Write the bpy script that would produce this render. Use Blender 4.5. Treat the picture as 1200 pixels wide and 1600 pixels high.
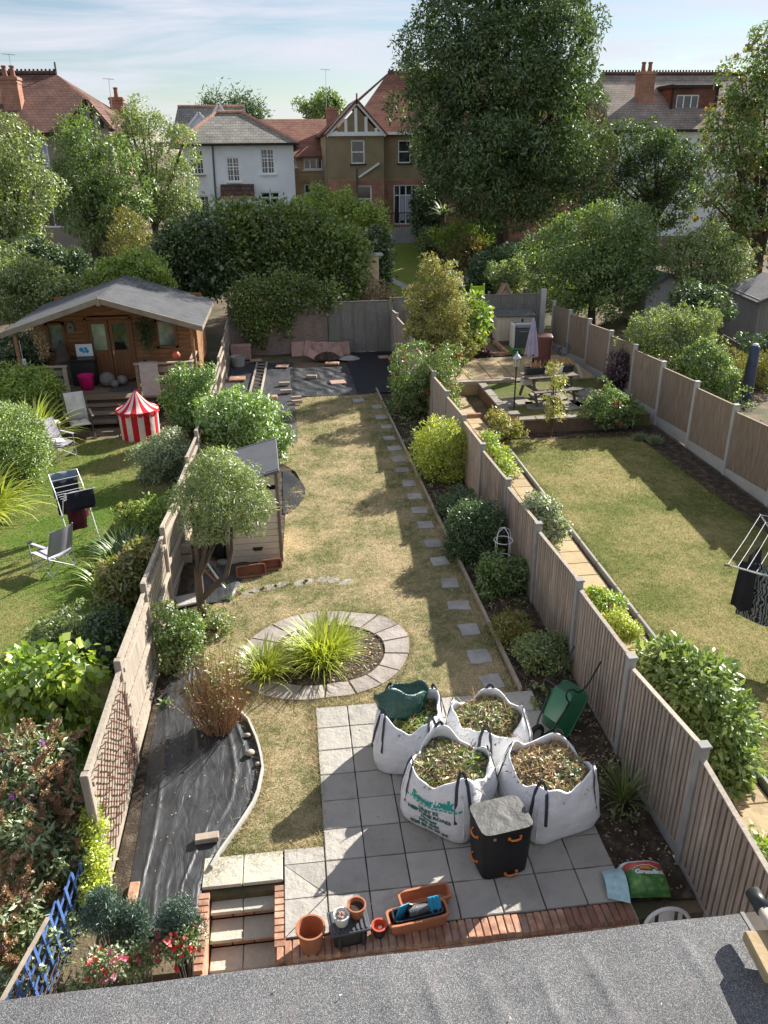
import bpy, bmesh, math, random
import numpy as np
from mathutils import Vector, Matrix, Euler
for o in list(bpy.data.objects): bpy.data.objects.remove(o)
S = bpy.context.scene
COL = S.collection
R = math.radians
random.seed(7)
# ---------------------------------------------------------------- camera
CAM = np.array([-0.0565, -6.0705, 7.2254]); PITCH, YAW, ROLL, FPX = R(24.412), R(6.592), R(-0.575), 1250.0
_fw = np.array([math.sin(YAW)*math.cos(PITCH), math.cos(YAW)*math.cos(PITCH), -math.sin(PITCH)])
_rt = np.array([math.cos(YAW), -math.sin(YAW), 0.0]); _up = np.cross(_rt, _fw)
_r2 = _rt*math.cos(ROLL)+_up*math.sin(ROLL); _u2 = -_rt*math.sin(ROLL)+_up*math.cos(ROLL)
cd = bpy.data.cameras.new('camera'); cam = bpy.data.objects.new('camera', cd); COL.objects.link(cam)
cd.sensor_fit = 'VERTICAL'; cd.sensor_height = 24; cd.lens = 24*FPX/1600; cd.clip_end = 3000; cd.clip_start = .05
m = Matrix.Identity(4)
for i in range(3): m[i][0], m[i][1], m[i][2], m[i][3] = _r2[i], _u2[i], -_fw[i], CAM[i]
cam.matrix_world = m; S.camera = cam
# ---------------------------------------------------------------- sky, sun, exposure
SUN = Vector((1.33, 1.10, 1.0)).normalized()
SEL = math.asin(SUN.z); SAZ = math.atan2(SUN.x, SUN.y)
W = bpy.data.worlds.new('World'); S.world = W; W.use_nodes = True
wt = W.node_tree; wn = wt.nodes; wn.clear()
sky = wn.new('ShaderNodeTexSky'); sky.sky_type = 'NISHITA'; sky.sun_disc = False
sky.sun_elevation = SEL; sky.sun_rotation = SAZ; sky.air_density = 1.0; sky.dust_density = 0.25; sky.ozone_density = 1.9; sky.altitude = 50
tc = wn.new('ShaderNodeTexCoord'); sep = wn.new('ShaderNodeSeparateXYZ'); wt.links.new(tc.outputs['Generated'], sep.inputs[0])
def wmath(op, a, b):
    n = wn.new('ShaderNodeMath'); n.operation = op
    for k, v in enumerate((a, b)):
        if hasattr(v, 'links'): wt.links.new(v, n.inputs[k])
        else: n.inputs[k].default_value = v
    return n.outputs[0]
zz = wmath('ADD', wmath('ABSOLUTE', sep.outputs[2], 0), .10)
cx = wmath('MULTIPLY', wmath('DIVIDE', sep.outputs[0], zz), .55); cy = wmath('DIVIDE', sep.outputs[1], zz)
cmb = wn.new('ShaderNodeCombineXYZ'); wt.links.new(cx, cmb.inputs[0]); wt.links.new(cy, cmb.inputs[1])
cn = wn.new('ShaderNodeTexNoise'); cn.inputs['Scale'].default_value = .9; cn.inputs['Detail'].default_value = 8; cn.inputs['Roughness'].default_value = .62; cn.inputs['Distortion'].default_value = .7
wt.links.new(cmb.outputs[0], cn.inputs['Vector'])
cr = wn.new('ShaderNodeMapRange'); cr.inputs[1].default_value = .40; cr.inputs[2].default_value = .62; cr.inputs[3].default_value = .10; cr.inputs[4].default_value = .95
wt.links.new(cn.outputs[0], cr.inputs[0])
cm = wn.new('ShaderNodeMix'); cm.data_type = 'RGBA'; cm.inputs[7].default_value = (7.6, 7.75, 8.7, 1)
wt.links.new(cr.outputs[0], cm.inputs[0]); wt.links.new(sky.outputs[0], cm.inputs[6])
bg = wn.new('ShaderNodeBackground'); bg.inputs[1].default_value = .050; wt.links.new(cm.outputs[2], bg.inputs[0])
wo = wn.new('ShaderNodeOutputWorld'); wt.links.new(bg.outputs[0], wo.inputs[0])
sl = bpy.data.lights.new('sun', 'SUN'); sl.energy = 5.0; sl.angle = R(.53); sl.color = (1, .955, .87)
so = bpy.data.objects.new('sun', sl); COL.objects.link(so); so.rotation_euler = SUN.to_track_quat('Z', 'Y').to_euler(); so.location = (20, 20, 30)
vs = S.view_settings; vs.view_transform = 'Standard'; vs.look = 'None'; vs.exposure = 1.12; vs.gamma = 1
S.render.engine = 'CYCLES'; S.render.resolution_x = 768; S.render.resolution_y = 1024
S.cycles.max_bounces = 6; S.cycles.transparent_max_bounces = 4; S.cycles.diffuse_bounces = 3; S.cycles.transmission_bounces = 3
# ---------------------------------------------------------------- geometry helpers
def zt(y): return 0.0 if y < 26 else (min(y, 44)-26)/18*2.0          # the gardens beyond the back fence climb
def _ray(u, v): return _r2*((u-600)/FPX) - _u2*((v-800)/FPX) + _fw
def G(u, v, z=0.0):                                                    # where a line of sight meets the level z
    d = _ray(u, v); p = CAM+d*((z-CAM[2])/d[2]); return (float(p[0]), float(p[1]), z)
def V(u, v, y):                                                        # ... or the upright plane y
    d = _ray(u, v); p = CAM+d*((y-CAM[1])/d[1]); return (float(p[0]), float(p[1]), float(p[2]))
def GT(u, v):                                                          # ... or the rising terrain
    d = _ray(u, v)
    for k in range(200, 9000):
        p = CAM+d*(k*.01)
        if p[2] <= zt(p[1]): break
    return (float(p[0]), float(p[1]), float(p[2]))
class MB:
    def __init__(s): s.v = []; s.f = []
    def _add(s, vs, fs):
        b = len(s.v); s.v += [tuple(p) for p in vs]; s.f += [tuple(i+b for i in q) for q in fs]; return s
    def box(s, c, d, rz=0, rot=None):
        x, y, z = d[0]/2, d[1]/2, d[2]/2
        vs = [Vector((i*x, j*y, k*z)) for i in (-1, 1) for j in (-1, 1) for k in (-1, 1)]
        M3 = rot if rot is not None else Matrix.Rotation(rz, 3, 'Z')
        return s._add([M3 @ p+Vector(c) for p in vs], [(0, 1, 3, 2), (4, 6, 7, 5), (0, 4, 5, 1), (2, 3, 7, 6), (0, 2, 6, 4), (1, 5, 7, 3)])
    def cbox(s, c, d, b=.006, rot=None):                               # all edges chamfered
        h = [d[0]/2, d[1]/2, d[2]/2]; vs = []; ix = {}
        for i in (-1, 1):
            for j in (-1, 1):
                for k in (-1, 1):
                    for a in range(3):
                        p = [i*h[0], j*h[1], k*h[2]]
                        for q in range(3):
                            if q != a: p[q] -= b*(i, j, k)[q]
                        ix[(i, j, k, a)] = len(vs); vs.append(Vector(p))
        fs = []; sg = (-1, 1)
        def quad(l, n):
            pts = [vs[q] for q in l]; nn = (pts[1]-pts[0]).cross(pts[2]-pts[0])
            fs.append(tuple(l) if nn.dot(Vector(n)) > 0 else tuple(reversed(l)))
        for i in sg:
            quad([ix[(i, -1, -1, 0)], ix[(i, 1, -1, 0)], ix[(i, 1, 1, 0)], ix[(i, -1, 1, 0)]], (i, 0, 0))
            quad([ix[(-1, i, -1, 1)], ix[(1, i, -1, 1)], ix[(1, i, 1, 1)], ix[(-1, i, 1, 1)]], (0, i, 0))
            quad([ix[(-1, -1, i, 2)], ix[(1, -1, i, 2)], ix[(1, 1, i, 2)], ix[(-1, 1, i, 2)]], (0, 0, i))
            for j in sg:
                quad([ix[(-1, i, j, 1)], ix[(1, i, j, 1)], ix[(1, i, j, 2)], ix[(-1, i, j, 2)]], (0, i, j))
                quad([ix[(i, -1, j, 0)], ix[(i, 1, j, 0)], ix[(i, 1, j, 2)], ix[(i, -1, j, 2)]], (i, 0, j))
                quad([ix[(i, j, -1, 0)], ix[(i, j, 1, 0)], ix[(i, j, 1, 1)], ix[(i, j, -1, 1)]], (i, j, 0))
                for k in sg: quad([ix[(i, j, k, 0)], ix[(i, j, k, 1)], ix[(i, j, k, 2)]], (i, j, k))
        M3 = rot if rot is not None else Matrix.Identity(3)
        return s._add([M3 @ p+Vector(c) for p in vs], fs)
    def bar(s, p, q, w, h=None, up=(0, 0, 1)):
        p, q = Vector(p), Vector(q); d = (q-p); L = d.length; d = d/L; u = Vector(up)
        sd = d.cross(u)
        if sd.length < 1e-4: sd = d.cross(Vector((1, 0, 0)))
        sd.normalize(); u = sd.cross(d); rot = Matrix((d, sd, u)).transposed()
        return s.box((p+q)/2, (L, w, h or w), rot=rot)
    def tube(s, pts, r, n=8, cap=True):
        pts = [Vector(p) for p in pts]; k = len(pts); rs = r if isinstance(r, (list, tuple)) else [r]*k
        vs = []; prev = None
        for i, p in enumerate(pts):
            t = (pts[min(i+1, k-1)]-pts[max(i-1, 0)]).normalized()
            a = prev if prev is not None else (Vector((0, 0, 1)) if abs(t.z) < .9 else Vector((1, 0, 0)))
            a = (a-t*a.dot(t)).normalized(); prev = a; b = t.cross(a)
            for j in range(n):
                w = 2*math.pi*j/n; vs.append(p+(a*math.cos(w)+b*math.sin(w))*rs[i])
        fs = [(i*n+j, i*n+(j+1) % n, (i+1)*n+(j+1) % n, (i+1)*n+j) for i in range(k-1) for j in range(n)]
        if cap: fs += [tuple(reversed(range(n))), tuple(range((k-1)*n, k*n))]
        return s._add(vs, fs)
    def lathe(s, prof, n=20, c=(0, 0, 0), fn=None):
        vs = []; k = len(prof)
        for r, z in prof:
            for j in range(n):
                w = 2*math.pi*j/n; q = fn(w, z) if fn else 1
                vs.append((c[0]+r*q*math.cos(w), c[1]+r*q*math.sin(w), c[2]+z))
        fs = [(i*n+j, i*n+(j+1) % n, (i+1)*n+(j+1) % n, (i+1)*n+j) for i in range(k-1) for j in range(n)]
        fs.append(tuple(reversed(range(n))) if prof[0][0] > 1e-5 else ())
        if prof[-1][0] > 1e-5: fs.append(tuple(range((k-1)*n, k*n)))
        return s._add(vs, [f for f in fs if f])
    def prism(s, poly, z0, z1):
        n = len(poly); A = sum(poly[i][0]*poly[(i+1) % n][1]-poly[(i+1) % n][0]*poly[i][1] for i in range(n))
        if A < 0: poly = poly[::-1]
        vs = [(p[0], p[1], z0) for p in poly]+[(p[0], p[1], z1) for p in poly]
        return s._add(vs, [tuple(reversed(range(n))), tuple(range(n, 2*n))]+[(i, (i+1) % n, n+(i+1) % n, n+i) for i in range(n)])
    def extr(s, poly, axis, a0, a1):                                   # polygon in the plane across an axis ('x' -> (y,z), 'y' -> (x,z))
        n = len(poly); g = (lambda p, a: (a, p[0], p[1])) if axis == 'x' else (lambda p, a: (p[0], a, p[1]))
        return s._add([g(p, a0) for p in poly]+[g(p, a1) for p in poly], [tuple(reversed(range(n))), tuple(range(n, 2*n))]+[(i, (i+1) % n, n+(i+1) % n, n+i) for i in range(n)])
    def poly(s, pts): return s._add(pts, [tuple(range(len(pts)))])
    def grid(s, fn, nu, nv, wrap=False):
        vs = [fn(i/nu, j/nv) for j in range(nv+1) for i in range(nu+(0 if wrap else 1))]
        w = nu if wrap else nu+1
        return s._add(vs, [(j*w+i, j*w+(i+1) % w, (j+1)*w+(i+1) % w, (j+1)*w+i) for j in range(nv) for i in range(nu)])
    def mesh(s, name, smooth=False):
        me = bpy.data.meshes.new(name); me.from_pydata(s.v, [], s.f); me.update()
        if smooth: me.polygons.foreach_set('use_smooth', [True]*len(me.polygons))
        return me
    def build(s, name, mat, parent=None, loc=None, smooth=False, rz=0):
        return link(name, s.mesh(name, smooth), mat, parent, loc, rz)
def link(name, me, mat, parent=None, loc=None, rz=0):
    o = bpy.data.objects.new(name, me); COL.objects.link(o)
    if mat is not None and len(me.materials) == 0: me.materials.append(mat)
    if parent is not None: o.parent = parent
    if loc is not None: o.location = loc
    if rz: o.rotation_euler = (0, 0, rz)
    return o
def inst(name, me, parent=None, loc=(0, 0, 0), rot=(0, 0, 0), sc=None):
    o = bpy.data.objects.new(name, me); COL.objects.link(o); o.location = loc; o.rotation_euler = rot
    if sc: o.scale = sc
    if parent is not None: o.parent = parent
    return o
def tag(o, label=None, cat=None, group=None, kind=None):
    if label: o['label'] = label
    if cat: o['category'] = cat
    if group: o['group'] = group
    if kind: o['kind'] = kind
    return o
def thing(name, label, cat, loc=(0, 0, 0), rz=0, group=None):
    o = bpy.data.objects.new(name, None); COL.objects.link(o); o.location = loc; o.rotation_euler = (0, 0, rz); o.empty_display_size = .2
    return tag(o, label, cat, group)
def struct(o): o['kind'] = 'structure'; return o
def smoothed(o, ang=40):
    me = o.data; me.polygons.foreach_set('use_smooth', [True]*len(me.polygons))
    try: me.set_sharp_from_angle(angle=R(ang))
    except Exception: pass
    return o
def sheet(name, pts, mat, sub=0):                                      # flat polygon with a list of (x,y,z)
    bm = bmesh.new(); vs = [bm.verts.new(p) for p in pts]; f = bm.faces.new(vs); f.normal_update()
    if f.normal.z < 0: f.normal_flip()
    bmesh.ops.triangulate(bm, faces=bm.faces[:])
    me = bpy.data.meshes.new(name); bm.to_mesh(me); bm.free(); return link(name, me, mat)
def inpoly(px, py, poly):
    ins = np.zeros(len(px), bool); n = len(poly); j = n-1
    for i in range(n):
        xi, yi = poly[i][0], poly[i][1]; xj, yj = poly[j][0], poly[j][1]
        if yi != yj:
            c = ((yi > py) != (yj > py)) & (px < (xj-xi)*(py-yi)/(yj-yi)+xi); ins ^= c
        j = i
    return ins
def npmesh(name, Vt, Tr):
    me = bpy.data.meshes.new(name); nv, nt = len(Vt), len(Tr)
    me.vertices.add(nv); me.vertices.foreach_set('co', np.ascontiguousarray(Vt, np.float32).ravel())
    me.loops.add(nt*3); me.loops.foreach_set('vertex_index', np.ascontiguousarray(Tr, np.int32).ravel())
    me.polygons.add(nt); me.polygons.foreach_set('loop_start', np.arange(0, nt*3, 3, dtype=np.int32))
    me.update(calc_edges=True); return me
def sn(p, f, ph=0.0):                                                  # cheap smooth noise, -1..1
    x, y, z = p[..., 0]*f, p[..., 1]*f, p[..., 2]*f
    return (np.sin(x*1.7+ph+1.3*np.sin(y*1.1+ph))+np.sin(y*1.9+2.1*ph+1.2*np.sin(z*1.3))+np.sin(z*1.6+.7*ph+1.4*np.sin(x*.9+2)))/3
def unit(a): return a/np.maximum(np.linalg.norm(a, axis=-1, keepdims=True), 1e-6)
def leafmesh(name, c, d, n, L, asp, fold=.12):
    N = len(c); s = unit(np.cross(d, n)); n2 = np.cross(s, d); L = np.broadcast_to(np.asarray(L, float), (N,))[:, None]
    w = L*asp*.5
    Vt = np.stack([c, c+d*L*.45+s*w+n2*w*fold*2, c+d*L-n2*L*.08, c+d*L*.45-s*w+n2*w*fold*2], 1).reshape(-1, 3)
    b = np.arange(N)[:, None]*4
    return npmesh(name, Vt, np.concatenate([b+np.array([[0, 1, 2]]), b+np.array([[0, 2, 3]])], 0))
def crown(name, lobes, n, L, asp=.5, clump=18, cr=.0, shell=.3, rough=.16, freq=2.2, up=.5, droop=.15, inner=.18, zmin=None, seed=1, out=.6, splay=1.0, puff=0., shoot=.14):
    g = np.random.default_rng(seed); lo = np.array(lobes, float); cr = cr or L*2.2
    ar = lo[:, 3]*lo[:, 4]+lo[:, 3]*lo[:, 5]+lo[:, 4]*lo[:, 5]; K = int(n/clump*1.8)
    li = g.choice(len(lo), K, p=ar/ar.sum()); d = unit(g.normal(size=(K, 3)))
    u = g.random(K); rad = 1-shell*u**1.6; inn = g.random(K) < inner; rad[inn] = .25+.6*g.random(inn.sum())
    size = lo[li, 3:6].mean(1, keepdims=True)
    rad = rad*(1+rough*sn(d*freq+lo[li, :3]*.7, 1.0, seed)+rough*.6*sn(d*freq*2.3, 1.0, seed*1.7))
    sh = (~inn) & (g.random(K) < .10); rad[sh] *= 1.03+shoot*g.random(sh.sum())
    C = lo[li, :3]+d*lo[li, 3:6]*rad[:, None]
    keep = np.ones(K, bool)
    for k in range(len(lo)):
        q = np.linalg.norm((C-lo[k, :3])/lo[k, 3:6], axis=1); keep &= ~((q < .62) & (li != k) & (g.random(K) > .12))
    if zmin is not None: keep &= C[:, 2] > zmin
    C = C[keep]; d = d[keep]; li = li[keep]; C = C[:int(n/clump)]; d = d[:len(C)]; li = li[:len(C)]
    nn = unit(d/lo[li, 3:6])
    idx = np.repeat(np.arange(len(C)), clump); N = len(idx)
    if puff:                                                            # each clump is a little dome of leaves with its own lit and shaded side
        ps = puff*(.6+.7*g.random(len(C)))[idx][:, None]; od = unit(g.normal(size=(N, 3))+nn[idx]*.7+np.array([0, 0, .25])); off = od*ps*(.45+.55*np.sqrt(g.random((N, 1))))*np.array([1, 1, .8])
        rnd = g.normal(size=(N, 3)); dr = unit(od*out*.7+rnd*.6*splay+np.array([0, 0, -droop])); nm = unit(od*.9+np.array([0, 0, up*.6])+g.normal(size=(N, 3))*.28); P = C[idx]+off
    else:
        off = g.normal(size=(N, 3))*cr*.5; P = C[idx]+off; rnd = g.normal(size=(N, 3))
        dr = unit(nn[idx]*out+unit(off)*.5+rnd*.55*splay+np.array([0, 0, -droop])); nm = unit(nn[idx]*.45+np.array([0, 0, up])+g.normal(size=(N, 3))*.55)
    if zmin is not None: P[:, 2] = np.maximum(P[:, 2], zmin)
    return leafmesh(name, P, dr, nm, L*(.65+.7*g.random(N)), asp)
# ---------------------------------------------------------------- materials (procedural)
MT = {}
def nd(t, ty, **kw):
    n = t.nodes.new(ty)
    for k, v in kw.items():
        if hasattr(n, k): setattr(n, k, v)
        else: n.inputs[k].default_value = v
    return n
def base_mat(name):
    m = bpy.data.materials.new(name); m.use_nodes = True; t = m.node_tree; t.nodes.clear()
    o = nd(t, 'ShaderNodeOutputMaterial'); MT[name] = m; return m, t, o
def noise(t, vec, scale, detail=4, rough=.55):
    n = nd(t, 'ShaderNodeTexNoise'); n.inputs['Scale'].default_value = scale; n.inputs['Detail'].default_value = detail; n.inputs['Roughness'].default_value = rough
    t.links.new(vec, n.inputs['Vector']); return n.outputs[0]
def ramp(t, fac, stops):
    r = nd(t, 'ShaderNodeValToRGB'); e = r.color_ramp.elements
    while len(e) < len(stops): e.new(.5)
    for k, (p, c) in enumerate(stops): e[k].position = p; e[k].color = (*c, 1)
    t.links.new(fac, r.inputs[0]); return r.outputs[0]
def mixc(t, f, a, b, mode='MIX'):
    n = nd(t, 'ShaderNodeMix'); n.data_type = 'RGBA'; n.blend_type = mode
    for k, v in ((0, f), (6, a), (7, b)):
        if hasattr(v, 'links'): t.links.new(v, n.inputs[k])
        else: n.inputs[k].default_value = v if k == 0 else ((*v, 1) if len(v) == 3 else v)
    return n.outputs[2]
def posvec(t, stretch=(1, 1, 1), coord='pos', rz=0):
    if coord == 'pos': v = nd(t, 'ShaderNodeNewGeometry').outputs['Position']
    else: v = nd(t, 'ShaderNodeTexCoord').outputs['Object']
    mp = nd(t, 'ShaderNodeMapping'); mp.inputs['Scale'].default_value = stretch; mp.inputs['Rotation'].default_value = (0, 0, rz); t.links.new(v, mp.inputs[0]); return mp.outputs[0]
def val(t, v, op='MULTIPLY', b=1.0):
    n = nd(t, 'ShaderNodeMath'); n.operation = op; t.links.new(v, n.inputs[0]); n.inputs[1].default_value = b; return n.outputs[0]
def hsvval(t, c, fac_socket):                                         # multiply a colour by a factor socket
    n = nd(t, 'ShaderNodeVectorMath'); n.operation = 'SCALE'; t.links.new(c, n.inputs[0]); t.links.new(fac_socket, n.inputs['Scale']); return n.outputs[0]
def mr(t, v, a, b, c, d):
    n = nd(t, 'ShaderNodeMapRange'); t.links.new(v, n.inputs[0])
    for k, q in enumerate((a, b, c, d)): n.inputs[k+1].default_value = q
    return n.outputs[0]
def finish(t, o, col, rough=.8, bump=None, bstr=.3, bdist=.01, spec=.35, metal=0, sheen=0, alpha=None, trans=0):
    p = nd(t, 'ShaderNodeBsdfPrincipled')
    if hasattr(col, 'links'): t.links.new(col, p.inputs['Base Color'])
    else: p.inputs['Base Color'].default_value = (*col, 1)
    if hasattr(rough, 'links'): t.links.new(rough, p.inputs['Roughness'])
    else: p.inputs['Roughness'].default_value = rough
    p.inputs['Specular IOR Level'].default_value = spec; p.inputs['Metallic'].default_value = metal
    if trans: p.inputs['Transmission Weight'].default_value = trans
    if bump is not None:
        b = nd(t, 'ShaderNodeBump'); b.inputs['Strength'].default_value = bstr; b.inputs['Distance'].default_value = bdist
        t.links.new(bump, b.inputs['Height']); t.links.new(b.outputs[0], p.inputs['Normal'])
    t.links.new(p.outputs[0], o.inputs[0]); return p
def M(name, col, var=.25, scale=3, rough=.8, bscale=60, bstr=.25, bdist=.005, stretch=(1, 1, 1), orand=0, tint=None, spec=.35, metal=0, coord='pos', stain=None):
    m, t, o = base_mat(name); v = posvec(t, stretch, coord); n = noise(t, v, scale, 6, .6)
    a = tuple(c*(1-var) for c in col); b = tuple(min(1, c*(1+var)) for c in (tint or col))
    c = ramp(t, n, [(.3, a), (.5, col), (.7, b)])
    if orand:
        oi = nd(t, 'ShaderNodeObjectInfo'); c = hsvval(t, c, mr(t, oi.outputs['Random'], 0, 1, 1-orand, 1+orand))
    if stain:
        n3 = noise(t, posvec(t, (1, 1, 1), coord), stain[1], 5, .65); c = mixc(t, mr(t, n3, stain[2], stain[3], 0, stain[4] if len(stain) > 4 else .8), c, stain[0])
    n2 = noise(t, v, bscale, 5, .6)
    finish(t, o, c, rough, n2, bstr, bdist, spec, metal); return m
def leafM(name, c1, c2, c3, trans=.35, patch=.5, pscale=1.2, gloss=.085, rough=.48, extra=None):
    m, t, o = base_mat(name); gm = nd(t, 'ShaderNodeNewGeometry'); r = gm.outputs['Random Per Island']
    stops = [(0, c1), (.55, c2), (.95, c3)]
    if extra: stops = [(0, c1), (.5, c2), (.82, c3), (.9, extra)]
    c = ramp(t, r, stops)
    n = noise(t, posvec(t), pscale, 3); c = hsvval(t, c, mr(t, n, .3, .7, 1-patch*.45, 1+patch*.45))
    d = nd(t, 'ShaderNodeBsdfDiffuse'); t.links.new(c, d.inputs[0])
    tr = nd(t, 'ShaderNodeBsdfTranslucent'); tc_ = mixc(t, 1.0, c, (1.2, 1.22, .6), 'MULTIPLY'); t.links.new(tc_, tr.inputs[0])
    mx = nd(t, 'ShaderNodeMixShader'); mx.inputs[0].default_value = trans; t.links.new(d.outputs[0], mx.inputs[1]); t.links.new(tr.outputs[0], mx.inputs[2])
    gl = nd(t, 'ShaderNodeBsdfGlossy'); gl.inputs['Roughness'].default_value = rough; gl.inputs[0].default_value = (.95, 1, .95, 1)
    m2 = nd(t, 'ShaderNodeMixShader'); m2.inputs[0].default_value = gloss; t.links.new(mx.outputs[0], m2.inputs[1]); t.links.new(gl.outputs[0], m2.inputs[2])
    t.links.new(m2.outputs[0], o.inputs[0]); return m
def grassM(name, straw, green, dark, g0, g1, pscale=.55, blade=False):
    m, t, o = base_mat(name); v = posvec(t); n = noise(t, v, pscale, 5, .62); n2 = noise(t, v, 7, 4, .6); n3 = noise(t, v, 60, 3, .6)
    mixn = nd(t, 'ShaderNodeMath'); mixn.operation = 'MULTIPLY_ADD'; t.links.new(n2, mixn.inputs[0]); mixn.inputs[1].default_value = .45; t.links.new(n, mixn.inputs[2])
    c = ramp(t, mr(t, mixn.outputs[0], g0, g1, 0, 1), [(0, straw), (.55, tuple((a+b)/2 for a, b in zip(straw, green))), (1, green)])
    if blade:
        r = nd(t, 'ShaderNodeNewGeometry').outputs['Random Per Island']; c = mixc(t, mr(t, r, .55, .95, 0, .75), c, straw); c = hsvval(t, c, mr(t, r, 0, 1, .7, 1.35))
        d = nd(t, 'ShaderNodeBsdfDiffuse'); t.links.new(c, d.inputs[0]); tr = nd(t, 'ShaderNodeBsdfTranslucent'); t.links.new(c, tr.inputs[0])
        mx = nd(t, 'ShaderNodeMixShader'); mx.inputs[0].default_value = .35; t.links.new(d.outputs[0], mx.inputs[1]); t.links.new(tr.outputs[0], mx.inputs[2]); t.links.new(mx.outputs[0], o.inputs[0])
    else:
        c = mixc(t, mr(t, n3, .35, .6, .65, 0), c, dark); finish(t, o, c, .95, n3, .8, .03, .1)
    return m
def brickM(name, c1, c2, mortar, sx=1, sz=1, axes='xz', bw=.225, bh=.075, mo=.01, bstr=.4, rough=.9, squash=None, var=.0):
    m, t, o = base_mat(name); v = nd(t, 'ShaderNodeTexCoord').outputs['Object']; sp = nd(t, 'ShaderNodeSeparateXYZ'); t.links.new(v, sp.inputs[0])
    cb = nd(t, 'ShaderNodeCombineXYZ'); t.links.new(sp.outputs['xyz'.index(axes[0])], cb.inputs[0]); t.links.new(sp.outputs['xyz'.index(axes[1])], cb.inputs[1])
    b = nd(t, 'ShaderNodeTexBrick'); t.links.new(cb.outputs[0], b.inputs['Vector'])
    b.inputs['Color1'].default_value = (*c1, 1); b.inputs['Color2'].default_value = (*c2, 1); b.inputs['Mortar'].default_value = (*mortar, 1)
    b.inputs['Scale'].default_value = 1; b.inputs['Mortar Size'].default_value = mo; b.inputs['Brick Width'].default_value = bw; b.inputs['Row Height'].default_value = bh; b.inputs['Mortar Smooth'].default_value = .3
    n = noise(t, v, 1.1, 6, .65); c = hsvval(t, b.outputs[0], mr(t, n, .25, .75, .6, 1.35)); n2 = noise(t, v, 14, 4); c = hsvval(t, c, mr(t, n2, .3, .7, .85, 1.15))
    bm = val(t, b.outputs['Fac'], 'MULTIPLY', -1); finish(t, o, c, rough, bm, bstr, .01, .2); return m
def glassM(name, tint=(.02, .025, .03), rough=.06, spec=.9):
    m, t, o = base_mat(name); v = posvec(t); n = noise(t, v, 1.3, 3); c = hsvval(t, ramp(t, n, [(.35, tint), (.65, tuple(k*2.5 for k in tint))]), val(t, n, 'MULTIPLY', 1.6)); finish(t, o, c, rough, None, spec=spec); return m
def stripeM(name, a, b, count, axis='ang', bands=None):
    m, t, o = base_mat(name); v = nd(t, 'ShaderNodeTexCoord').outputs['Object']; sp = nd(t, 'ShaderNodeSeparateXYZ'); t.links.new(v, sp.inputs[0])
    if axis == 'ang':
        at = nd(t, 'ShaderNodeMath'); at.operation = 'ARCTAN2'; t.links.new(sp.outputs[1], at.inputs[0]); t.links.new(sp.outputs[0], at.inputs[1]); x = val(t, at.outputs[0], 'MULTIPLY', count/(2*math.pi))
    else: x = val(t, sp.outputs['xyz'.index(axis)], 'MULTIPLY', count)
    fr = nd(t, 'ShaderNodeMath'); fr.operation = 'FRACT'; x2 = val(t, x, 'ADD', 100); t.links.new(x2, fr.inputs[0]); g = val(t, fr.outputs[0], 'GREATER_THAN', .5)
    n = noise(t, v, 9, 4); c = hsvval(t, mixc(t, g, a, b), mr(t, n, .3, .7, .85, 1.1)); finish(t, o, c, .8, n, .3, .02); return m
# setting
M('soil', (.060, .043, .030), .45, 6, .95, 45, .9, .03, tint=(.11, .085, .06))
M('dry_earth', (.17, .125, .08), .4, 1.5, .95, 30, .7, .03, stain=((.07, .075, .035), .5, .45, .6, .9))
STRAW, GREENG = (.56, .455, .285), (.205, .22, .09)
grassM('lawn_dry', STRAW, GREENG, (.14, .12, .06), .58, .86, 1.0); grassM('blade_dry', (.64, .53, .34), (.21, .235, .09), (.1, .1, .04), .58, .86, 1.0, blade=True)
grassM('lawn_left', (.44, .33, .17), (.13, .22, .035), (.05, .08, .015), .42, .80, .35); grassM('blade_left', (.46, .36, .18), (.13, .24, .035), (.1, .1, .04), .42, .80, .35, blade=True)
grassM('lawn_right', (.46, .37, .18), (.16, .19, .05), (.08, .08, .025), .5, .84, .6); grassM('blade_right', (.50, .405, .20), (.165, .20, .055), (.1, .1, .04), .5, .84, .6, blade=True)
grassM('lawn_far', (.30, .28, .09), (.20, .27, .05), (.08, .1, .02), .3, .8)
M('slab_grey', (.39, .365, .325), .20, 2.2, .85, 9, .8, .03, orand=.15, tint=(.44, .41, .36), stain=((.20, .185, .16), 2.2, .50, .72, .65))
M('slab_ring', (.35, .305, .275), .2, 2.2, .85, 9, .8, .03, orand=.12, stain=((.2, .18, .15), 2.5, .5, .75, .6))
M('slab_buff', (.50, .47, .385), .15, 2.2, .85, 9, .8, .03, orand=.07, stain=((.30, .27, .2), 3, .55, .75, .5))
M('slab_pink', (.42, .27, .22), .2, 3, .85, 14, .5, .02, orand=.12)
M('slab_yellow', (.43, .325, .185), .22, 2, .9, 14, .5, .02, orand=.12, stain=((.16, .12, .07), 2, .5, .72, .7))
M('stone_grey', (.36, .345, .32), .2, 2.5, .85, 10, .7, .03, orand=.12, stain=((.2, .19, .16), 3, .5, .75, .6))
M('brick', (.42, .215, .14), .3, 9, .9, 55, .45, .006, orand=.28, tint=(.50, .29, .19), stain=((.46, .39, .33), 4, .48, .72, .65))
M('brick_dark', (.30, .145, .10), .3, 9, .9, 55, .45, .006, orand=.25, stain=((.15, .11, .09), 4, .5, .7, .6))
M('brick_cream', (.60, .47, .31), .2, 9, .9, 55, .45, .006, orand=.12)
M('mortar', (.33, .29, .24), .2, 12, .95, 70, .4)
M('joint', (.05, .047, .042), .3, 10, .95)
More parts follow.
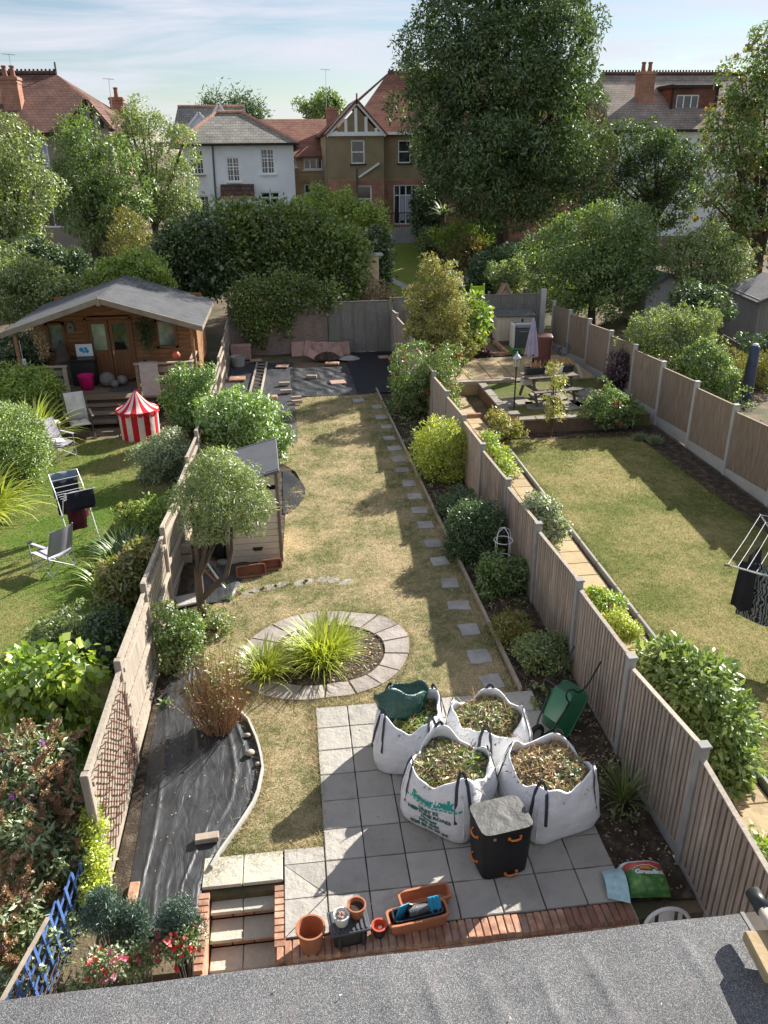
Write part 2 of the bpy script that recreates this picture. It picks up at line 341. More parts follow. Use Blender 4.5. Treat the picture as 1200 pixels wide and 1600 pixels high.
def felt():
    m, t, o = base_mat('roof_felt'); v = posvec(t); w = nd(t, 'ShaderNodeTexVoronoi'); w.inputs['Scale'].default_value = 210; t.links.new(v, w.inputs[0])
    sp = nd(t, 'ShaderNodeSeparateColor'); t.links.new(w.outputs['Color'], sp.inputs[0])
    c = ramp(t, sp.outputs[0], [(0, (.055, .056, .06)), (.5, (.12, .12, .122)), (.8, (.19, .188, .187)), (1, (.36, .36, .36))])
    n = noise(t, v, 1.6, 5); c = hsvval(t, c, mr(t, n, .3, .7, .82, 1.15)); c = mixc(t, mr(t, noise(t, v, 5, 3), .55, .75, 0, .25), c, (.30, .24, .23))
    finish(t, o, c, .8, w.outputs[0], .5, .006, .4)
felt()
def membrane():
    m, t, o = base_mat('membrane'); v = posvec(t); n = noise(t, v, 3.5, 5); w = nd(t, 'ShaderNodeTexNoise'); w.inputs['Scale'].default_value = 2.2; w.inputs['Detail'].default_value = 6; w.inputs['Distortion'].default_value = 1.6
    t.links.new(posvec(t, (3.2, 1.1, 1), rz=.25), w.inputs['Vector'])
    c = ramp(t, n, [(.3, (.030, .031, .034)), (.7, (.055, .057, .062))]); finish(t, o, c, mr(t, n, .3, .7, .40, .56), w.outputs[0], .48, .04, .45)
membrane()
M('membrane_matte', (.018, .02, .026), .25, 3, .75, 80, .3)
M('membrane_worn', (.05, .052, .06), .35, 2, .5, 18, .8, .02, stretch=(5, 1, 1), stain=((.38, .40, .43), 9, .62, .72, .6))
WS = (14, 14, .9)
M('fence_wood', (.43, .335, .265), .28, 2.0, .9, 8, .6, .006, stretch=WS, orand=.16, tint=(.46, .385, .32), stain=((.25, .225, .185), .9, .45, .72, .7))
M('fence_new', (.27, .205, .15), .25, 2.0, .9, 8, .6, .006, stretch=WS, orand=.13, tint=(.30, .25, .195))
M('fence_grey', (.235, .22, .205), .25, 2.0, .9, 8, .6, .006, stretch=(14, 14, 1.2), orand=.15, stain=((.17, .185, .125), 1.0, .45, .7, .6))
M('fence_pale', (.38, .325, .265), .25, 2.0, .9, 8, .6, .006, stretch=WS, orand=.14, stain=((.28, .23, .18), 1.5, .5, .75, .5))
M('fence_pink', (.28, .215, .18), .25, 2.0, .9, 8, .6, .006, stretch=(2, 2, 14), orand=.1, stain=((.16, .165, .115), 1.0, .5, .7, .6))
M('trellis_brown', (.15, .065, .040), .3, 8, .8, 40, .3)
M('timber', (.36, .30, .235), .25, 3, .9, 12, .5, .006, stretch=(2, 2, 2), orand=.1)
M('timber_dark', (.10, .085, .07), .3, 3, .9, 12, .5, .006)
M('concrete', (.47, .455, .425), .14, 4, .9, 60, .35, .005, orand=.06, stain=((.25, .25, .2), 2, .5, .75, .5))
M('concrete_grey', (.33, .32, .30), .18, 4, .9, 60, .35, .005, orand=.06, stain=((.2, .21, .16), 2, .5, .75, .6))
M('terracotta', (.42, .165, .085), .15, 7, .75, 50, .15, orand=.08, stain=((.5, .34, .26), 6, .6, .8, .4))
M('terrace_brick', (.15, .10, .075), .3, 6, .9, 40, .5, .008, orand=.1, stain=((.09, .07, .055), 2, .45, .7, .6)); M('coping_dark', (.24, .215, .175), .25, 5, .9, 40, .4, orand=.1)
M('terracotta_dark', (.28, .115, .07), .2, 7, .75, 50, .15)
M('plastic_black', (.022, .023, .025), .2, 8, .42, 80, .1, spec=.5)
M('plastic_grey', (.085, .092, .10), .15, 8, .4, 80, .1, spec=.5)
M('plastic_white', (.74, .70, .67), .06, 4, .38, 60, .05, spec=.5)
M('plastic_blue', (.04, .34, .58), .1, 8, .35, 60, .05, spec=.5)
M('pot_white', (.72, .72, .70), .1, 8, .5, 60, .05)
M('pot_red', (.50, .10, .055), .1, 8, .5, 60, .05)
M('wb_green', (.022, .135, .065), .12, 4, .3, 40, .05, spec=.5)
M('green_tarp', (.03, .095, .075), .25, 5, .38, 16, .8, .03, spec=.6)
M('metal_black', (.012, .012, .014), .2, 8, .4, 80, .1, spec=.5)
M('metal_grey', (.45, .46, .48), .12, 8, .4, 60, .1, metal=.6)
M('metal_white', (.78, .78, .78), .06, 6, .4, 60, .05)
M('rubber', (.02, .02, .02), .2, 10, .8, 90, .3)
M('bag_white', (.84, .84, .85), .08, 5, .65, 3.5, .6, .06, stretch=(1, 1, 1.6), spec=.3, stain=((.55, .52, .48), 3.5, .6, .82, .4))
M('strap_dark', (.06, .06, .075), .2, 20, .8, 120, .3)
M('ink_teal', (.03, .36, .30), .15, 20, .7, 80, .1); M('ink_green', (.05, .16, .13), .15, 20, .7, 80, .1)
M('bag_black', (.018, .019, .022), .25, 4, .5, 12, .5, .01); M('bag_top', (.11, .108, .10), .2, 6, .6, 14, .9, .02, spec=.35); M('orange', (.72, .22, .04), .1, 8, .6)
M('mulch', (.13, .12, .055), .5, 9, .95, 50, .9, .03, tint=(.27, .21, .12))
M('dry_stalk', (.36, .215, .115), .35, 14, .9, 60, .3, stretch=(1, 1, .3), orand=.1)
M('bark', (.125, .095, .07), .35, 5, .95, 26, .9, .02, stretch=(1, 1, .35)); M('bark_dark', (.09, .07, .055), .35, 5, .95, 26, .9, .02, stretch=(1, 1, .35))
M('resin_beige', (.56, .49, .40), .07, 3, .6, 60, .1); M('resin_brown', (.16, .13, .105), .1, 3, .6, 60, .1); M('resin_roof', (.11, .113, .122), .1, 3, .55, 60, .1)
M('white_paint', (.82, .84, .86), .05, 2, .6, 40, .1); M('upvc', (.86, .87, .88), .04, 3, .35, 40, .05)
M('stone_ball', (.19, .19, .18), .2, 6, .8, 40, .3)
M('pebble', (.42, .36, .28), .2, 9, .8, 40, .3)
# foliage
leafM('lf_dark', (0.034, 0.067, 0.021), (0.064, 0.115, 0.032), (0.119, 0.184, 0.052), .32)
leafM('lf_mid', (0.082, 0.154, 0.031), (0.152, 0.240, 0.053), (0.284, 0.365, 0.097), 0.42)
leafM('lf_ash', (.045, .085, .026), (.085, .14, .042), (.17, .24, .085), .33, patch=.7, pscale=.5, gloss=.055)
leafM('lf_bright', (0.137, 0.239, 0.030), (0.273, 0.386, 0.051), (0.527, 0.607, 0.101), 0.42)
leafM('lf_lime', (0.249, 0.319, 0.030), (0.463, 0.538, 0.062), (0.748, 0.739, 0.139), .40)
leafM('lf_gold', (.13, .13, .022), (.24, .225, .04), (.38, .34, .08), .36)
leafM('lf_autumn', (.11, .13, .03), (.21, .20, .045), (.36, .28, .075), .36, extra=(.42, .22, .06), pscale=.7, patch=.8)
leafM('lf_olive', (0.116, 0.170, 0.051), (0.222, 0.290, 0.092), (0.403, 0.460, 0.165), 0.40)
leafM('lf_grey', (0.168, 0.211, 0.130), (0.298, 0.352, 0.210), (0.522, 0.563, 0.356), .30)
leafM('lf_blue', (.035, .075, .055), (.065, .125, .095), (.12, .20, .155), .22)
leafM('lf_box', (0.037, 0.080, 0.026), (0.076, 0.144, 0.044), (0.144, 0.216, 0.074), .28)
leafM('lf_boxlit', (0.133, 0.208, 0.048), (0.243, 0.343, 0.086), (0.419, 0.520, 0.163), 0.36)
leafM('lf_laurel', (0.115, 0.216, 0.050), (0.230, 0.356, 0.080), (0.389, 0.518, 0.139), 0.38, gloss=.11, rough=.42)
leafM('lf_purple', (0.037, 0.016, 0.026), (0.071, 0.029, 0.044), (0.127, 0.048, 0.066), .25)
leafM('lf_yellowgreen', (.17, .20, .035), (.29, .31, .065), (.45, .42, .13), .40, extra=(.42, .25, .12))
leafM('lf_budd', (0.117, 0.184, 0.076), (0.235, 0.304, 0.136), (0.429, 0.478, 0.254), .32)
leafM('seed_brown', (.26, .15, .075), (.36, .21, .11), (.46, .29, .16), .15); leafM('lf_dry', (.24, .17, .08), (.38, .28, .14), (.52, .42, .24), .3)
leafM('fl_red', (.55, .012, .02), (.68, .02, .03), (.75, .05, .06), .3); leafM('fl_pink', (.62, .10, .28), (.70, .16, .34), (.75, .3, .45), .3); leafM('fl_mauve', (.45, .16, .50), (.55, .24, .60), (.65, .35, .70), .3)
leafM('fl_white', (.7, .7, .66), (.75, .75, .7), (.8, .8, .78), .3); leafM('fl_yellow', (.7, .5, .03), (.75, .6, .05), (.8, .65, .1), .3)
leafM('clip_green', (0.102, 0.160, 0.044), (0.220, 0.288, 0.074), (0.441, 0.480, 0.147), .3); leafM('clip_brown', (0.220, 0.136, 0.066), (0.407, 0.272, 0.132), (0.644, 0.480, 0.265), .25, extra=(0.271, 0.320, 0.088))
# ---------------------------------------------------------------- ground and the large structure
xs = [-900, -2.62, -2.60, -1.37, -1.36, -.46, -.45, 3.98, 4.0, 900]; ys = [-60, -.66, -.64, .20, .21, 26, 30, 35, 40, 44, 90, 1500]
mb = MB()
def gz(x, y): return -.82 if ((y <= -.66 and -2.61 < x < 3.99) or (y < .205 and -1.365 < x < -.455)) else zt(y)-.03
mb.v = [(x, y, gz(x, y)) for y in ys for x in xs]; nx = len(xs)
mb.f = [(j*nx+i, j*nx+i+1, (j+1)*nx+i+1, (j+1)*nx+i) for j in range(len(ys)-1) for i in range(nx-1)]
struct(mb.build('ground', MT['dry_earth']))
def rs(pl, n):                                                         # resample a polyline to n points
    P = np.array(pl, float); s = np.r_[0, np.cumsum(np.linalg.norm(np.diff(P, axis=0), axis=1))]; q = np.linspace(0, s[-1], n)
    return np.stack([np.interp(q, s, P[:, k]) for k in range(P.shape[1])], 1)
LAWN = [G(*p)[:2] for p in [(450, 625), (520, 617), (582, 612), (660, 762), (735, 918), (806, 1085)]]+[(3.0, 3.17), (0, 3.17), (-.01, .66), (-1.16, .68)]
LAWN += [G(*p)[:2] for p in [(372, 1297), (399, 1255), (411, 1203), (402, 1160), (380, 1118), (340, 1080), (318, 1040), (322, 985), (330, 950), (372, 905), (441, 886), (446, 800), (444, 775), (470, 752), (462, 738), (436, 722), (447, 690)]]
struct(sheet('lawn', [(x, y, .012) for x, y in LAWN], MT['lawn_dry']))
LL = [(-2.45, 1.0), (-2.45, 15.6), (-9.5, 15.8), (-14, 14), (-14, 1.0)]
struct(sheet('lawn', [(x, y, .010) for x, y in LL], MT['lawn_left']))
RL = [(5.52, -.5), (5.55, 13.9), (9.2, 14.2), (9.6, 9), (10.0, -.5)]
struct(sheet('lawn', [(x, y, .011) for x, y in RL], MT['lawn_right']))
struct(sheet('lawn', [(3.2, 27.2, zt(27.2)+.01), (6.3, 27.2, zt(27.2)+.01), (8.5, 44, 2.01), (4.6, 44, 2.01)], MT['lawn_far']))
struct(sheet('path', [GT(605, 432)[:2]+(zt(GT(605, 432)[1])+.03,), GT(640, 447)[:2]+(zt(GT(640, 447)[1])+.03,), GT(655, 462)[:2]+(zt(GT(655, 462)[1])+.03,), GT(632, 452)[:2]+(zt(GT(632, 452)[1])+.03,), GT(603, 438)[:2]+(zt(GT(603, 438)[1])+.03,)], MT['stone_grey']))
ED = [G(*p)[:2] for p in [(813, 1082), (735, 918), (660, 762), (588, 610)]]
struct(sheet('flower_bed', [(x, y, .006) for x, y in ED]+[(2.75, 19.4, .006), (3.86, 19.4, .006), (3.86, -.5, .006), (3.16, -.45, .006), (3.16, 3.1, .006)], MT['soil']))
struct(sheet('flower_bed', [(x, y, .007) for x, y in [(-2.3, -.3), (-2.0, -.3), (-1.5, 2), (-1.5, 4.6), (-1.3, 7), (-.5, 7.6), (-.2, 11.8), (-.2, 15), (-2.3, 15)]], MT['soil']))
struct(sheet('flower_bed', [(x, y, .008) for x, y in [(3.95, -.5), (4.45, -.5), (4.45, 14), (3.95, 14)]], MT['soil']))
struct(sheet('flower_bed', [(x, y, .016) for x, y in [(5.6, 13.9), (9.2, 13.7), (9.3, 9.5), (9.55, 4), (10.05, 4), (10.05, 14.6), (5.9, 14.45)]], MT['soil']))
# the boards that edge the lawn
o = thing('lawn_edging', 'long weathered timber edging board between the lawn and right hand flower bed', 'edging', (ED[0][0], ED[0][1], 0))
E0 = Vector((*ED[0], 0))
for k in range(3):
    a, b = Vector((*ED[k], .05)), Vector((*ED[k+1], .05)); d = (b-a).normalized()
    MB().bar(a-E0, b-d*.02-E0, .045, .10).build('board', MT['timber'], o)
# near weed membrane
mL = rs([G(*p)[:2] for p in [(196, 1462), (205, 1370), (221, 1280), (232, 1180), (247, 1110), (262, 1062), (290, 1030)]], 159)
mR = rs([G(*p)[:2] for p in [(309, 1462), (316, 1385), (342, 1338), (375, 1292), (400, 1252), (410, 1203), (402, 1165), (386, 1128), (362, 1108), (335, 1085), (318, 1048), (304, 1032)]], 159)
rr = np.random.default_rng(3)
def memfn(u, v):
    i = min(int(round(v*158)), 158); p = mL[i]*(1-u)+mR[i]*u; q = np.array([p[0], p[1], 0.])
    e = min(u, 1-u, .12)/.12
    # a few long creases that run down the sheet and gather where it is pinned
    z = .020+.006*float(sn(q, 4.0))+.003*float(sn(q, 11.0, 2))
    for uc, a_, w_, k_, ph in ((.12, .018, .02, 5, 0), (.30, .010, .03, 3, 1), (.52, .020, .022, 4, 2.5), (.66, .016, .018, 6, .6), (.80, .022, .02, 5, 3), (.90, .018, .014, 7, 1.4), (.42, .008, .014, 7, 4)):
        z += a_*math.exp(-((u-uc-.045*math.sin(k_*v+ph)-.02*math.sin(13*v+ph))/w_)**2)*(.5+.5*math.sin(7*v*(.6+uc)+ph))
    return (p[0], p[1], .012+max(z, 0)*e)
o = MB().grid(memfn, 70, 158).build('weed_membrane', MT['membrane'], smooth=True)
tag(o, 'black wrinkled weed membrane covering the curved bed beside the lattice fence', 'membrane')
o = thing('bed_edging', 'pale thin curved edging strip round the near black membrane bed', 'edging')
for k in range(24, 124, 6):
    a, b = mR[k], mR[min(k+6, 158)]; MB().bar((a[0]+.015, a[1], .045), (b[0]+.015, b[1], .045), .03, .09).build('edging_board', MT['concrete'], o)
MB().bar((*mL[0], .05), (mR[0][0]-.02, mR[0][1], .05), .035, .08).build('edging_board', MT['timber'], o)
# far membranes
def wrinkle(x0, x1, y0, y1, amp, f, nx, ny, z=.012, skew=0.):
    def fn(u, v):
        x, y = x0+(x1-x0)*u+skew*v, y0+(y1-y0)*v; e = min(u, 1-u, v, 1-v, .06)/.06; q = np.array([x, y, 0.])
        return (x, y, z+.012+amp*e*(1+float(sn(q, f))+.7*math.sin(f*2.2*(x+.6*y)+3*float(sn(q, f*.5, 2)))))
    return MB().grid(fn, nx, ny)
tag(wrinkle(-.1, 2.05, 18.9, 22.6, .03, 5.5, 60, 60, .024).build('weed_membrane', MT['membrane'], smooth=True), 'creased black plastic sheet held down by bricks beyond the lawn', 'membrane')
tag(wrinkle(2.0, 3.8, 18.95, 24.7, .006, 2, 14, 20, .034).build('weed_membrane', MT['membrane_matte'], smooth=True), 'smooth matte black membrane in front of the grey lap fence panel', 'membrane')
tag(wrinkle(-2.3, 0, 14.6, 23.6, .008, 3, 30, 40, .014).build('weed_membrane', MT['membrane_worn'], smooth=True), 'scuffed grey membrane with white creases lying under the ladder', 'membrane')
o = MB().grid(lambda u, v: (lambda x, y: (x, y, .022+.008*math.sin(9*x+5*y)+.006*math.sin(23*y)))(-.42+u*(.10+.42*math.sin(math.pi*min(1, v*1.05))**.8), 9.9+2.6*v), 14, 30).build('weed_membrane', MT['membrane_matte'], smooth=True); tag(o, 'small black membrane patch beside the shed at the lawn edge', 'membrane')
tag(wrinkle(-2.2, -1.35, 6.3, 7.9, .02, 5, 24, 24, .016, .35).build('weed_membrane', MT['membrane'], smooth=True), 'black membrane behind the small tree between fence and shed', 'membrane')
# ---------------------------------------------------------------- patio
pt = struct(sheet('patio', [(x, y, .004) for x, y in [(-.46, -.46), (3.17, -.46), (3.17, 3.16), (-.01, 3.16), (-.01, .67), (-1.3, .67), (-1.3, .27), (-.46, .27)]], MT['joint']))
def slabmesh(name, sx, sy, h=.03, seed=0):
    g = random.Random(seed); b = .008; n = 4; pts = []
    for (ax, ay, bx, by) in ((-1, -1, 1, -1), (1, -1, 1, 1), (1, 1, -1, 1), (-1, 1, -1, -1)):
        for k in range(3):
            t = k/3; x, y = (ax+(bx-ax)*t)*sx/2, (ay+(by-ay)*t)*sy/2; j = .003 if k else .001
            pts.append((x+g.uniform(-j, j), y+g.uniform(-j, j)))
    m_ = MB(); n = len(pts); zt_ = [h+g.uniform(-.0015, .0015) for _ in pts]
    vs = [(x, y, 0) for x, y in pts]+[(x, y, z-.006) for (x, y), z in zip(pts, zt_)]+[(x*(1-b*2/sx), y*(1-b*2/sy), z) for (x, y), z in zip(pts, zt_)]
    fs = [(i, (i+1) % n, n+(i+1) % n, n+i) for i in range(n)]+[(n+i, n+(i+1) % n, 2*n+(i+1) % n, 2*n+i) for i in range(n)]+[tuple(range(2*n, 3*n))]
    m_._add(vs, fs); return m_.mesh(name)
SM = [slabmesh('slab', .437, .437, .03, k) for k in range(5)]
for q in SM: q.materials.append(MT['slab_grey'])
k = 0
for i in range(0, 7):
    for j in range(-1, 7):
        k += 1; o = inst('slab', SM[(i*3+j*7+k) % 5], pt, (i*.45+.225, j*.45+.225, .006+.0025*((k*37) % 5)/5), (0, 0, (k*7 % 4)*math.pi/2))
for tri in ([(-.445, .445), (-.445, .006), (-.012, .006)], [(-.006, .444), (-.437, .446), (-.006, .017)], [(-.445, -.006), (-.445, -.437), (-.017, -.006)], [(-.006, -.012), (-.438, -.445), (-.006, -.445)]):
    MB().prism(tri, .006, .036).build('slab', MT['slab_grey'], pt)
MB().prism([(-.445, .457), (-.007, .457), (-.007, .655), (-.445, .665)], .006, .036).build('slab', MT['slab_grey'], pt)
# steps down to the lower terrace
st = thing('garden_steps', 'buff stone garden steps with brick risers leading down from patio', 'steps', (-.9, 0, 0))
B_ = MB().cbox((0, 0, 0), (.215, .102, .065), .006).mesh('brick'); B_.materials.append(MT['brick'])
BH = MB().cbox((0, 0, 0), (.068, .215, .072), .006).mesh('brick'); BH.materials.append(MT['brick'])
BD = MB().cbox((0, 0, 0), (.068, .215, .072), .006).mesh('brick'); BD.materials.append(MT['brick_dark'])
for a in (-1, 1):
    MB().cbox((a*.218, .465, .012), (.43, .40, .045), .008).build('landing_slab', MT['slab_buff'], st)
for kk in range(4):
    z = -.125*(kk+1); yf = .06-.24*kk
    for a in (-1, 1):
        MB().cbox((a*.171+.0, yf+.135, z-.02), (.335, .27, .042), .008).build('tread', MT['slab_buff'], st)
    for a in (-1, 0, 1):
        inst('brick', B_, st, (a*.225, yf+.325, z+.036), (0, 0, 0), (1, 1, .95)); None
for sx_, n_ in ((-.40, 11), (.40, 9)):
    MB().box((sx_, -.30, -.45), (.095, 1.0, .80)).build('cheek_wall', MT['brick'], st)
    for q in range(n_): inst('brick', B_, st, (sx_, .17-.115*q*.72, -.005), (0, 0, math.pi/2*0), (.52, .72, .9))
# retaining wall with a row of headers
rw = thing('retaining_wall', 'low red brick retaining wall edging the front of the patio', 'wall', (1.3, -.56, 0))
MB().box((0.05, .0, -.44), (3.66, .205, .76)).build('wall_body', MT['brick'], rw)
nb = 46
for q in range(nb):
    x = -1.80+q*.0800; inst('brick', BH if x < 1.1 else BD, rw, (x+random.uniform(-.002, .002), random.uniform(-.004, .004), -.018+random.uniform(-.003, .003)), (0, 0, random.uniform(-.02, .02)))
MB().box((0.02, 0, -.028), (3.68, .20, .05)).build('mortar_bed', MT['mortar'], rw)
for c_ in range(2):
    for q in range(16):
        inst('brick', B_, rw, (-1.68+q*.226+(.11 if c_ else 0), -.062, -.10-.078*c_), (0, 0, 0))
# lower terrace
struct(sheet('terrace', [(x, y, -.80) for x, y in [(-2.55, -4.5), (3.9, -4.5), (3.9, -.67), (-2.55, -.67)]], MT['slab_buff']))
# flat roof of the extension below the window
def roofz(u, v):
    x, y = -4.2+7.26*u, -2.21-4.2*v
    z = 2.0
    for xc, a, w, ph in ((2.45, .034, .05, 0), (1.75, .024, .05, 1), (1.0, .016, .08, 2), (.3, .02, .09, .5), (-.6, .009, .10, 2.2), (-1.5, .02, .10, 1.2), (-2.3, .009, .1, 3), (2.8, .02, .05, 4), (.62, .016, .045, 2), (1.4, .016, .04, 3.3), (-.2, .014, .05, 5)):
        xx = x-xc+(y+2.2)*.12+.03*math.sin(3*y+ph); z += a*math.exp(-(xx/w)**2)*(.55+.45*math.sin(5*y+ph))*min(1, max(0, (-2.3-y)/.25))
    z += .006*math.sin(2.1*x+1.7*y)+.004*math.sin(6*x+3*y)
    return (x, y, z)
rf = thing('flat_roof', 'grey mineral felt flat roof of the extension below the window', 'roof', (0, 0, 0))
o = MB().grid(roofz, 300, 60).build('felt', MT['roof_felt'], rf, smooth=True)
me_ = MB(); N_ = 120
for i in range(N_):
    a, b = roofz(i/N_, 0), roofz((i+1)/N_, 0); me_._add([a, b, (b[0], b[1]+.012, b[2]-.02), (a[0], a[1]+.012, a[2]-.02), (b[0], b[1]+.004, 1.90), (a[0], a[1]+.004, 1.90)], [(0, 3, 2, 1), (3, 5, 4, 2)])
me_.build('felt_drip', MT['roof_felt'], rf, smooth=True)
MB().box((-.57, -4.3, 1.80), (7.2, 4.1, .19)).build('roof_deck', MT['timber_dark'], rf)
MB().box((3.055, -4.3, 1.93), (.03, 4.2, .15)).build('verge_trim', MT['plastic_black'], rf)
# ---------------------------------------------------------------- fences
def boardmesh(w, h, t=.014, mat='fence_wood', cham=.002):
    me = MB().extr([(-w/2, 0), (w/2, 0), (w/2, h), (-w/2, h)], 'x', -t/2, t/2).mesh('board'); me.materials.append(MT[mat]); return me
def fence_y(label, x, ps, tops, mat, postmat, side, hb=1.5, nb=18, drop=.11, detail=8.0, gravel=.15, gmat='concrete_grey', capmat='fence_pale', rails=False, post=(.10, .095), lean=0., gap=0., bk=True):
    f = thing('fence', label, 'fence', (x, ps[0], 0)); H = 2.3
    pm = MB().cbox((0, 0, H/2), (post[0], post[1], H), .008); pm.cbox((0, 0, H+.012), (post[0]+.03, post[1]+.03, .03), .008) if post[0] > .09 else None
    pm = pm.mesh('post'); pm.materials.append(MT[postmat])
    for y, z in zip(ps, tops): inst('post', pm, f, (0, y-ps[0], z-H), (random.uniform(-.006, .006), lean+random.uniform(-.006, .006), 0))
    bms = {}
    for q in range(len(ps)-1):
        y0, y1 = ps[q]+post[1]/2+.004, ps[q+1]-post[1]/2-.004; z0, z1 = tops[q]-.03, tops[q+1]-drop-.03
        sl_ = (z1-z0)/(y1-y0); hb_ = hb; w = (y1-y0)/nb
        P_ = MB()
        P_.bar((0, y0-ps[0], z0+.012), (0, y1-ps[0], z1+.012), .055, .022)
        for fr in (.12, .5, .88):
            P_.bar((-side*.030, y0-ps[0], z0-hb_*fr), (-side*.030, y1-ps[0], z1-hb_*fr), .045, .06)
        if gravel: P2 = MB().bar((0, y0-ps[0], z0-hb_-gravel/2+.0), (0, y1-ps[0], z1-hb_-gravel/2), .045, gravel)
        pan = None
        if detail <= ps[q]:
            for b in range(nb):
                yc = y0+w*(b+.5); zc = z0+sl_*(yc-y0); rot = Matrix.Rotation(.10*(1 if b % 1 == 0 else -1), 3, 'Z')
                hh = hb_+random.uniform(-.01, .01); P_.box((side*.010, yc-ps[0], zc-hh/2), (.016, w*(.80 if bk else 1.05)-gap, hh), rot=rot)
            pan = P_.build('fence_panel', MT[mat], f)
        else:
            pan = P_.build('fence_panel', MT[capmat], f)
            key = round(w, 3)
            if key not in bms: bms[key] = boardmesh(w*(.80 if bk else 1.05)-gap, hb_, .016, mat)
            for b in range(nb):
                yc = y0+w*(b+.5); zc = z0+sl_*(yc-y0)
                inst('board', bms[key], pan, (side*.010+random.uniform(-.002, .002), yc-ps[0], zc-hb_-random.uniform(0, .006)), (0, 0, side*.12+random.uniform(-.03, .03)))
        if bk: MB()._add([(-side*.006, y0-ps[0], z0-hb_), (-side*.006, y1-ps[0], z1-hb_), (-side*.006, y1-ps[0], z1), (-side*.006, y0-ps[0], z0)], [(0, 1, 2, 3)]).build('backing', MT[mat], pan)
        if gravel: P2.build('gravel_board', MT[gmat], pan)
    return f
RP = [-1.95, -.02, 1.75, 3.62, 5.62, 7.66, 9.70, 11.65, 13.7, 15.65, 17.6, 19.55, 21.5, 23.4, 25.0]
fence_y('tall feather edge board fence with concrete posts on the right of the lawn', 3.9, RP, [1.30, 1.63, 1.50, 1.53, 1.50, 1.48, 1.47, 1.50, 1.50, 1.52, 1.55, 1.6, 1.68, 1.72, 1.72], 'fence_wood', 'concrete_grey', -1, 1.42, 19)
LP = [.49, 2.36, 4.27, 6.25, 8.2, 10.1, 12.0, 13.9, 15.8, 17.7, 19.6, 21.5, 23.3, 24.95]
lf_ = fence_y('weathered pale timber fence with arris rails on the left of the near bed', -2.35, LP, [1.54, 1.62, 1.61, 1.56, 1.42, 1.38, 1.33, 1.2, 1.15, 1.15, 1.25, 1.33, 1.40, 1.55], 'fence_pale', 'fence_pale', -1, 1.40, 15, detail=4.0, gravel=.14, gmat='fence_pale', post=(.085, .085), drop=.13, bk=False)
FP = [1.2, 3.15, 5.1, 7.05, 8.95, 10.85, 12.8, 14.75, 16.7, 18.65, 20.6, 22.55, 24.5]
fence_y('new brown feather edge fence on white concrete posts beyond the right lawn', 10.2, FP, [1.62, 1.62, 1.64, 1.66, 1.68, 1.70, 1.74, 1.78, 1.82, 1.84, 1.84, 1.80, 1.78], 'fence_new', 'concrete', -1, 1.38, 20, detail=0, gravel=.32, gmat='concrete', drop=.13, post=(.11, .11))
# lattice screwed to the nearest left panel
tl = thing('lattice_trellis', 'rust brown diamond lattice fixed to the nearest left fence panel', 'trellis', (-2.31, .55, 0))
y0_, y1_, z0_, z1_ = .03, 1.74, .22, 1.40
for sgn in (1, -1):
    for k in range(-9, 12):
        pts = []
        c0 = k*.17
        for yy in (y0_, y1_):
            zz_ = z0_+c0+sgn*(yy-y0_)*.95 if sgn > 0 else z1_-c0-(yy-y0_)*.95
            pts.append((yy, zz_))
        (ya, za), (yb, zb) = pts
        def clip(ya, za, yb, zb):
            t0, t1 = 0., 1.; dz = zb-za
            for lo_, hi_ in ((z0_, z1_),):
                ta, tb = (lo_-za)/dz, (hi_-za)/dz; t0, t1 = max(t0, min(ta, tb)), min(t1, max(ta, tb))
            return t0, t1
        t0, t1 = clip(ya, za, yb, zb)
        if t1-t0 < .06: continue
        MB().bar((.012+.009*(sgn > 0), ya+(yb-ya)*t0, za+(zb-za)*t0), (.012+.009*(sgn > 0), ya+(yb-ya)*t1, za+(zb-za)*t1), .016, .007, up=(1, 0, 0)).build('lath', MT['trellis_brown'], tl)
# back fence
def lap_fence(name, label, x0, x1, y, z0, z1, mat, nbat, posts, postmat='fence_grey', lattice=None, board=.10):
    f = thing(name, label, 'fence', ((x0+x1)/2, y, z0)); xm = (x0+x1)/2
    segs = [x0]+posts+[x1]
    for q in range(len(segs)-1):
        a, b = segs[q]-xm, segs[q+1]-xm; P_ = MB(); n = int((z1-z0)/board)
        for r in range(n):
            zc = (r+.5)*(z1-z0)/n
            def fn(u, v, a=a, b=b, zc=zc, r=r, n=n): 
                x = a+.05+(b-a-.1)*u; return (x, -.012-.02*(1-v)+.004*math.sin(9*x+r*1.7), zc+(v-.5)*(z1-z0)/n*1.15+.012*math.sin(5*x+r*2.1))
            P_.grid(fn, 10, 1)
        pan = P_.build('fence_panel', MT[mat], f)
        D_ = MB().box(((a+b)/2, .02, (z1-z0)/2), (b-a-.08, .012, z1-z0)).build('panel_back', MT[mat], pan)
        k = max(2, int(round((b-a)/.46)))
        for r in range(k+1):
            x = a+.06+(b-a-.12)*r/k; MB().box((x, -.045, (z1-z0)/2), (.042, .022, z1-z0)).build('batten', MT[mat], pan)
        MB().box(((a+b)/2, -.02, z1-z0+.012), (b-a-.06, .06, .024)).build('capping', MT[mat], pan)
    for x in segs[0 if x0 < 0 else 1:]: MB().cbox((x-xm, 0, (z1-z0+.12)/2), (.085, .085, z1-z0+.14), .006).build('post', MT[postmat], f)
    return f
lap_fence('fence', 'grey green lap fence panel at the end of the garden, right of the ivy', 1.42, 3.86, 25.0, 0, 1.92, 'fence_grey', 4, [])
lap_fence('fence', 'pinkish lap fence panels at the end of the garden under hanging ivy', -2.3, 1.38, 25.05, 0, 1.80, 'fence_pink', 4, [-.45])
lap_fence('fence', 'grey lap fence across the far end of the right hand garden', 3.95, 9.75, 25.1, 0, 2.0, 'fence_grey', 4, [5.85, 7.75])
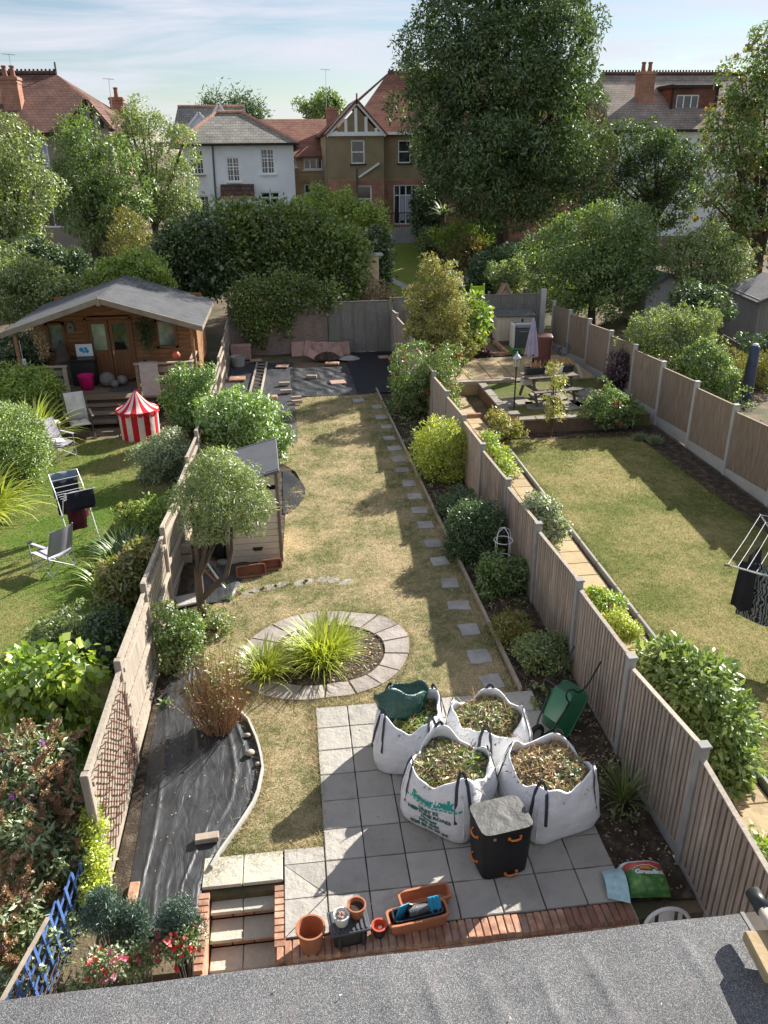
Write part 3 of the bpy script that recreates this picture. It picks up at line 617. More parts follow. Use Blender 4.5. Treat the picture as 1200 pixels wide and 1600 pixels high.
MB().cbox((9.9, 25.0, 1.1), (.2, .2, 2.2), .01).build('fence_post', MT['concrete']); tag(bpy.data.objects['fence_post'], 'pale concrete post at the far corner of right hand garden', 'post')
# ---------------------------------------------------------------- things on the patio and lawn
rng = np.random.default_rng(11)
def bagpt(th, h, H, hf, seed, out=0.):
    e = 5.5-2.6*h; w = np.interp(h, [0, .04, .2, .55, .85, 1], [.88, .95, 1.02, 1.06, .98, .93])
    c, s = abs(math.cos(th)), abs(math.sin(th)); r = hf*w/((c**e+s**e)**(1/e))
    r *= 1+.022*math.sin(3*th+seed+4*h)+.012*math.sin(9*th+seed*2+7*h)*(.4+h)-.022*abs(math.sin(6.5*th+seed+3*math.sin(5*h+seed)))*(.3+h)-.012*abs(math.sin(9*h+1.5*math.sin(2*th+seed)))
    z = H*h*(1+.10*h*math.cos(4*(th-math.pi/4))*-1*-1+.05*h*math.sin(2*th+seed)+.02*h*math.sin(11*th+seed))
    return ((r+out)*math.cos(th), (r+out)*math.sin(th), z)
def bulk_bag(label, cx, cy, rz, H, hf, seed, straps=(0, 1, 2, 3)):
    t = thing('bulk_bag', label, 'bulk bag', (cx, cy, .04), rz, 'white bulk bags on the patio'); n = 72; m_ = MB()
    hs = [0, .02, .06, .14, .25, .38, .52, .66, .8, .9, .97, 1.0]; v = []
    for h in hs:
        for j in range(n): v.append(bagpt(2*math.pi*j/n, h, H, hf, seed))
    for h, io in ((1.005, -.016), (.95, -.03), (.82, -.035)):
        for j in range(n): v.append(bagpt(2*math.pi*j/n, min(h, 1.0), H*(1 if h > .99 else 1), hf, seed, io))
    k = len(hs)+3
    m_._add(v, [(i*n+j, i*n+(j+1) % n, (i+1)*n+(j+1) % n, (i+1)*n+j) for i in range(k-1) for j in range(n)]+[tuple(reversed(range(n)))])
    m_.build('bag_body', MT['bag_white'], t, smooth=True)
    for q in straps:
        th = math.pi/4+q*math.pi/2; pts = []
        for dth, h in ((-.16, .45), (-.15, .72), (-.13, .93), (-.06, 1.08), (.0, 1.13), (.07, 1.07), (.13, .92), (.15, .70), (.16, .45)):
            p = bagpt(th+dth, min(h, 1), H, hf, seed, .008 if h <= 1 else -.02); pts.append((p[0], p[1], p[2]+max(0, h-1)*H*.8))
        m2 = MB(); tn = Vector((-math.sin(th), math.cos(th), 0))
        for a, b in zip(pts[:-1], pts[1:]): m2.bar(a, b, .036, .005, up=(math.cos(th), math.sin(th), .15))
        m2.build('lifting_loop', MT['strap_dark'], t)
    for q in range(4):
        th = math.pi/4+q*math.pi/2; MB().tube([bagpt(th, h, H, hf, seed, .003) for h in (.02, .2, .4, .6, .8, .98)], .007, 5).build('corner_seam', MT['bag_white'], t)
    return t
def clippings(label, cx, cy, rz, H, hf, seed, top, mats, n=1500, twigs=60):
    g = np.random.default_rng(int(seed)); m_ = MB(); nn = 24
    def dom(u, v):
        th = 2*math.pi*u; p = bagpt(th, .8, H, hf, seed, -.04); q = np.array([p[0]*v, p[1]*v, 0.])
        return (p[0]*v, p[1]*v, H*.80+top*(1-v**2.2)+.02*float(sn(q, 14, seed)))
    m_.grid(dom, nn, 10, wrap=True)
    core = m_.build('clippings', MT['mulch'], None, (cx, cy, .04), smooth=True, rz=rz); tag(core, label, 'clippings', kind='stuff')
    for mi, (mat, fr, side) in enumerate(mats):
        N = int(n*fr); a = g.random(N)*2*math.pi; r = np.sqrt(g.random(N))*.98
        if side is not None: a = side+g.normal(size=N)*.55; r = .35+.6*g.random(N)
        P = np.array([dom(aa/(2*math.pi) % 1, rr_) for aa, rr_ in zip(a, r)]); P[:, 2] += .006+g.random(N)*.035
        d = unit(np.c_[g.normal(size=(N, 2)), g.normal(size=N)*.35]); nm = unit(np.c_[g.normal(size=(N, 2))*.5, np.ones(N)])
        link('cut_leaves', leafmesh('cut_leaves', P, d, nm, .022+.07*g.random(N)**2, .42), MT[mat], core)
    N = n//7; a = g.random(N)*6.283; r = np.sqrt(g.random(N))*.9; P = np.array([dom(aa/6.2832 % 1, rr_) for aa, rr_ in zip(a, r)]); P[:, 2] += .02+.03*g.random(N)
    link('cut_grass', leafmesh('cut_grass', P, unit(np.c_[g.normal(size=(N, 2)), g.normal(size=N)*.3]), unit(np.c_[g.normal(size=(N, 2))*.5, np.ones(N)]), .08+.12*g.random(N), .06), MT['lf_dry'], core)
    m2 = MB()
    for k in range(twigs):
        a, r = g.random()*6.28, math.sqrt(g.random())*.85; p = Vector(dom(a/6.283 % 1, r)); d = Vector((g.normal(), g.normal(), g.normal()*.25)).normalized(); L = .06+.20*g.random()
        q = p+Vector((0, 0, .02)); m2.tube([q-d*L, q+Vector((0, 0, .012)), q+d*L], .0028+.003*g.random(), 4)
    m2.build('cut_twigs', MT['dry_stalk'], core)
BG = [('white bulk bag with a green sack stuffed in its open top', 1.17, 2.02, R(-14), .76, .42, 1.), ('white bulk bag of clippings nearest the green wheelbarrow', 2.14, 1.82, R(28), .74, .45, 2.3),
      ('white bulk bag with printed address, behind the black insulated box', 1.50, 1.02, R(-40), .76, .47, 3.1), ('white bulk bag of dry clippings nearest the fence, right of black box', 2.64, .84, R(16), .74, .48, 4.2)]
for q in BG: bulk_bag(*q)
clippings('green leafy cuttings under the sack in the rear left bulk bag', 1.17, 2.02, R(-14), .76, .42, 1., .02, [('clip_green', .6, None), ('lf_bright', .7, -.6)], 900, 12)
clippings('tangled twigs and leaves heaped in the rear right bulk bag', 2.14, 1.82, R(28), .74, .45, 2, .10, [('clip_green', .8, None), ('lf_mid', .5, None), ('clip_brown', .35, None)], 2000, 110)
clippings('brown and green hedge clippings in the bag with printed address', 1.50, 1.02, R(-40), .76, .47, 3, .08, [('clip_brown', .45, None), ('clip_green', 1.0, None), ('lf_mid', .6, .9), ('lf_bright', .35, .9)], 2000, 90)
clippings('dry brown clippings heaped in the bag nearest the fence', 2.64, .84, R(16), .74, .48, 4, .12, [('clip_brown', 1.2, None), ('lf_box', .25, -.8)], 1700, 80)
def textmesh(s, size, align='CENTER'):
    c = bpy.data.curves.new('t', 'FONT'); c.body = s; c.size = size; c.align_x = align; c.resolution_u = 2; c.offset = .004*size/.06
    o = bpy.data.objects.new('t', c); COL.objects.link(o); bpy.context.view_layer.update(); dg = bpy.context.evaluated_depsgraph_get()
    me = bpy.data.meshes.new_from_object(o.evaluated_get(dg)); bpy.data.objects.remove(o); return me
bagC = [o for o in bpy.data.objects if o.get('label') == BG[2][0]][0]
for s, h, sz, mt, dx in (('Severtoak', .66, .125, 'ink_teal', .03), ('UNIT 52', .50, .070, 'ink_green', .0), ('NEPTUNE ROAD', .405, .070, 'ink_green', .0), ('Harrow', .315, .066, 'ink_green', 0), ('HA1 4HX', .225, .066, 'ink_green', 0), ('020 88 66 99 44', .125, .072, 'ink_green', 0)):
    me = textmesh(s, sz); bm = bmesh.new(); bm.from_mesh(me)
    bmesh.ops.triangulate(bm, faces=bm.faces[:]); bmesh.ops.subdivide_edges(bm, edges=[e for e in bm.edges if e.calc_length() > .03], cuts=2)
    for v_ in bm.verts: v_.co = Vector(bagpt(-math.pi/2+(v_.co.x+dx)/.49, h+v_.co.y/.76, .76, .47, 3.1, .006))
    bm.to_mesh(me); bm.free(); link('printed_text', me, MT[mt], bagC)
m_ = MB()
for k in range(14): 
    a = -math.pi/2-.62+.10*k; m_.poly([bagpt(a, .615, .76, .47, 3.1, .006), bagpt(a+.07, .615, .76, .47, 3.1, .006), bagpt(a+.07, .637, .76, .47, 3.1, .006), bagpt(a, .637, .76, .47, 3.1, .006)])
m_.build('printed_underline', MT['ink_teal'], bagC)
# green sack lying in the rear left bag
def sack(u, v):
    th = 2*math.pi*u; r = np.interp(v, [0, .15, .5, .8, 1, 1.0], [.02, .2, .27, .29, .30, .30]); q = np.array([math.cos(th), math.sin(th), v*2.])
    r = r*(1+.10*float(sn(q, 2.6, 1))+.05*float(sn(q, 7, 2))); return (r*1.25*math.cos(th), r*.72*math.sin(th), v*.40+.05*math.sin(2*th)*v+.03*math.sin(5*th)*v)
o = MB().grid(sack, 40, 16, wrap=True).build('garden_sack', MT['green_tarp'], smooth=True)
o.location = (1.08, 2.02, .60); o.rotation_euler = (R(-22), R(10), R(20)); tag(o, 'crumpled dark green woven sack lying in rear left bulk bag', 'sack')
sm_ = o.modifiers.new('thick', 'SOLIDIFY'); sm_.thickness = .006
# insulated box bag
bx = thing('insulated_box_bag', 'black insulated box bag with grey lid and orange handles on patio', 'storage bag', (1.90, .21, .04), R(9))
def rbox(w, d, h, r, taper=1., n=6, bul=0.):
    def fn(u, v):
        th = 2*math.pi*u; c, s = math.cos(th), math.sin(th); e = 7; q = 1/((abs(c)**e+abs(s)**e)**(1/e)); k = (taper+(1-taper)*v)*(1+bul*math.sin(math.pi*v))
        return (w/2*c*q*k, d/2*s*q*k, h*v)
    return fn
m_ = MB(); m_.grid(rbox(.58, .47, .62, .05, .90, bul=.02), 48, 12, wrap=True); m_.build('body', MT['bag_black'], bx, smooth=True)
m_ = MB(); m_.grid(lambda u, v: (lambda p: (p[0]*1.02, p[1]*1.02, .60+.07*v))(rbox(.58, .47, 1, .05)(u, 0)), 48, 2, wrap=True); lid = m_.build('lid_rim', MT['bag_black'], bx, smooth=True)
def lidtop(u, v):
    p = rbox(.58, .47, 1, .05)(u, 0); q = np.array([p[0]*v*6, p[1]*v*6, 0.]); return (p[0]*v*1.015, p[1]*v*1.015, .672+.018*float(sn(q, 1.1, 3))*(1-v*v)+.012*float(sn(q, 3.3, 1))*(1-v))
MB().grid(lidtop, 48, 16, wrap=True).build('lid', MT['bag_top'], bx, smooth=True)
def handle(p, ax, L=.13, out=.035, z=0):
    p = Vector(p); ax = Vector(ax); o_ = Vector((ax.y, -ax.x, 0)); m2 = MB()
    pts = [p-ax*L/2+o_*.004, p-ax*L*.38+o_*out, p+o_*(out+.008), p+ax*L*.38+o_*out, p+ax*L/2+o_*.004]
    m2.tube(pts, .011, 6); m2.box(pts[0], (.028, .02, .03)); m2.box(pts[-1], (.028, .02, .03)); return m2
for p, ax in (((.06, -.238, .57), (1, 0, 0)), ((.05, -.222, .05), (1, 0, 0)), ((-.292, -.02, .52), (0, -1, 0)), ((-.272, .0, .14), (0, -1, 0)), ((.293, .06, .55), (0, 1, 0))):
    handle(p, ax).build('handle', MT['orange'], bx, smooth=True)
MB().box((-.17, -.243, .605), (.03, .01, .03)).build('zip_pull', MT['metal_grey'], bx)
# ---- pots along the brick edge
def pot(name, label, loc, r0, r1, h, mat, rim=.012, fill=None, rimh=.03):
    t = thing(name, label, 'pot', loc); m_ = MB().lathe([(r0*.96, 0), (r0, .004), (r1, h-rimh), (r1+rim, h-rimh), (r1+rim, h), (r1-.006, h), (r1-.012, h-.02), (r0*.93, .02), (0.0001, .02)], 28)
    smoothed(m_.build('pot_body', MT[mat], t)); 
    if fill: MB().lathe([(r1*.93, h*.70), (r1*.5, h*.72), (.0001, h*.71)], 20).build('soil', MT[fill], t)
    return t
p1 = G(487, 1478, .02); pot('plant_pot', 'empty tall terracotta coloured pot at the top of steps', p1, .105, .135, .27, 'terracotta')
cr_ = G(546, 1466, .02); t = thing('storage_crate', 'upturned dark grey plastic crate carrying two small pots', 'crate', (cr_[0], cr_[1]+.03, .02), R(6))
MB().grid(rbox(.36, .25, .20, .03, .92), 32, 4, wrap=True).build('crate_side', MT['plastic_black'], t, smooth=True)
m_ = MB().cbox((0, 0, .205), (.40, .29, .025), .006); m_.build('crate_base', MT['plastic_grey'], t)
for k in range(8): MB().cbox((-.16+k*.0457, 0, .222), (.022, .25, .014), .004).build('rib', MT['plastic_grey'], t)
for k in (-1, 1): MB().cbox((k*.12, -.135, .10), (.03, .02, .17), .004).build('rib', MT['plastic_black'], t)
w_ = pot('plant_pot', 'small white pot full of broken crocks on the crate', (cr_[0]-.07, cr_[1]+.0, .25), .062, .076, .13, 'pot_white', .006, None)
for k in range(16):
    a, r = random.uniform(0, 6.3), random.uniform(0, .055); MB().cbox((r*math.cos(a), r*math.sin(a), .115+random.uniform(0, .03)), (.045, .03, .008), .002, rot=Euler((random.uniform(-1, 1), random.uniform(-1, 1), random.uniform(0, 3))).to_matrix()).build('crock', MT[random.choice(['terracotta', 'terracotta_dark', 'pot_white', 'stone_grey'])], w_)
pot('plant_pot', 'small terracotta pot standing on the back of the crate', (cr_[0]+.085, cr_[1]+.07, .25), .062, .088, .155, 'terracotta', .008, 'soil')
p3 = G(593, 1462, .02); t = pot('plant_pot', 'little red pot nested in a black pot beside the crate', (p3[0], p3[1]+.02, .02), .058, .072, .10, 'plastic_black', .004)
MB().lathe([(.05, .03), (.066, .12), (.08, .12), (.08, .135), (.062, .135), (.05, .08), (.0001, .08)], 24).build('inner_pot', MT['pot_red'], t, smooth=False); MB().cbox((.01, 0, .09), (.035, .03, .02), .004).build('label', MT['plastic_white'], t)
def trough(name, label, loc, rz, L, w, h, mat, rim=.016, cat='trough', rx=0):
    t = thing(name, label, cat, loc, rz); m_ = MB(); prof = [(.86, 0, 0), (.98, h-.03, 0), (1.0, h-.03, rim), (1.0, h, rim), (.97, h, -.004), (.84, .03, -.01)]; v = []; n = 40
    for k, z, ex in prof:
        for j in range(n):
            th = 2*math.pi*j/n; c, s = math.cos(th), math.sin(th); e = 9; q = 1/((abs(c)**e+abs(s)**e)**(1/e)); v.append(((L/2*(1-(1-k)*w/L)+ex)*c*q, (w/2*k+ex)*s*q, z))
    m_._add(v, [(i*n+j, i*n+(j+1) % n, (i+1)*n+(j+1) % n, (i+1)*n+j) for i in range(len(prof)-1) for j in range(n)]+[tuple(reversed(range(n))), tuple(range((len(prof)-1)*n, len(prof)*n))])
    smoothed(m_.build('trough_body', MT[mat], t)); t.rotation_euler[0] = rx; return t
p4 = G(655, 1450, .02)
trough('planter_trough', 'terracotta coloured trough holding a black trough of garden tools', (p4[0]-.01, p4[1]+.05, .02), R(7), .60, .19, .165, 'terracotta')
trough('planter_trough', 'second terracotta coloured trough showing behind the tool trough', (p4[0]+.10, p4[1]+.27, .02), R(7), .52, .17, .15, 'terracotta')
trough('planter_trough', 'black plastic trough nested in a terracotta trough with tools in it', (p4[0]-.01, p4[1]+.06, .075), R(7), .50, .15, .125, 'plastic_black', .010)
t = thing('trowel', 'bright blue hand scoop standing upright in the black trough', 'tool', (p4[0]+.17, p4[1]+.06, .20), R(10)); 
MB().extr([(-.065, .0), (0, -.07), (.065, 0), (.065, .13), (-.065, .13)], 'y', -.006, .006).build('blade', MT['plastic_blue'], t); 
for k in (-1, 0, 1): MB().box((k*.04, -.012, .065), (.012, .012, .12)).build('ridge', MT['plastic_blue'], t)
MB().tube([(0, -.008, -.02), (0, -.02, -.02)], .02, 10).build('hole_rim', MT['plastic_black'], t); t.rotation_euler = (R(-22), 0, R(8))
t = thing('dustpan', 'teal blue plastic board leaning in the black trough', 'tool', (p4[0]-.17, p4[1]+.05, .13), R(30)); MB().cbox((0, 0, .09), (.13, .012, .19), .004, rot=Euler((.1, .25, 0)).to_matrix()).build('board', MT['plastic_blue'], t)
t = thing('pot_stack', 'nested stack of grey plastic pots lying in black trough', 'pots', (p4[0]-.02, p4[1]+.06, .205), R(8))
for k in range(7): smoothed(MB().tube([(-.085+k*.013, 0, 0), (-.075+k*.013, 0, 0), (.05+k*.013, 0, 0)], [.058, .055, .042], 18, cap=False).build('pot', MT['stone_ball' if k % 2 else 'plastic_grey'], t))
t = thing('dust_brush', 'black handled brush propped in the black trough', 'tool', (p4[0]-.10, p4[1]+.07, .16)); MB().cbox((0, 0, .06), (.05, .03, .15), .008, rot=Euler((0, .35, 0)).to_matrix()).build('brush_head', MT['plastic_black'], t)
# ---- compost bag and plastic chair
cb_ = thing('compost_bag', 'green and red compost bag lying on soil at the patio corner', 'compost bag', (3.38, -.27, .02), R(-6))
def pil(w, d, h):
    def fn(u, v):
        x, y = (u-.5), (v-.5); k = max(0, (1-abs(2*x)**4))*max(0, (1-abs(2*y)**4)); q = np.array([x*5, y*5, 0.]); return (x*w*(1-.10*k*0), y*d, .03+h*k**.45+.02*float(sn(q, 1.3, 2))*k)
    return fn
P0 = pil(.46, .40, .16)
for nm, v0, v1, mt in (('front_print', 0, .62, 'bag_green'), ('red_band', .62, .8, 'bag_red'), ('white_band', .8, 1., 'bag_pale')):
    if mt not in MT: M(mt, {'bag_green': (.05, .17, .04), 'bag_red': (.42, .05, .035), 'bag_pale': (.66, .72, .78)}[mt], .35, 9, .35, 30, .3, spec=.5, tint={'bag_green': (.13, .28, .06), 'bag_red': (.5, .1, .05), 'bag_pale': (.75, .8, .84)}[mt])
    MB().grid(lambda u, v, v0=v0, v1=v1: P0(u, v0+(v1-v0)*v), 24, 10).build(nm, MT[mt], cb_, smooth=True)
M('bag_blue', (.40, .60, .62), .2, 12, .4, 40, .3)
MB().grid(lambda u, v: (-.23-.22*v+.02*u, (-.26+.45*u)*(1-.25*v)-.02, .05+.10*math.sin(math.pi*u)*(1-.5*v)), 12, 8).build('folded_end', MT['bag_blue'], cb_, smooth=True)
me = textmesh('Grandiol', .085); 
for v_ in me.vertices:
    p = P0(.5+(v_.co.x+.03)/.46, .40+v_.co.y/.40); v_.co = Vector((p[0], p[1], p[2]+.006))
link('printed_text', me, MT['plastic_white'], cb_)
MB().tube([(lambda p: (p[0], p[1], p[2]+.005))(P0(.5+.30*math.cos(a), .52+.16*math.sin(a))) for a in [k*.3 for k in range(1, 11)]], .004, 4).build('logo_arc', MT['plastic_white'], cb_)
MB().poly([(lambda p: (p[0], p[1], p[2]+.005))(P0(.5+.14*math.cos(a), .57+.09*math.sin(a))) for a in [k*math.pi/8 for k in range(9)]]).build('logo_sun', MT['orange'], cb_)
ch = thing('garden_chair', 'white plastic garden chair half hidden by the flat roof edge', 'chair', (3.46, -.93, -.80), 0)
def arch(w, h, y0, n=14): return [(w*math.cos(math.pi*k/n), y0+.05*math.sin(math.pi*k/n), h-.28+.28*math.sin(math.pi*k/n)**.7) for k in range(n+1)]
ap = arch(.25, .90, .22); MB().tube([(.25, .20, .40)]+ap+[(-.25, .20, .40)], .022, 8).build('back_frame', MT['plastic_white'], ch, smooth=True)
MB().grid(lambda u, v: (-.085+.17*u, .235+.045*v-.02*math.sin(math.pi*u), .44+.44*v), 8, 8).build('back_slat', MT['plastic_white'], ch, smooth=True)
for s in (-1, 1): MB().grid(lambda u, v, s=s: (s*(.125+.05*u), .23+.045*v, .44+.38*v), 3, 8).build('back_slat', MT['plastic_white'], ch, smooth=True)
MB().cbox((0, 0, .42), (.50, .46, .03), .012).build('seat', MT['plastic_white'], ch)
for s in (-1, 1):
    MB().tube([(s*.26, .2, .62), (s*.28, 0, .64), (s*.28, -.22, .62)], .02, 8).build('arm', MT['plastic_white'], ch, smooth=True)
    MB().tube([(s*.24, .2, .42), (s*.27, .28, 0)], .022, 8).build('leg', MT['plastic_white'], ch); MB().tube([(s*.26, -.22, .62), (s*.27, -.26, 0)], .022, 8).build('leg', MT['plastic_white'], ch)
# ---- wheelbarrow stood on its nose against the fence
wb = thing('wheelbarrow', 'dark green wheelbarrow tipped on its nose, leaning on the fence', 'wheelbarrow', (3.30, 2.05, .50))
wb.rotation_mode = 'XYZ'; wb.matrix_world = Matrix.Translation((3.20, 2.25, .47)) @ Matrix.Rotation(R(30), 4, 'Z') @ Matrix.Rotation(R(125), 4, 'Y') @ Matrix.Scale(.78, 4)
def tray(u, v, th_=0.):
    c, s = math.cos(2*math.pi*u), math.sin(2*math.pi*u); e = 6; q = 1/((abs(c)**e+abs(s)**e)**(1/e)); L = .28+.17*v; w = .20+.10*v
    return ((L-th_)*c*q+.05*v, (w-th_)*s*q, .30*v)
m_ = MB().grid(lambda u, v: tray(u, v), 48, 6, wrap=True); m_.grid(lambda u, v: tray(1-u, v, .008), 48, 6, wrap=True)
m_.grid(lambda u, v: tuple(a*v if k < 2 else 0 for k, a in enumerate(tray(1-u, 0))), 48, 3, wrap=True); m_.build('tray', MT['wb_green'], wb, smooth=True)
MB().tube([tray(k/48, 1)[:2]+(.30,) for k in range(49)], .014, 6).build('rolled_rim', MT['wb_green'], wb, smooth=True)
for s in (-1, 1):
    MB().tube([(.62, s*.06, -.10), (.40, s*.16, -.03), (.05, s*.2, -.03), (-.14, s*.22, -.05), (-.20, s*.24, -.22), (-.26, s*.24, -.30), (-.34, s*.24, -.30), (-.38, s*.25, -.20), (-.36, s*.26, -.02), (-.44, s*.27, .08), (-.62, s*.28, .12), (-1.0, s*.29, .13)], .016, 8).build('frame_tube', MT['metal_black'], wb, smooth=True)
MB().tube([(-.30, -.24, -.30), (-.30, .24, -.30)], .012, 6).build('cross_brace', MT['metal_black'], wb)
wh = MB(); 
for k in range(1): wh.tube([(.60+.14*math.cos(a), 0, -.16+.14*math.sin(a)) for a in [2*math.pi*q/24 for q in range(25)]], .045, 10, cap=False)
w2 = wh.build('wheel', MT['rubber'], wb, smooth=True); MB().tube([(.60, -.03, -.16), (.60, .03, -.16)], .10, 18).build('rim', MT['metal_grey'], w2)
MB().box((.58, 0, -.01), (.05, .34, .03)).build('nose_bar', MT['metal_grey'], wb); MB().box((-.305, .02, .22), (.006, .10, .07), rot=Euler((0, -.33, 0)).to_matrix()).build('sticker', MT['plastic_white'], wb)
# ---- stepping stones
for k, p in enumerate([(560, 627), (589, 637), (596, 653), (604, 668), (608, 686), (616, 702), (623, 719), (629, 736), (639, 757), (648, 777), (656, 799), (665, 822), (677, 851), (687, 879), (703, 913), (717, 948), (733, 986), (749, 1028), (768, 1068)]):
    g_ = random.Random(k); c = G(*p); w, d = .17+g_.uniform(-.02, .02), .165+g_.uniform(-.02, .02); pts = []
    for (ax, ay) in ((-1, -1), (-.3, -1), (.4, -1), (1, -1), (1, -.2), (1, 1), (.3, 1), (-.4, 1), (-1, 1), (-1, .1)): pts.append((ax*w*g_.uniform(.9, 1.06), ay*d*g_.uniform(.9, 1.06)))
    o = MB().prism(pts, 0, .022); o = o.build('stepping_stone', MT['stone_grey'], None, (c[0], c[1], .014), rz=R(g_.uniform(-8, 8)))
    ORD = ['farthest', 'second', 'third', 'fourth', 'fifth', 'sixth', 'seventh', 'eighth', 'ninth', 'tenth', 'eleventh', 'twelfth', 'thirteenth', 'fourteenth', 'fifteenth', 'sixteenth', 'seventeenth', 'eighteenth']
    o['label'] = 'nearest stepping stone, close to the patio' if k == 18 else '%s stepping stone counting from the far black membrane' % ORD[k]; o['category'] = 'paving stone'; o['group'] = 'stepping stones along the lawn'
# ---- stone ring bed
ring = thing('stone_ring', 'ring of pale riven slabs round the day lily bed', 'edging', (.28, 4.50, 0))
OUT = [(-.98, 3.74), (-.47, 3.42), (.22, 3.38), (.93, 3.53), (1.46, 4.2), (1.56, 4.85), (1.28, 5.42), (.80, 5.60), (.2, 5.72), (-.47, 5.52), (-.92, 5.1), (-1.12, 4.4)]
INN = [(-.64, 3.98), (-.28, 3.72), (.3, 3.70), (.77, 3.80), (1.07, 4.16), (1.13, 4.78), (.82, 5.14), (.3, 5.28), (-.15, 5.22), (-.5, 4.95), (-.72, 4.5)]
def polar(pl):
    A = [(math.atan2(y-4.5, x-.28), math.hypot(x-.28, y-4.5)) for x, y in pl]; A.sort(); a = np.array([q[0] for q in A]); r = np.array([q[1] for q in A])
    return lambda t: float(np.interp((t+math.pi) % (2*math.pi)-math.pi, np.r_[a-2*math.pi, a, a+2*math.pi], np.r_[r, r, r]))
ro, ri = polar(OUT), polar(INN)
cuts = [0]
for L in [.30, .34, .36, .34, .38, .40, .36, .34, .42, .40, .34, .36, .40, .36, .36, .38, .36]: cuts.append(cuts[-1]+L)
cuts = [c/cuts[-1]*2*math.pi+.2 for c in cuts]
for a, b in zip(cuts[:-1], cuts[1:]):
    g_ = .012; pts = [((ro(t_)-.0)*math.cos(t_), ro(t_)*math.sin(t_)) for t_ in np.linspace(a+g_, b-g_, 5)]+[(ri(t_)*math.cos(t_), ri(t_)*math.sin(t_)) for t_ in np.linspace(b-g_*1.6, a+g_*1.6, 4)]
    MB().prism(pts, 0, .035+random.uniform(0, .012)).build('slab', MT['slab_ring'], ring)
m_ = MB(); m_.prism([(ri(t_)*.99*math.cos(t_), ri(t_)*.99*math.sin(t_)) for t_ in np.linspace(0, 6.2, 30)], 0, .02); m_.build('soil', MT['soil'], ring)
o = thing('buried_stone_arc', 'worn arc of half buried pale stones in the lawn behind day lilies', 'stones', G(470, 912))
for k, (u, v, w) in enumerate([(385, 931, .30), (400, 923, .34), (420, 919, .34), (440, 914, .30), (470, 911, .30), (482, 909, .24), (506, 906, .26), (522, 908, .22), (540, 910, .24)]):
    c = Vector(G(u, v))-Vector(G(470, 912)); q = [(c.x+w/2*math.cos(t_)*random.uniform(.8, 1.1), c.y+.11*math.sin(t_)*random.uniform(.8, 1.1)+.05*math.cos(t_)) for t_ in np.linspace(0, 6.0, 9)]
    MB().prism(q, 0, .016).build('stone', MT['slab_ring' if k < 4 else 'stone_grey'], o)
# ---- brick and pebbles on the near membrane
c = G(324, 1313, .04); o = MB().cbox((0, 0, .05), (.27, .11, .07), .008).build('loose_brick', MT['timber'], None, (c[0], c[1], .03), rz=R(4)); tag(o, 'pale loose block weighing down the near black membrane', 'block')
for k, (u, v, r, lb) in enumerate([(391, 1179, .055, 'largest round pebble on the near black membrane'), (403, 1195, .034, 'small pebble touching the curved edging strip, nearest the steps'), (387, 1150, .036, 'small pebble on the membrane beside the dry canes')]):
    c = G(u, v, .04); q = MB().lathe([(.001, -.8), (.6, -.7), (.95, -.25), (1, .1), (.75, .6), (.35, .85), (.001, .92)], 16, fn=lambda w, z: 1+.08*math.sin(2*w+k)); o = q.build('pebble', MT['pebble'], None, (c[0], c[1], .03+r*.7), smooth=True); o.scale = (r*1.1, r, r*.85); tag(o, lb, 'pebble', 'pebbles on the near membrane')
# ---- small resin shed
sh = thing('garden_shed', 'small beige resin shed with sloping grey roof beside the lawn', 'shed', (-.95, 7.72, 0), R(2))
W2, D_, HR, HL = .50, 1.62, 1.84, 1.60
for k in range(12):
    z0, z1 = .03+k*.135, .03+(k+1)*.135-.008
    if z1 > HL-.02: break
    MB().cbox((0, 0, (z0+z1)/2), (2*W2-.04, .03, z1-z0), .005).build('plank', MT['resin_beige'], sh)
MB().extr([(-W2+.02, 1.6), (W2-.02, 1.6), (W2-.02, HR), (-W2+.02, HL)], 'y', -.012, .012).build('gable', MT['resin_beige'], sh)
MB().extr([(.02, .02), (D_, .02), (D_, HR), (.02, HR)], 'x', W2-.03, W2-.01).build('side_wall', MT['resin_beige'], sh)
MB().extr([(.02, .02), (D_, .02), (D_, HL), (.02, HL)], 'x', -W2+.01, -W2+.03).build('side_wall', MT['resin_beige'], sh)
MB().box((0, D_, .82), (2*W2-.06, .03, 1.6)).build('back_wall', MT['resin_beige'], sh)
for s, h in ((-1, HL), (1, HR)):
    MB().cbox((s*W2, -.005, h/2), (.06, .06, h), .006).build('corner_trim', MT['resin_brown'], sh)
MB().cbox((W2, D_, HR/2), (.06, .06, HR), .006).build('corner_trim', MT['resin_brown'], sh)
rt_ = Matrix.Rotation(-math.atan2(HR-HL, 2*W2), 3, 'Y')
MB().cbox((0, D_/2, (HR+HL)/2+.045), (2*W2+.16, D_+.22, .05), .008, rot=rt_).build('roof_sheet', MT['resin_roof'], sh)
for k in range(2): MB().cbox((0, -.04+k*1.7, (HR+HL)/2+.073), (2*W2+.14, .02, .012), .003, rot=rt_).build('roof_rib', MT['resin_roof'], sh)
MB().extr([(-.07, .28), (.07, .28), (.10, .35), (-.10, .35)], 'y', -.03, -.014).build('vent_handle', MT['plastic_black'], sh, (.06, 0, 0))
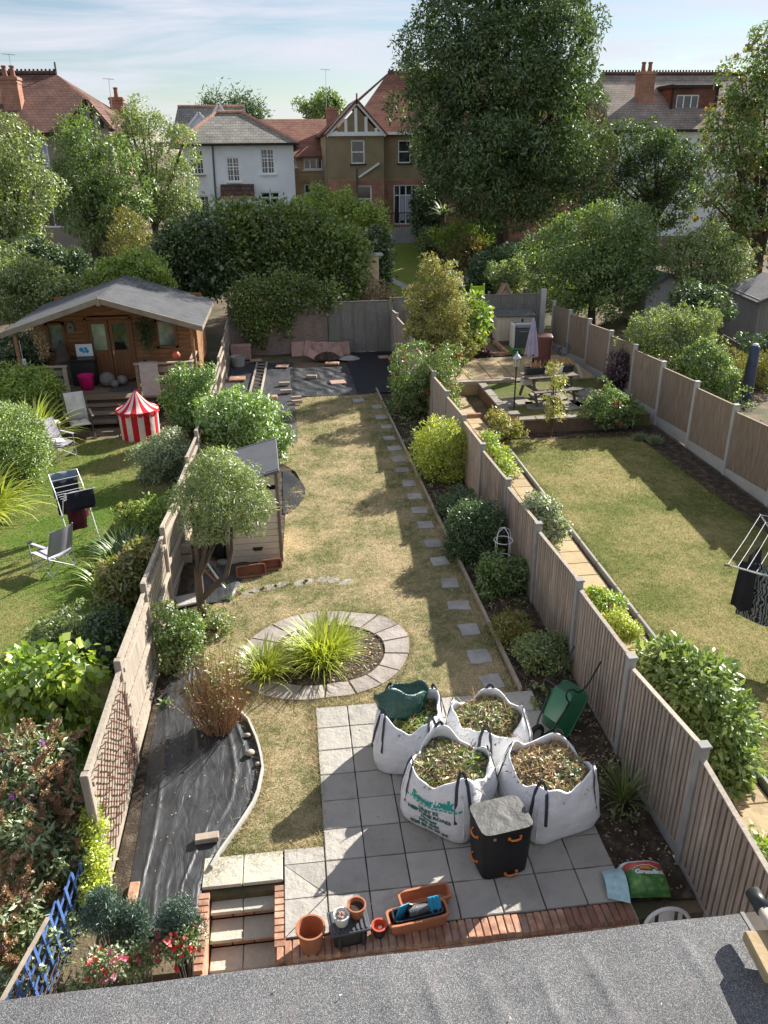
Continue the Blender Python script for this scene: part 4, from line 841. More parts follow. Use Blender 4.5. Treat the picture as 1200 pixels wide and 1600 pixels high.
# ---- odds and ends by the shed
c = G(392, 897); trough('planter_trough', 'empty terracotta coloured trough tipped on its side by the shed', (c[0], c[1], .10), R(8), .52, .20, .16, 'terracotta_dark', rx=R(72))
c = G(412, 893); trough('planter_trough', 'smaller terracotta coloured trough tucked behind tipped one by shed', (c[0]+.12, c[1]+.14, .09), R(8), .40, .18, .15, 'terracotta_dark', rx=R(72))
for (a, b, r, mt, lb) in [((322, 878), (352, 920), .022, 'metal_white', 'white plastic pipe lying across the membrane by the small tree'), ((318, 890), (340, 912), .018, 'terracotta', 'thin orange pipe lying beside the white pipe near small tree')]:
    p, q = G(*a, .22), G(*b, .05); o = MB().tube([p, q], r, 10).build('pipe', MT[mt]); tag(o, lb, 'pipe')
c = G(288, 880); t = thing('timber_offcuts', 'two sawn timber blocks stacked against the left fence', 'timber', (c[0]+.06, c[1], 0)); 
for k in range(2): MB().cbox((0, 0, .12+k*.2), (.20, .16, .17), .01, rot=Matrix.Rotation(.1*k, 3, 'Z')).build('block', MT['timber'], t)
c = G(345, 878); q = MB().grid(lambda u, v: ((.16+.05*math.sin(9*u*6.28+3*v))*math.cos(6.28*u)*(1-.45*v), (.14+.02*math.sin(5*u*6.28))*math.sin(6.28*u)*(1-.45*v), .75*v), 40, 10, wrap=True)
o = q.build('rubbish_sack', MT['plastic_black'], None, (c[0], c[1]+.25, .02), smooth=True); tag(o, 'tall folded black plastic sheet standing against the shed wall', 'plastic sheet')
c = G(347, 885); q = MB().lathe([(.001, -.7), (.7, -.6), (1, 0), (.7, .6), (.001, .75)], 14); o = q.build('stone', MT['stone_ball'], None, (c[0]+.02, c[1]+.02, .07), smooth=True); o.scale = (.13, .1, .08); tag(o, 'rounded grey stone at the foot of black sheet by shed', 'stone')
c = G(272, 940); o = MB().cbox((0, 0, .02), (.42, .30, .05), .01, rot=Euler((.1, .05, .4)).to_matrix()).build('concrete_slab', MT['stone_grey'], None, (c[0]+.25, c[1]-.1, .05)); tag(o, 'broken grey slab lying behind the bush by the left fence', 'slab')
# ---- the far end: ladder, bricks, slabs
t = thing('ladder', 'wooden ladder lying flat on the scuffed membrane', 'ladder', (0, 0, 0)); A, B2, C2, D2 = [Vector(G(u, v, .07)) for u, v in ((402, 567), (417, 567), (386, 632), (403, 640))]
t.location = A
MB().bar(A-A, C2-A, .055, .09).build('rail', MT['fence_pale'], t); MB().bar(B2-A, D2-A, .055, .09).build('rail', MT['fence_pale'], t)
for k in range(13): 
    f_ = .04+k*.077; MB().tube([A.lerp(C2, f_)-A, B2.lerp(D2, f_)-A], .022, 6).build('rung', MT['fence_pale'], t)
for k, (u, v, w, d, h, mt, lb) in enumerate([(441, 573, .62, .42, .05, 'slab_pink', 'pink slab on the creased plastic beside the ladder top'), (519, 569, .70, .35, .07, 'brick', 'orange red slab on the far edge of creased plastic'), (528, 599, .72, .50, .06, 'slab_pink', 'large pinkish slab at the right edge of creased plastic'), (371, 593, .75, .55, .06, 'brick', 'orange slab lying between the ladder and left fence'), (400, 564, .62, .35, .05, 'slab_pink', 'pink slab lying just beyond the top of the ladder'),
        (487, 591, .50, .14, .11, 'timber', 'single pale brick in the middle of creased plastic'), (444, 602, .50, .14, .11, 'timber', 'pale brick on left edge of creased plastic, farther of the two'), (447, 614, .52, .14, .11, 'timber', 'pale brick on left edge of creased plastic, nearer of the two'), (428, 623, .30, .26, .10, 'brick', 'tilted brick on the scuffed membrane right of ladder foot'), (445, 649, .22, .20, .12, 'timber', 'small block at the lawn corner beside big bush'), (463, 624, .46, .12, .10, 'timber', 'farther of two bricks lying on the lawn corner'), (464, 630, .46, .12, .10, 'timber', 'nearer of two bricks lying on the lawn corner'), (600, 559, .55, .40, .05, 'slab_pink', 'pink slab on the matte membrane near the right fence end')]):
    c = G(u, v, .06); o = MB().cbox((0, 0, h/2), (w*.72, d*.9, h), .01).build('loose_slab' if d > .3 else 'loose_brick', MT[mt], None, (c[0], c[1], .06), rz=R(random.uniform(-12, 12))); tag(o, lb, 'slab' if d > .3 else 'brick')
pl = [(468, 552, .58, 62, 0, 'square pink slab leaning on the fence, leftmost of the pile'), (489, 556, .62, 58, 12, 'pink slab leaning second from left in the slab pile'), (500, 545, .5, 60, -8, 'pale pink slab at the top left of slab pile'), (515, 546, .55, 60, 5, 'pink slab at the top middle of the slab pile'), (534, 549, .60, 66, -4, 'large pink slab leaning at the right of the slab pile'), (502, 556, .5, 45, 20, 'mottled slab lying across the middle of slab pile'), (524, 557, .5, 42, -22, 'tilted pink slab in front of the slab pile'), (490, 565, .42, 30, 30, 'low tilted slab at the front left of slab pile')]
for k, (u, v, w, tl_, rz, lb) in enumerate(pl):
    c = V(u, v, 24.85-.10*(k if k < 5 else k*1.4)); o = MB().cbox((0, 0, 0), (w*1.05, .05, w*1.05), .008).build('paving_slab', MT['slab_pink'], None, (c[0], c[1], max(c[2], .2))); o.rotation_euler = (R(-(90-tl_)), R(rz), 0); tag(o, lb, 'slab', 'pink slabs piled against the back fence')
c = G(511, 563); q = MB().grid(lambda u, v: (.55*v*math.cos(6.283*u), .30*v*math.sin(6.283*u), .26*(1-v*v)+.04*math.sin(9*u*6.28)*v*(1-v)), 24, 8, wrap=True); o = q.build('soil_heap', MT['soil'], None, (c[0], c[1], .06), smooth=True); tag(o, 'dark heap of earth in front of the slab pile', 'earth heap')
c = G(546, 563); q = MB().grid(lambda u, v: (.40*v*math.cos(6.283*u), .28*v*math.sin(6.283*u), .12*(1-v*v)), 20, 6, wrap=True); o = q.build('cement_sack', MT['concrete_grey'], None, (c[0], c[1], .06), smooth=True); tag(o, 'flat grey lump of cement beside the slab pile', 'cement')
c = G(373, 573); pot('plant_pot', 'grey round pot in the far left corner by the fence', (c[0], c[1], .03), .22, .27, .36, 'stone_grey')
c = V(377, 555, 24.4); o = MB().cbox((0, 0, 0), (.75, .35, .55), .02).build('stone_block', MT['slab_pink'], None, (c[0], 24.4, .29)); tag(o, 'pinkish stone block against the back fence in left corner', 'block')
# ---- wire obelisk
c = G(783, 905); t = thing('wire_obelisk', 'white wire plant support standing among roses by the fence', 'plant support', (c[0], c[1], 0))
for z in (.45, .80): MB().tube([(.17*math.cos(a), .17*math.sin(a), z) for a in np.linspace(0, 2*math.pi, 21)], .007, 6, cap=False).build('hoop', MT['metal_white'], t, smooth=True)
for k in range(2):
    a = k*math.pi/2+.4; MB().tube([(.17*math.cos(a), .17*math.sin(a), 0), (.17*math.cos(a), .17*math.sin(a), .8), (.13*math.cos(a), .13*math.sin(a), .98), (0, 0, 1.06), (-.13*math.cos(a), -.13*math.sin(a), .98), (-.17*math.cos(a), -.17*math.sin(a), .8), (-.17*math.cos(a), -.17*math.sin(a), 0)], .007, 6).build('upright', MT['metal_white'], t, smooth=True)
# ---- pipe and coping right of the roof
t = thing('vent_pipe', 'buff soil pipe with dark collar beyond the right roof corner', 'pipe', (0, 0, 0)); A, B2 = Vector(G(1187, 1412, 2.25)), Vector(G(1240, 1500, 2.25)); t.location = A
MB().tube([Vector((0, 0, 0)), B2-A], .045, 14).build('pipe_run', MT['resin_beige'], t, smooth=True); d = (B2-A).normalized(); MB().tube([-d*.10, d*.06], .056, 14).build('collar', MT['plastic_black'], t, smooth=True)
c = G(1195, 1490, 2.2); o = MB().cbox((0, 0, 0), (.26, .34, .09), .012).build('coping_stone', MT['slab_yellow'], None, (c[0]+.06, c[1], 2.17), rz=R(-4)); tag(o, 'rough buff coping stone on the parapet right of flat roof', 'coping stone')
mb2 = MB().box((c[0]+.16, -3.7, .62), (.30, 3.0, 2.74)).build('parapet_shade_wall', MT['timber_dark']); tag(mb2, 'parapet wall right of the flat roof, coloured dark for gap shadow', 'wall')  # dark colour here stands for the shadowed gap beside the roof
# ---------------------------------------------------------------- left garden: summerhouse
M('cabin_wood', (.26, .125, .055), .25, 2, .7, 8, .5, .006, stretch=(1.2, 1.2, 12), orand=.08, tint=(.31, .165, .075)); M('cabin_door', (.21, .10, .045), .25, 2, .7, 8, .5, .006, stretch=(12, 12, 1), orand=.08)
M('deck_wood', (.20, .145, .10), .3, 2, .85, 8, .5, .006, stretch=(1, 12, 12), orand=.12); M('shingle', (.085, .088, .095), .25, 3, .9, 90, .5, .006, orand=.0, stain=((.12, .12, .12), 1.2, .5, .7, .5))
M('fascia', (.24, .20, .155), .25, 2, .85, 10, .4, .006)
glassM('glass'); glassM('glass_pale', (.16, .19, .16), .12, .7)
CX, YW, YF, DZ = -5.42, 19.75, 18.0, .60
sm = thing('summerhouse', 'brown timber summerhouse with grey shingle roof and veranda', 'summerhouse', (CX, YW, 0))
EV, RG, HW = 2.50, 3.38, 2.75                                         # eaves, ridge, half width of the walls is HW-.3
wl = struct(MB().box((0, 1.35, .3), (2*HW-.5, 2.7, .55)).build('plinth', MT['timber_dark'], sm)); wl.pop('kind', None)
xw = HW-.32
def wallz(x): return EV+.02+(RG-EV)*(1-abs(x)/HW)-.05
nb_ = 15; holes = [(-2.04, -1.55, 1.62, 2.42), (1.24, 1.82, 1.60, 2.42), (-.82, .42, .62, 2.50)]
for k in range(nb_+6):
    z0, z1 = DZ+k*.135, DZ+(k+1)*.135
    hx = min(xw, HW*(1-max(0, z1-EV+.06)/(RG-EV))-.10)
    if hx < .15: break
    segs = [(-hx, hx)]
    for (a, b, c, d) in holes:
        if z1 > c and z0 < d:
            ns = []
            for s0, s1 in segs:
                if b <= s0 or a >= s1: ns.append((s0, s1))
                else:
                    if a > s0: ns.append((s0, a))
                    if b < s1: ns.append((b, s1))
            segs = ns
    for s0, s1 in segs: MB().cbox(((s0+s1)/2, .03, (z0+z1)/2), (s1-s0, .06, .133), .008).build('log_board', MT['cabin_wood'], sm)
for s in (-1, 1): 
    sw = MB()
    for k in range(14): sw.cbox((s*xw, 1.4, DZ+k*.135+.067), (.06, 2.75, .133), .008)
    sw.build('side_wall', MT['cabin_wood'], sm)
MB().box((0, 2.75, 1.7), (2*xw, .05, 2.2)).build('back_wall', MT['cabin_wood'], sm)
for (a, b, c, d) in holes[:2]:
    w = MB()
    for x in (a, b): w.cbox((x, -.02, (c+d)/2), (.08, .07, d-c+.08), .005)
    for z in (c, d): w.cbox(((a+b)/2, -.02, z), (b-a+.08, .07, .08), .005)
    w = w.build('window', MT['cabin_door'], sm); MB().box(((a+b)/2, .02, (c+d)/2), (b-a, .01, d-c)).build('pane', MT['glass_pale'], w)
for k, (a, b) in enumerate(((-.82, -.21), (-.19, .42))):
    d = MB()
    for x in (a+.05, b-.05): d.cbox((x, -.02, 1.56), (.10, .05, 1.86), .004)
    for z, h in ((.66, .12), (1.50, .12), (2.44, .12)): d.cbox(((a+b)/2, -.02, z), (b-a-.2, .05, h), .004)
    dd = d.build('door', MT['cabin_door'], sm)
    for q in range(4): MB().cbox((a+.10+(b-a-.2)*(q+.5)/4, .0, 1.08), ((b-a-.2)/4-.004, .03, .74), .003).build('door_board', MT['cabin_door'], dd)
    MB().box(((a+b)/2, .0, 1.97), (b-a-.2, .01, .82)).build('pane', MT['glass_pale' if k == 0 else 'glass'], dd)
    if k: MB().tube([(a+.05, -.06, 1.42), (a+.05, -.06, 1.55)], .012, 6).build('handle', MT['metal_white'], dd)
w = MB()
for x in (-.87, .47): w.cbox((x, -.03, 1.58), (.09, .07, 1.98), .005)
w.cbox((-.2, -.03, 2.55), (1.42, .07, .09), .005); w.build('door_frame', MT['cabin_door'], sm)
# roof: courses of shingles on two slopes
y0, y1 = YF-YW, 2.95
for s in (-1, 1):
    L = math.hypot(HW, RG-EV); n = 15; r_ = MB()
    for k in range(n):
        f0, f1 = k/n, (k+1)/n+.012
        a = (s*HW*(1-f0)*1.03, EV+(RG-EV)*f0); b = (s*HW*(1-f1)*1.03, EV+(RG-EV)*f1)
        r_._add([(a[0], y0, a[1]+.045), (a[0], y1, a[1]+.045), (b[0], y1, b[1]+.028), (b[0], y0, b[1]+.028), (a[0], y0, a[1]+.03), (a[0], y1, a[1]+.03)], [(0, 1, 2, 3) if s > 0 else (3, 2, 1, 0), (0, 4, 5, 1) if s > 0 else (1, 5, 4, 0)])
    r_.build('roof_slope', MT['shingle'], sm)
    MB().extr([(s*HW*1.03, EV+.02), (0, RG+.01), (0, RG-.06), (s*HW*1.03, EV-.05)], 'y', y0+.03, y1-.02).build('roof_boards', MT['deck_wood'], sm)
    MB().extr([(s*HW*1.035, EV+.05), (0, RG+.06), (0, RG-.10), (s*HW*1.035, EV-.11)], 'y', y0-.045, y0-.005).build('barge_board', MT['fascia'], sm)
    MB().box((s*HW*1.03, (y0+y1)/2, EV-.03), (.03, y1-y0, .12)).build('eaves_board', MT['fascia'], sm)
MB().extr([(-.06, RG-.16), (.06, RG-.16), (0, RG+.14)], 'y', y0-.08, y0-.05).build('finial', MT['fascia'], sm)
# veranda
for k in range(11): MB().cbox((0, y0-.30+k*.163, DZ-.02), (2*HW-.3, .155, .04), .004).build('deck_board', MT['deck_wood'], sm)
for k in range(3):
    z = DZ-.15*(k+1); MB().cbox((.15, y0-.42-.36*k, z-.02), (2.2, .38, .045), .006).build('step_tread', MT['deck_wood'], sm); MB().box((.15, y0-.25-.36*k, z-.09+.1), (2.2, .03, .15)).build('step_riser', MT['timber_dark'], sm)
for (xa, xb, n) in ((-2.55, -1.2, 3), (.85, 2.4, 3)):
    for x in (xa, xb): MB().cbox((x, y0-.20, DZ+.46), (.10, .10, .95), .006).build('baluster_post', MT['fence_pale' if x != xa else 'deck_wood'], sm)
    for q in range(n): MB().cbox(((xa+xb)/2, y0-.20, DZ+.22+q*.27), (xb-xa-.1, .04, .17), .005).build('rail_board', MT['fascia'], sm)
    MB().cbox(((xa+xb)/2, y0-.20, DZ+.95), (xb-xa+.16, .15, .045), .006).build('handrail', MT['timber'], sm)
MB().cbox((2.42, y0+.5, DZ+.95), (.14, 1.3, .045), .006).build('handrail', MT['timber'], sm); MB().cbox((2.42, y0+.5, DZ+.5), (.04, 1.3, .5), .006).build('rail_board', MT['fascia'], sm)
for s in (-1, 1): MB().cbox((s*2.5, y0+.12, 1.55), (.09, .09, 1.9), .006).build('veranda_post', MT['cabin_wood'], sm)
def P_(u, v, y): return V(u, v, y)
# things on the veranda
dz = DZ+.005
t = thing('storage_tub', 'black lidded tub standing in a pink bucket on the veranda', 'tub', (-6.30, 18.75, dz)); MB().lathe([(.19, 0), (.235, .42), (.25, .44), (.23, .44), (.18, .05), (.001, .05)], 24).build('bucket', MT.get('pink') or M('pink', (.72, .02, .20), .1, 5, .45), t, smooth=True)
t = thing('storage_box', 'black plastic storage box behind the pink bucket on veranda', 'box', (-6.42, 19.3, dz)); MB().cbox((0, 0, .38), (.72, .42, .76), .03).build('box_body', MT['plastic_black'], t); MB().cbox((0, 0, .79), (.76, .46, .07), .02).build('box_lid', MT['plastic_black'], t)
t = thing('canvas_picture', 'white canvas with a blue drawing propped on the black box', 'picture', (-6.40, 19.52, 1.43)); MB().cbox((0, 0, .20), (.50, .03, .38), .004).build('canvas', MT['white_paint'], t)
for dx, dz2, r in ((-.08, .22, .07), (.05, .25, .05), (.08, .17, .06), (-.02, .15, .04)): MB().lathe([(r, 0), (.001, .001)], 12).build('blue_mark', MT['plastic_blue'], t); o = t.children[-1] if t.children else None
for i_, o in enumerate([c for c in bpy.data.objects if c.name.startswith('blue_mark')]): o.location = ((-.08, .05, .08, -.02)[i_ % 4], -.018, (.22, .25, .17, .15)[i_ % 4]); o.rotation_euler = (R(90), 0, 0)
for k, (x, y, r, lb) in enumerate([(-5.72, 18.95, .24, 'largest grey stone ball in front of the cabin door'), (-5.48, 18.78, .13, 'smallest stone ball in front of the cabin door'), (-5.30, 19.05, .17, 'middle sized stone ball nearest the open cabin door')]):
    o = MB().lathe([(.001, -1), (.5, -.87), (.87, -.5), (1, 0), (.87, .5), (.5, .87), (.001, 1)], 20).build('stone_ball', MT['stone_ball'], None, (x, y, dz+r*.95), smooth=True); o.scale = (r, r, r*.95); tag(o, lb, 'stone ball', 'stone balls on the veranda')
t = thing('toy_bag', 'yellow toy rucksack with black straps by the right handrail', 'bag', (-4.52, 18.65, dz)); smoothed(MB().grid(rbox(.30, .22, .52, .05, 1., bul=.12), 24, 8, wrap=True).build('bag_body', MT.get('yellow') or M('yellow', (.72, .60, .03), .1, 5, .5), t)); MB().cbox((0, -.12, .25), (.20, .03, .2), .01).build('bag_pocket', MT['yellow'], t)
for s in (-1, 1): MB().tube([(s*.07, -.13, .05), (s*.08, -.14, .3), (s*.05, -.08, .55)], .015, 5).build('strap', MT['plastic_black'], t)
t = thing('lantern', 'tall black lantern behind the yellow bag by cabin door', 'lantern', (-4.55, 19.15, dz)); MB().cbox((0, 0, .3), (.2, .2, .6), .02).build('lantern_body', MT['plastic_black'], t); MB().lathe([(.14, .6), (.03, .74), (.001, .76)], 8).build('lantern_top', MT['plastic_black'], t)
m_ = MB().grid(lambda u, v: (-.27+.54*u, -.09-.012*math.sin(3*u*3.1)-.0*v, DZ+.98-1.02*v*(1-.05*u)), 10, 12); m_.grid(lambda u, v: (-.27+.54*u, -.09+.17*v, DZ+.985), 6, 2)
M('towel', (.40, .38, .35), .15, 6, .95, 60, .5); o = m_.build('towel', MT['towel'], None, (-4.22, 17.80, 0), smooth=True); tag(o, 'grey towel hanging over the right veranda handrail', 'towel')
t = thing('bird_box', 'small grey bird box on the cabin wall left of door', 'bird box', (-6.72, 19.66, 2.18)); MB().extr([(-.10, 0), (.10, 0), (.10, .22), (0, .32), (-.10, .22)], 'y', -.08, .05).build('box_body', MT['stone_ball'], t); MB().tube([(0, -.085, .15), (0, -.079, .15)], .035, 12).build('entrance_hole', MT['plastic_black'], t)
t = thing('wicker_tree', 'dark cone shaped wicker ornament under the left cabin window', 'ornament', (-7.05, 19.45, 1.35)); smoothed(MB().lathe([(.26, 0), (.22, .05), (.17, .30), (.08, .52), (.001, .66)], 16).build('cone', MT['timber_dark'], t)); MB().box((0, 0, -.38), (.45, .35, .74)).build('stand', MT['timber_dark'], t)
t = thing('wind_chime', 'white hanging charm on the veranda post at left', 'ornament', (-7.85, 18.2, 1.62)); MB().cbox((0, 0, 0), (.16, .03, .22), .01).build('charm', MT['white_paint'], t); MB().tube([(0, 0, .1), (0, 0, .65)], .008, 5).build('cord', MT['white_paint'], t)
o = MB().cbox((0, 0, 0), (1.3, .6, .012), .003).build('door_mat', MT['plastic_grey'], None, (-4.95, 18.6, dz+.012)); tag(o, 'dark doormat lying on the veranda before the cabin doors', 'mat')
o = MB().lathe([(.001, 0), (.11, .03), (.13, .12), (.08, .2), (.001, .23)], 14).build('play_ball', MT['pot_red'], None, (-3.45, 18.15, 1.58), smooth=True); tag(o, 'red ball sitting on the right veranda handrail', 'ball')
# circus play tent
tn = thing('play_tent', 'red and white striped circus play tent on the left lawn', 'play tent', (-4.32, 15.75, 0), .12)
stripeM('tent_stripe', (.62, .012, .022), (.80, .62, .60), 10)
smoothed(MB().grid(lambda u, v: ((.52+.02*v)*math.cos(6.283*u), (.52+.02*v)*math.sin(6.283*u), .0+.82*v), 40, 4, wrap=True).build('tent_wall', MT['tent_stripe'], tn)); m_ = MB().grid(lambda u, v: (.57*(1-v)**.9*math.cos(6.283*u), .57*(1-v)**.9*math.sin(6.283*u), .80+.52*v-.10*math.sin(math.pi*v)), 40, 8, wrap=True); m_.build('tent_roof', MT['tent_stripe'], tn, smooth=True)
m_ = MB()
for k in range(20):
    a0, a1 = 2*math.pi*k/20, 2*math.pi*(k+1)/20; am = (a0+a1)/2; m_.poly([(.575*math.cos(a0), .575*math.sin(a0), .81), (.575*math.cos(a1), .575*math.sin(a1), .81), (.58*math.cos(a1-.05), .58*math.sin(a1-.05), .73), (.585*math.cos(am), .585*math.sin(am), .70), (.58*math.cos(a0+.05), .58*math.sin(a0+.05), .73)])
m_.build('scalloped_valance', MT.get('tent_red') or M('tent_red', (.58, .012, .022), .1, 5, .7), tn); MB().grid(lambda u, v: (.15*u*(1-v*.0), 0.01*math.sin(6*u), 1.30+.02+(v-.5)*.10*(1-u)), 4, 2).build('pennant', MT['tent_red'], tn)
MB().grid(lambda u, v: (-.55-.04*math.sin(9*v), -.05+.22*u, .62*v), 6, 6).build('door_flap', MT['plastic_blue'], tn)
# chairs
def camp_chair(label, loc, rz, mat):
    t = thing('folding_chair', label, 'chair', loc, rz); hw = .27
    MB().grid(lambda u, v: (-hw+2*hw*u, -.24+.46*v, .43-.05*math.sin(math.pi*u)-.03*v), 8, 6).build('seat', MT[mat], t, smooth=True)
    MB().grid(lambda u, v: ((-hw+2*hw*u)*(1-.12*v), .22+.20*v-.06*math.sin(math.pi*u)*-1*(.5), .43+.55*v), 8, 6).build('backrest', MT[mat], t, smooth=True)
    for s in (-1, 1):
        MB().tube([(s*hw, .25, 0), (s*hw, .24, .45), (s*hw*.9, .43, .99)], .012, 6).build('back_pole', MT['metal_grey'], t); MB().tube([(s*hw, -.27, 0), (s*hw, -.25, .62)], .012, 6).build('leg', MT['metal_grey'], t)
        MB().cbox((s*hw, -.02, .63), (.07, .5, .02), .006).build('arm', MT[mat], t); MB().tube([(s*hw, -.27, .03), (s*hw, .25, .40)], .009, 5).build('cross_tube', MT['metal_grey'], t); MB().tube([(s*hw, .25, .03), (s*hw, -.26, .40)], .009, 5).build('cross_tube', MT['metal_grey'], t)
    for y in (-.27, .25): MB().tube([(-hw, y, .03), (hw, y, .40)], .009, 5).build('cross_tube', MT['metal_grey'], t); MB().tube([(hw, y, .03), (-hw, y, .40)], .009, 5).build('cross_tube', MT['metal_grey'], t)
    return t
M('canvas_lilac', (.50, .46, .55), .12, 5, .9, 60, .3); M('canvas_cream', (.58, .55, .50), .1, 5, .9, 40, .4)
c1 = camp_chair('lilac folding camp chair with a white cushion beside the round bush', (-6.10, 14.25, .012), R(52), 'canvas_lilac')
o = MB().grid(lambda u, v: (.20*math.cos(6.283*u)*math.sin(math.pi*v), .20*math.sin(6.283*u)*math.sin(math.pi*v), .05*math.cos(math.pi*v)), 20, 8, wrap=True).build('cushion', MT['white_paint'], None, (-6.08, 14.2, .50), smooth=True); tag(o, 'round white cushion on the lilac camp chair', 'cushion')
c2 = camp_chair('lilac folding camp chair with a cup holder arm beside drying rack', (-4.72, 7.95, .012), R(-128), 'canvas_lilac'); MB().lathe([(.05, 0), (.055, .01), (.03, .012), (.001, .002)], 14).build('cup_holder', MT['plastic_black'], c2, (.27, -.2, .642))
rc = thing('recliner_chair', 'wooden recliner garden chair with cream padded cushion', 'chair', (-5.95, 15.95, .012), R(20))
def pad(p0, p1, w, th_, n=10):
    p0, p1 = Vector(p0), Vector(p1); d = p1-p0; nn_ = Vector((0, -d.z, d.y)).normalized()
    if nn_.z < 0: nn_ = -nn_
    return MB().grid(lambda u, v: tuple(p0+d*v+Vector((w*(u-.5), 0, 0))+nn_*(th_*(.55+.45*abs(math.sin(math.pi*2*u)*math.sin(math.pi*2*v))**.4)*min(1, 8*min(u, 1-u, v, 1-v)+.15))), 14, 14)
pad((0, -.38, .42), (0, .12, .38), .52, .09).build('seat_cushion', MT['canvas_cream'], rc, smooth=True); pad((0, .12, .40), (0, .58, 1.12), .52, .09).build('back_cushion', MT['canvas_cream'], rc, smooth=True)
for s in (-1, 1):
    MB().bar((s*.29, -.40, .38), (s*.29, .15, .36), .03, .05).build('seat_rail', MT['timber_dark'], rc); MB().bar((s*.29, .10, .36), (s*.29, .60, 1.12), .03, .05).build('back_rail', MT['timber_dark'], rc)
    MB().bar((s*.31, -.42, 0), (s*.31, .25, .62), .03, .045).build('leg', MT['timber_dark'], rc); MB().bar((s*.31, .42, 0), (s*.31, -.30, .62), .03, .045).build('leg', MT['timber_dark'], rc); MB().bar((s*.33, -.36, .64), (s*.33, .34, .66), .055, .03).build('arm', MT['timber'], rc)
o = MB().grid(lambda u, v: (.19*(2*u-1), .0+.04*math.sin(math.pi*u)*math.sin(math.pi*v)*-1, .26*v), 8, 8).build('scatter_cushion', MT['towel'], None, (-6.0, 16.05, .50), smooth=True); o.rotation_euler = (R(-32), 0, R(20)); tag(o, 'spotted grey scatter cushion propped on the recliner', 'cushion')
so_ = o.modifiers.new('t', 'SOLIDIFY'); so_.thickness = .08; so_.offset = 0
tb = thing('side_table', 'small white folding table between recliner and camp chair', 'table', (-6.55, 15.35, .012), R(25)); MB().cbox((0, 0, .62), (.46, .40, .025), .006).build('table_top', MT['plastic_white'], tb)
for s in (-1, 1): MB().tube([(s*.2, -.18, 0), (s*.2, .16, .61)], .011, 6).build('leg', MT['metal_white'], tb); MB().tube([(s*.2, .18, 0), (s*.2, -.16, .61)], .011, 6).build('leg', MT['metal_white'], tb)
MB().tube([(-.2, -.16, .05), (.2, -.16, .05)], .01, 6).build('stretcher', MT['metal_white'], tb)
# drying rack with washing
dr = thing('drying_rack', 'folding white metal drying rack hung with dark washing', 'drying rack', (-4.52, 9.25, .012), R(28))
for s in (-1, 1):
    MB().tube([(s*.28, -.35, 0), (s*.28, .30, 1.0)], .010, 6).build('frame_tube', MT['metal_white'], dr); MB().tube([(s*.28, .35, 0), (s*.28, -.30, 1.0)], .010, 6).build('frame_tube', MT['metal_white'], dr)
    MB().tube([(s*.28, -.30, 1.0), (s*.28, -.62, 1.28)], .010, 6).build('wing_tube', MT['metal_white'], dr); MB().tube([(s*.28, .30, 1.0), (s*.28, .62, 1.28)], .010, 6).build('wing_tube', MT['metal_white'], dr)
for k in range(11):
    y = -.62+1.24*k/10; z = 1.0+.28*max(0, abs(y)-.30)/.32 if abs(y) > .3 else 1.0-.25*(1-abs(y)/.3)*0; MB().tube([(-.28, y, z), (.28, y, z)], .006, 5).build('rail', MT['metal_white'], dr)
M('cloth_black', (.016, .017, .024), .25, 6, .95, 40, .4); M('cloth_blue', (.16, .21, .27), .15, 6, .95, 40, .4); M('cloth_maroon', (.09, .016, .025), .2, 6, .95, 40, .4); M('cloth_pink', (.75, .14, .22), .15, 6, .95, 40, .4); M('cloth_grey', (.10, .11, .13), .2, 6, .95, 40, .4)
cl, sl_ = math.cos(R(28)), math.sin(R(28))
for k, (x, y, z, w, h, mt, lb) in enumerate([(0, .60, 1.28, .50, .55, 'cloth_blue', 'grey blue shirt over the outer wing of the drying rack'), (-.02, .45, 1.15, .46, .75, 'cloth_black', 'black garment over the inner right bars of drying rack'), (0, -.60, 1.28, .50, .42, 'cloth_black', 'black top over the left wing of the drying rack'), (-.08, -.36, 1.06, .34, .70, 'cloth_maroon', 'dark maroon garment hanging low on the drying rack'), (.02, -.10, 1.0, .30, .25, 'cloth_grey', 'grey sock pair on the middle of the drying rack'), (.20, .20, .62, .12, .28, 'cloth_pink', 'pink cloth hanging from the lower corner of drying rack')]):
    m_ = MB().grid(lambda u, v: (x-w/2+w*u, y+(.035 if v < .5 else -.035)*min(1, abs(v-.5)*6)+.012*math.sin(11*u+k), z+.008-h*abs(v-.5)*2*(1 if v < .5 else .8)), 10, 20)
    o = m_.build('washing', MT[mt], None, (-4.52, 9.25, .012), smooth=True, rz=R(28)); tag(o, lb, 'clothing', 'washing on the drying rack')
# ---------------------------------------------------------------- blue expanding trellis near the house, and the planters
M('blue_paint', (.09, .17, .42), .2, 6, .6, 60, .2)
bt = thing('blue_trellis', 'blue diamond trellis standing among buddleia beside the house', 'trellis', (-2.86, -1.45, 0), R(-13))
for k in range(13):
    MB().bar((.009, .06+k*.155, -.62), (.009, -.04+k*.155, .68), .036, .010, up=(1, 0, 0)).build('lath', MT['blue_paint'], bt)
for k in range(13):
    za = -1.45+k*.17; ya, yb = 0., 1.9; sl2 = .50
    if za < -.62: ya = (-.62-za)/sl2
    if za+sl2*1.9 > .68: yb = (.68-za)/sl2
    if yb-ya > .15: MB().bar((-.009, ya, za+sl2*ya), (-.009, yb, za+sl2*yb), .036, .010, up=(1, 0, 0)).build('lath', MT['blue_paint'], bt)
MB().bar((0.02, 0, .70), (0.02, 1.0, .70), .03, .03).build('top_rail', MT['timber'], bt)
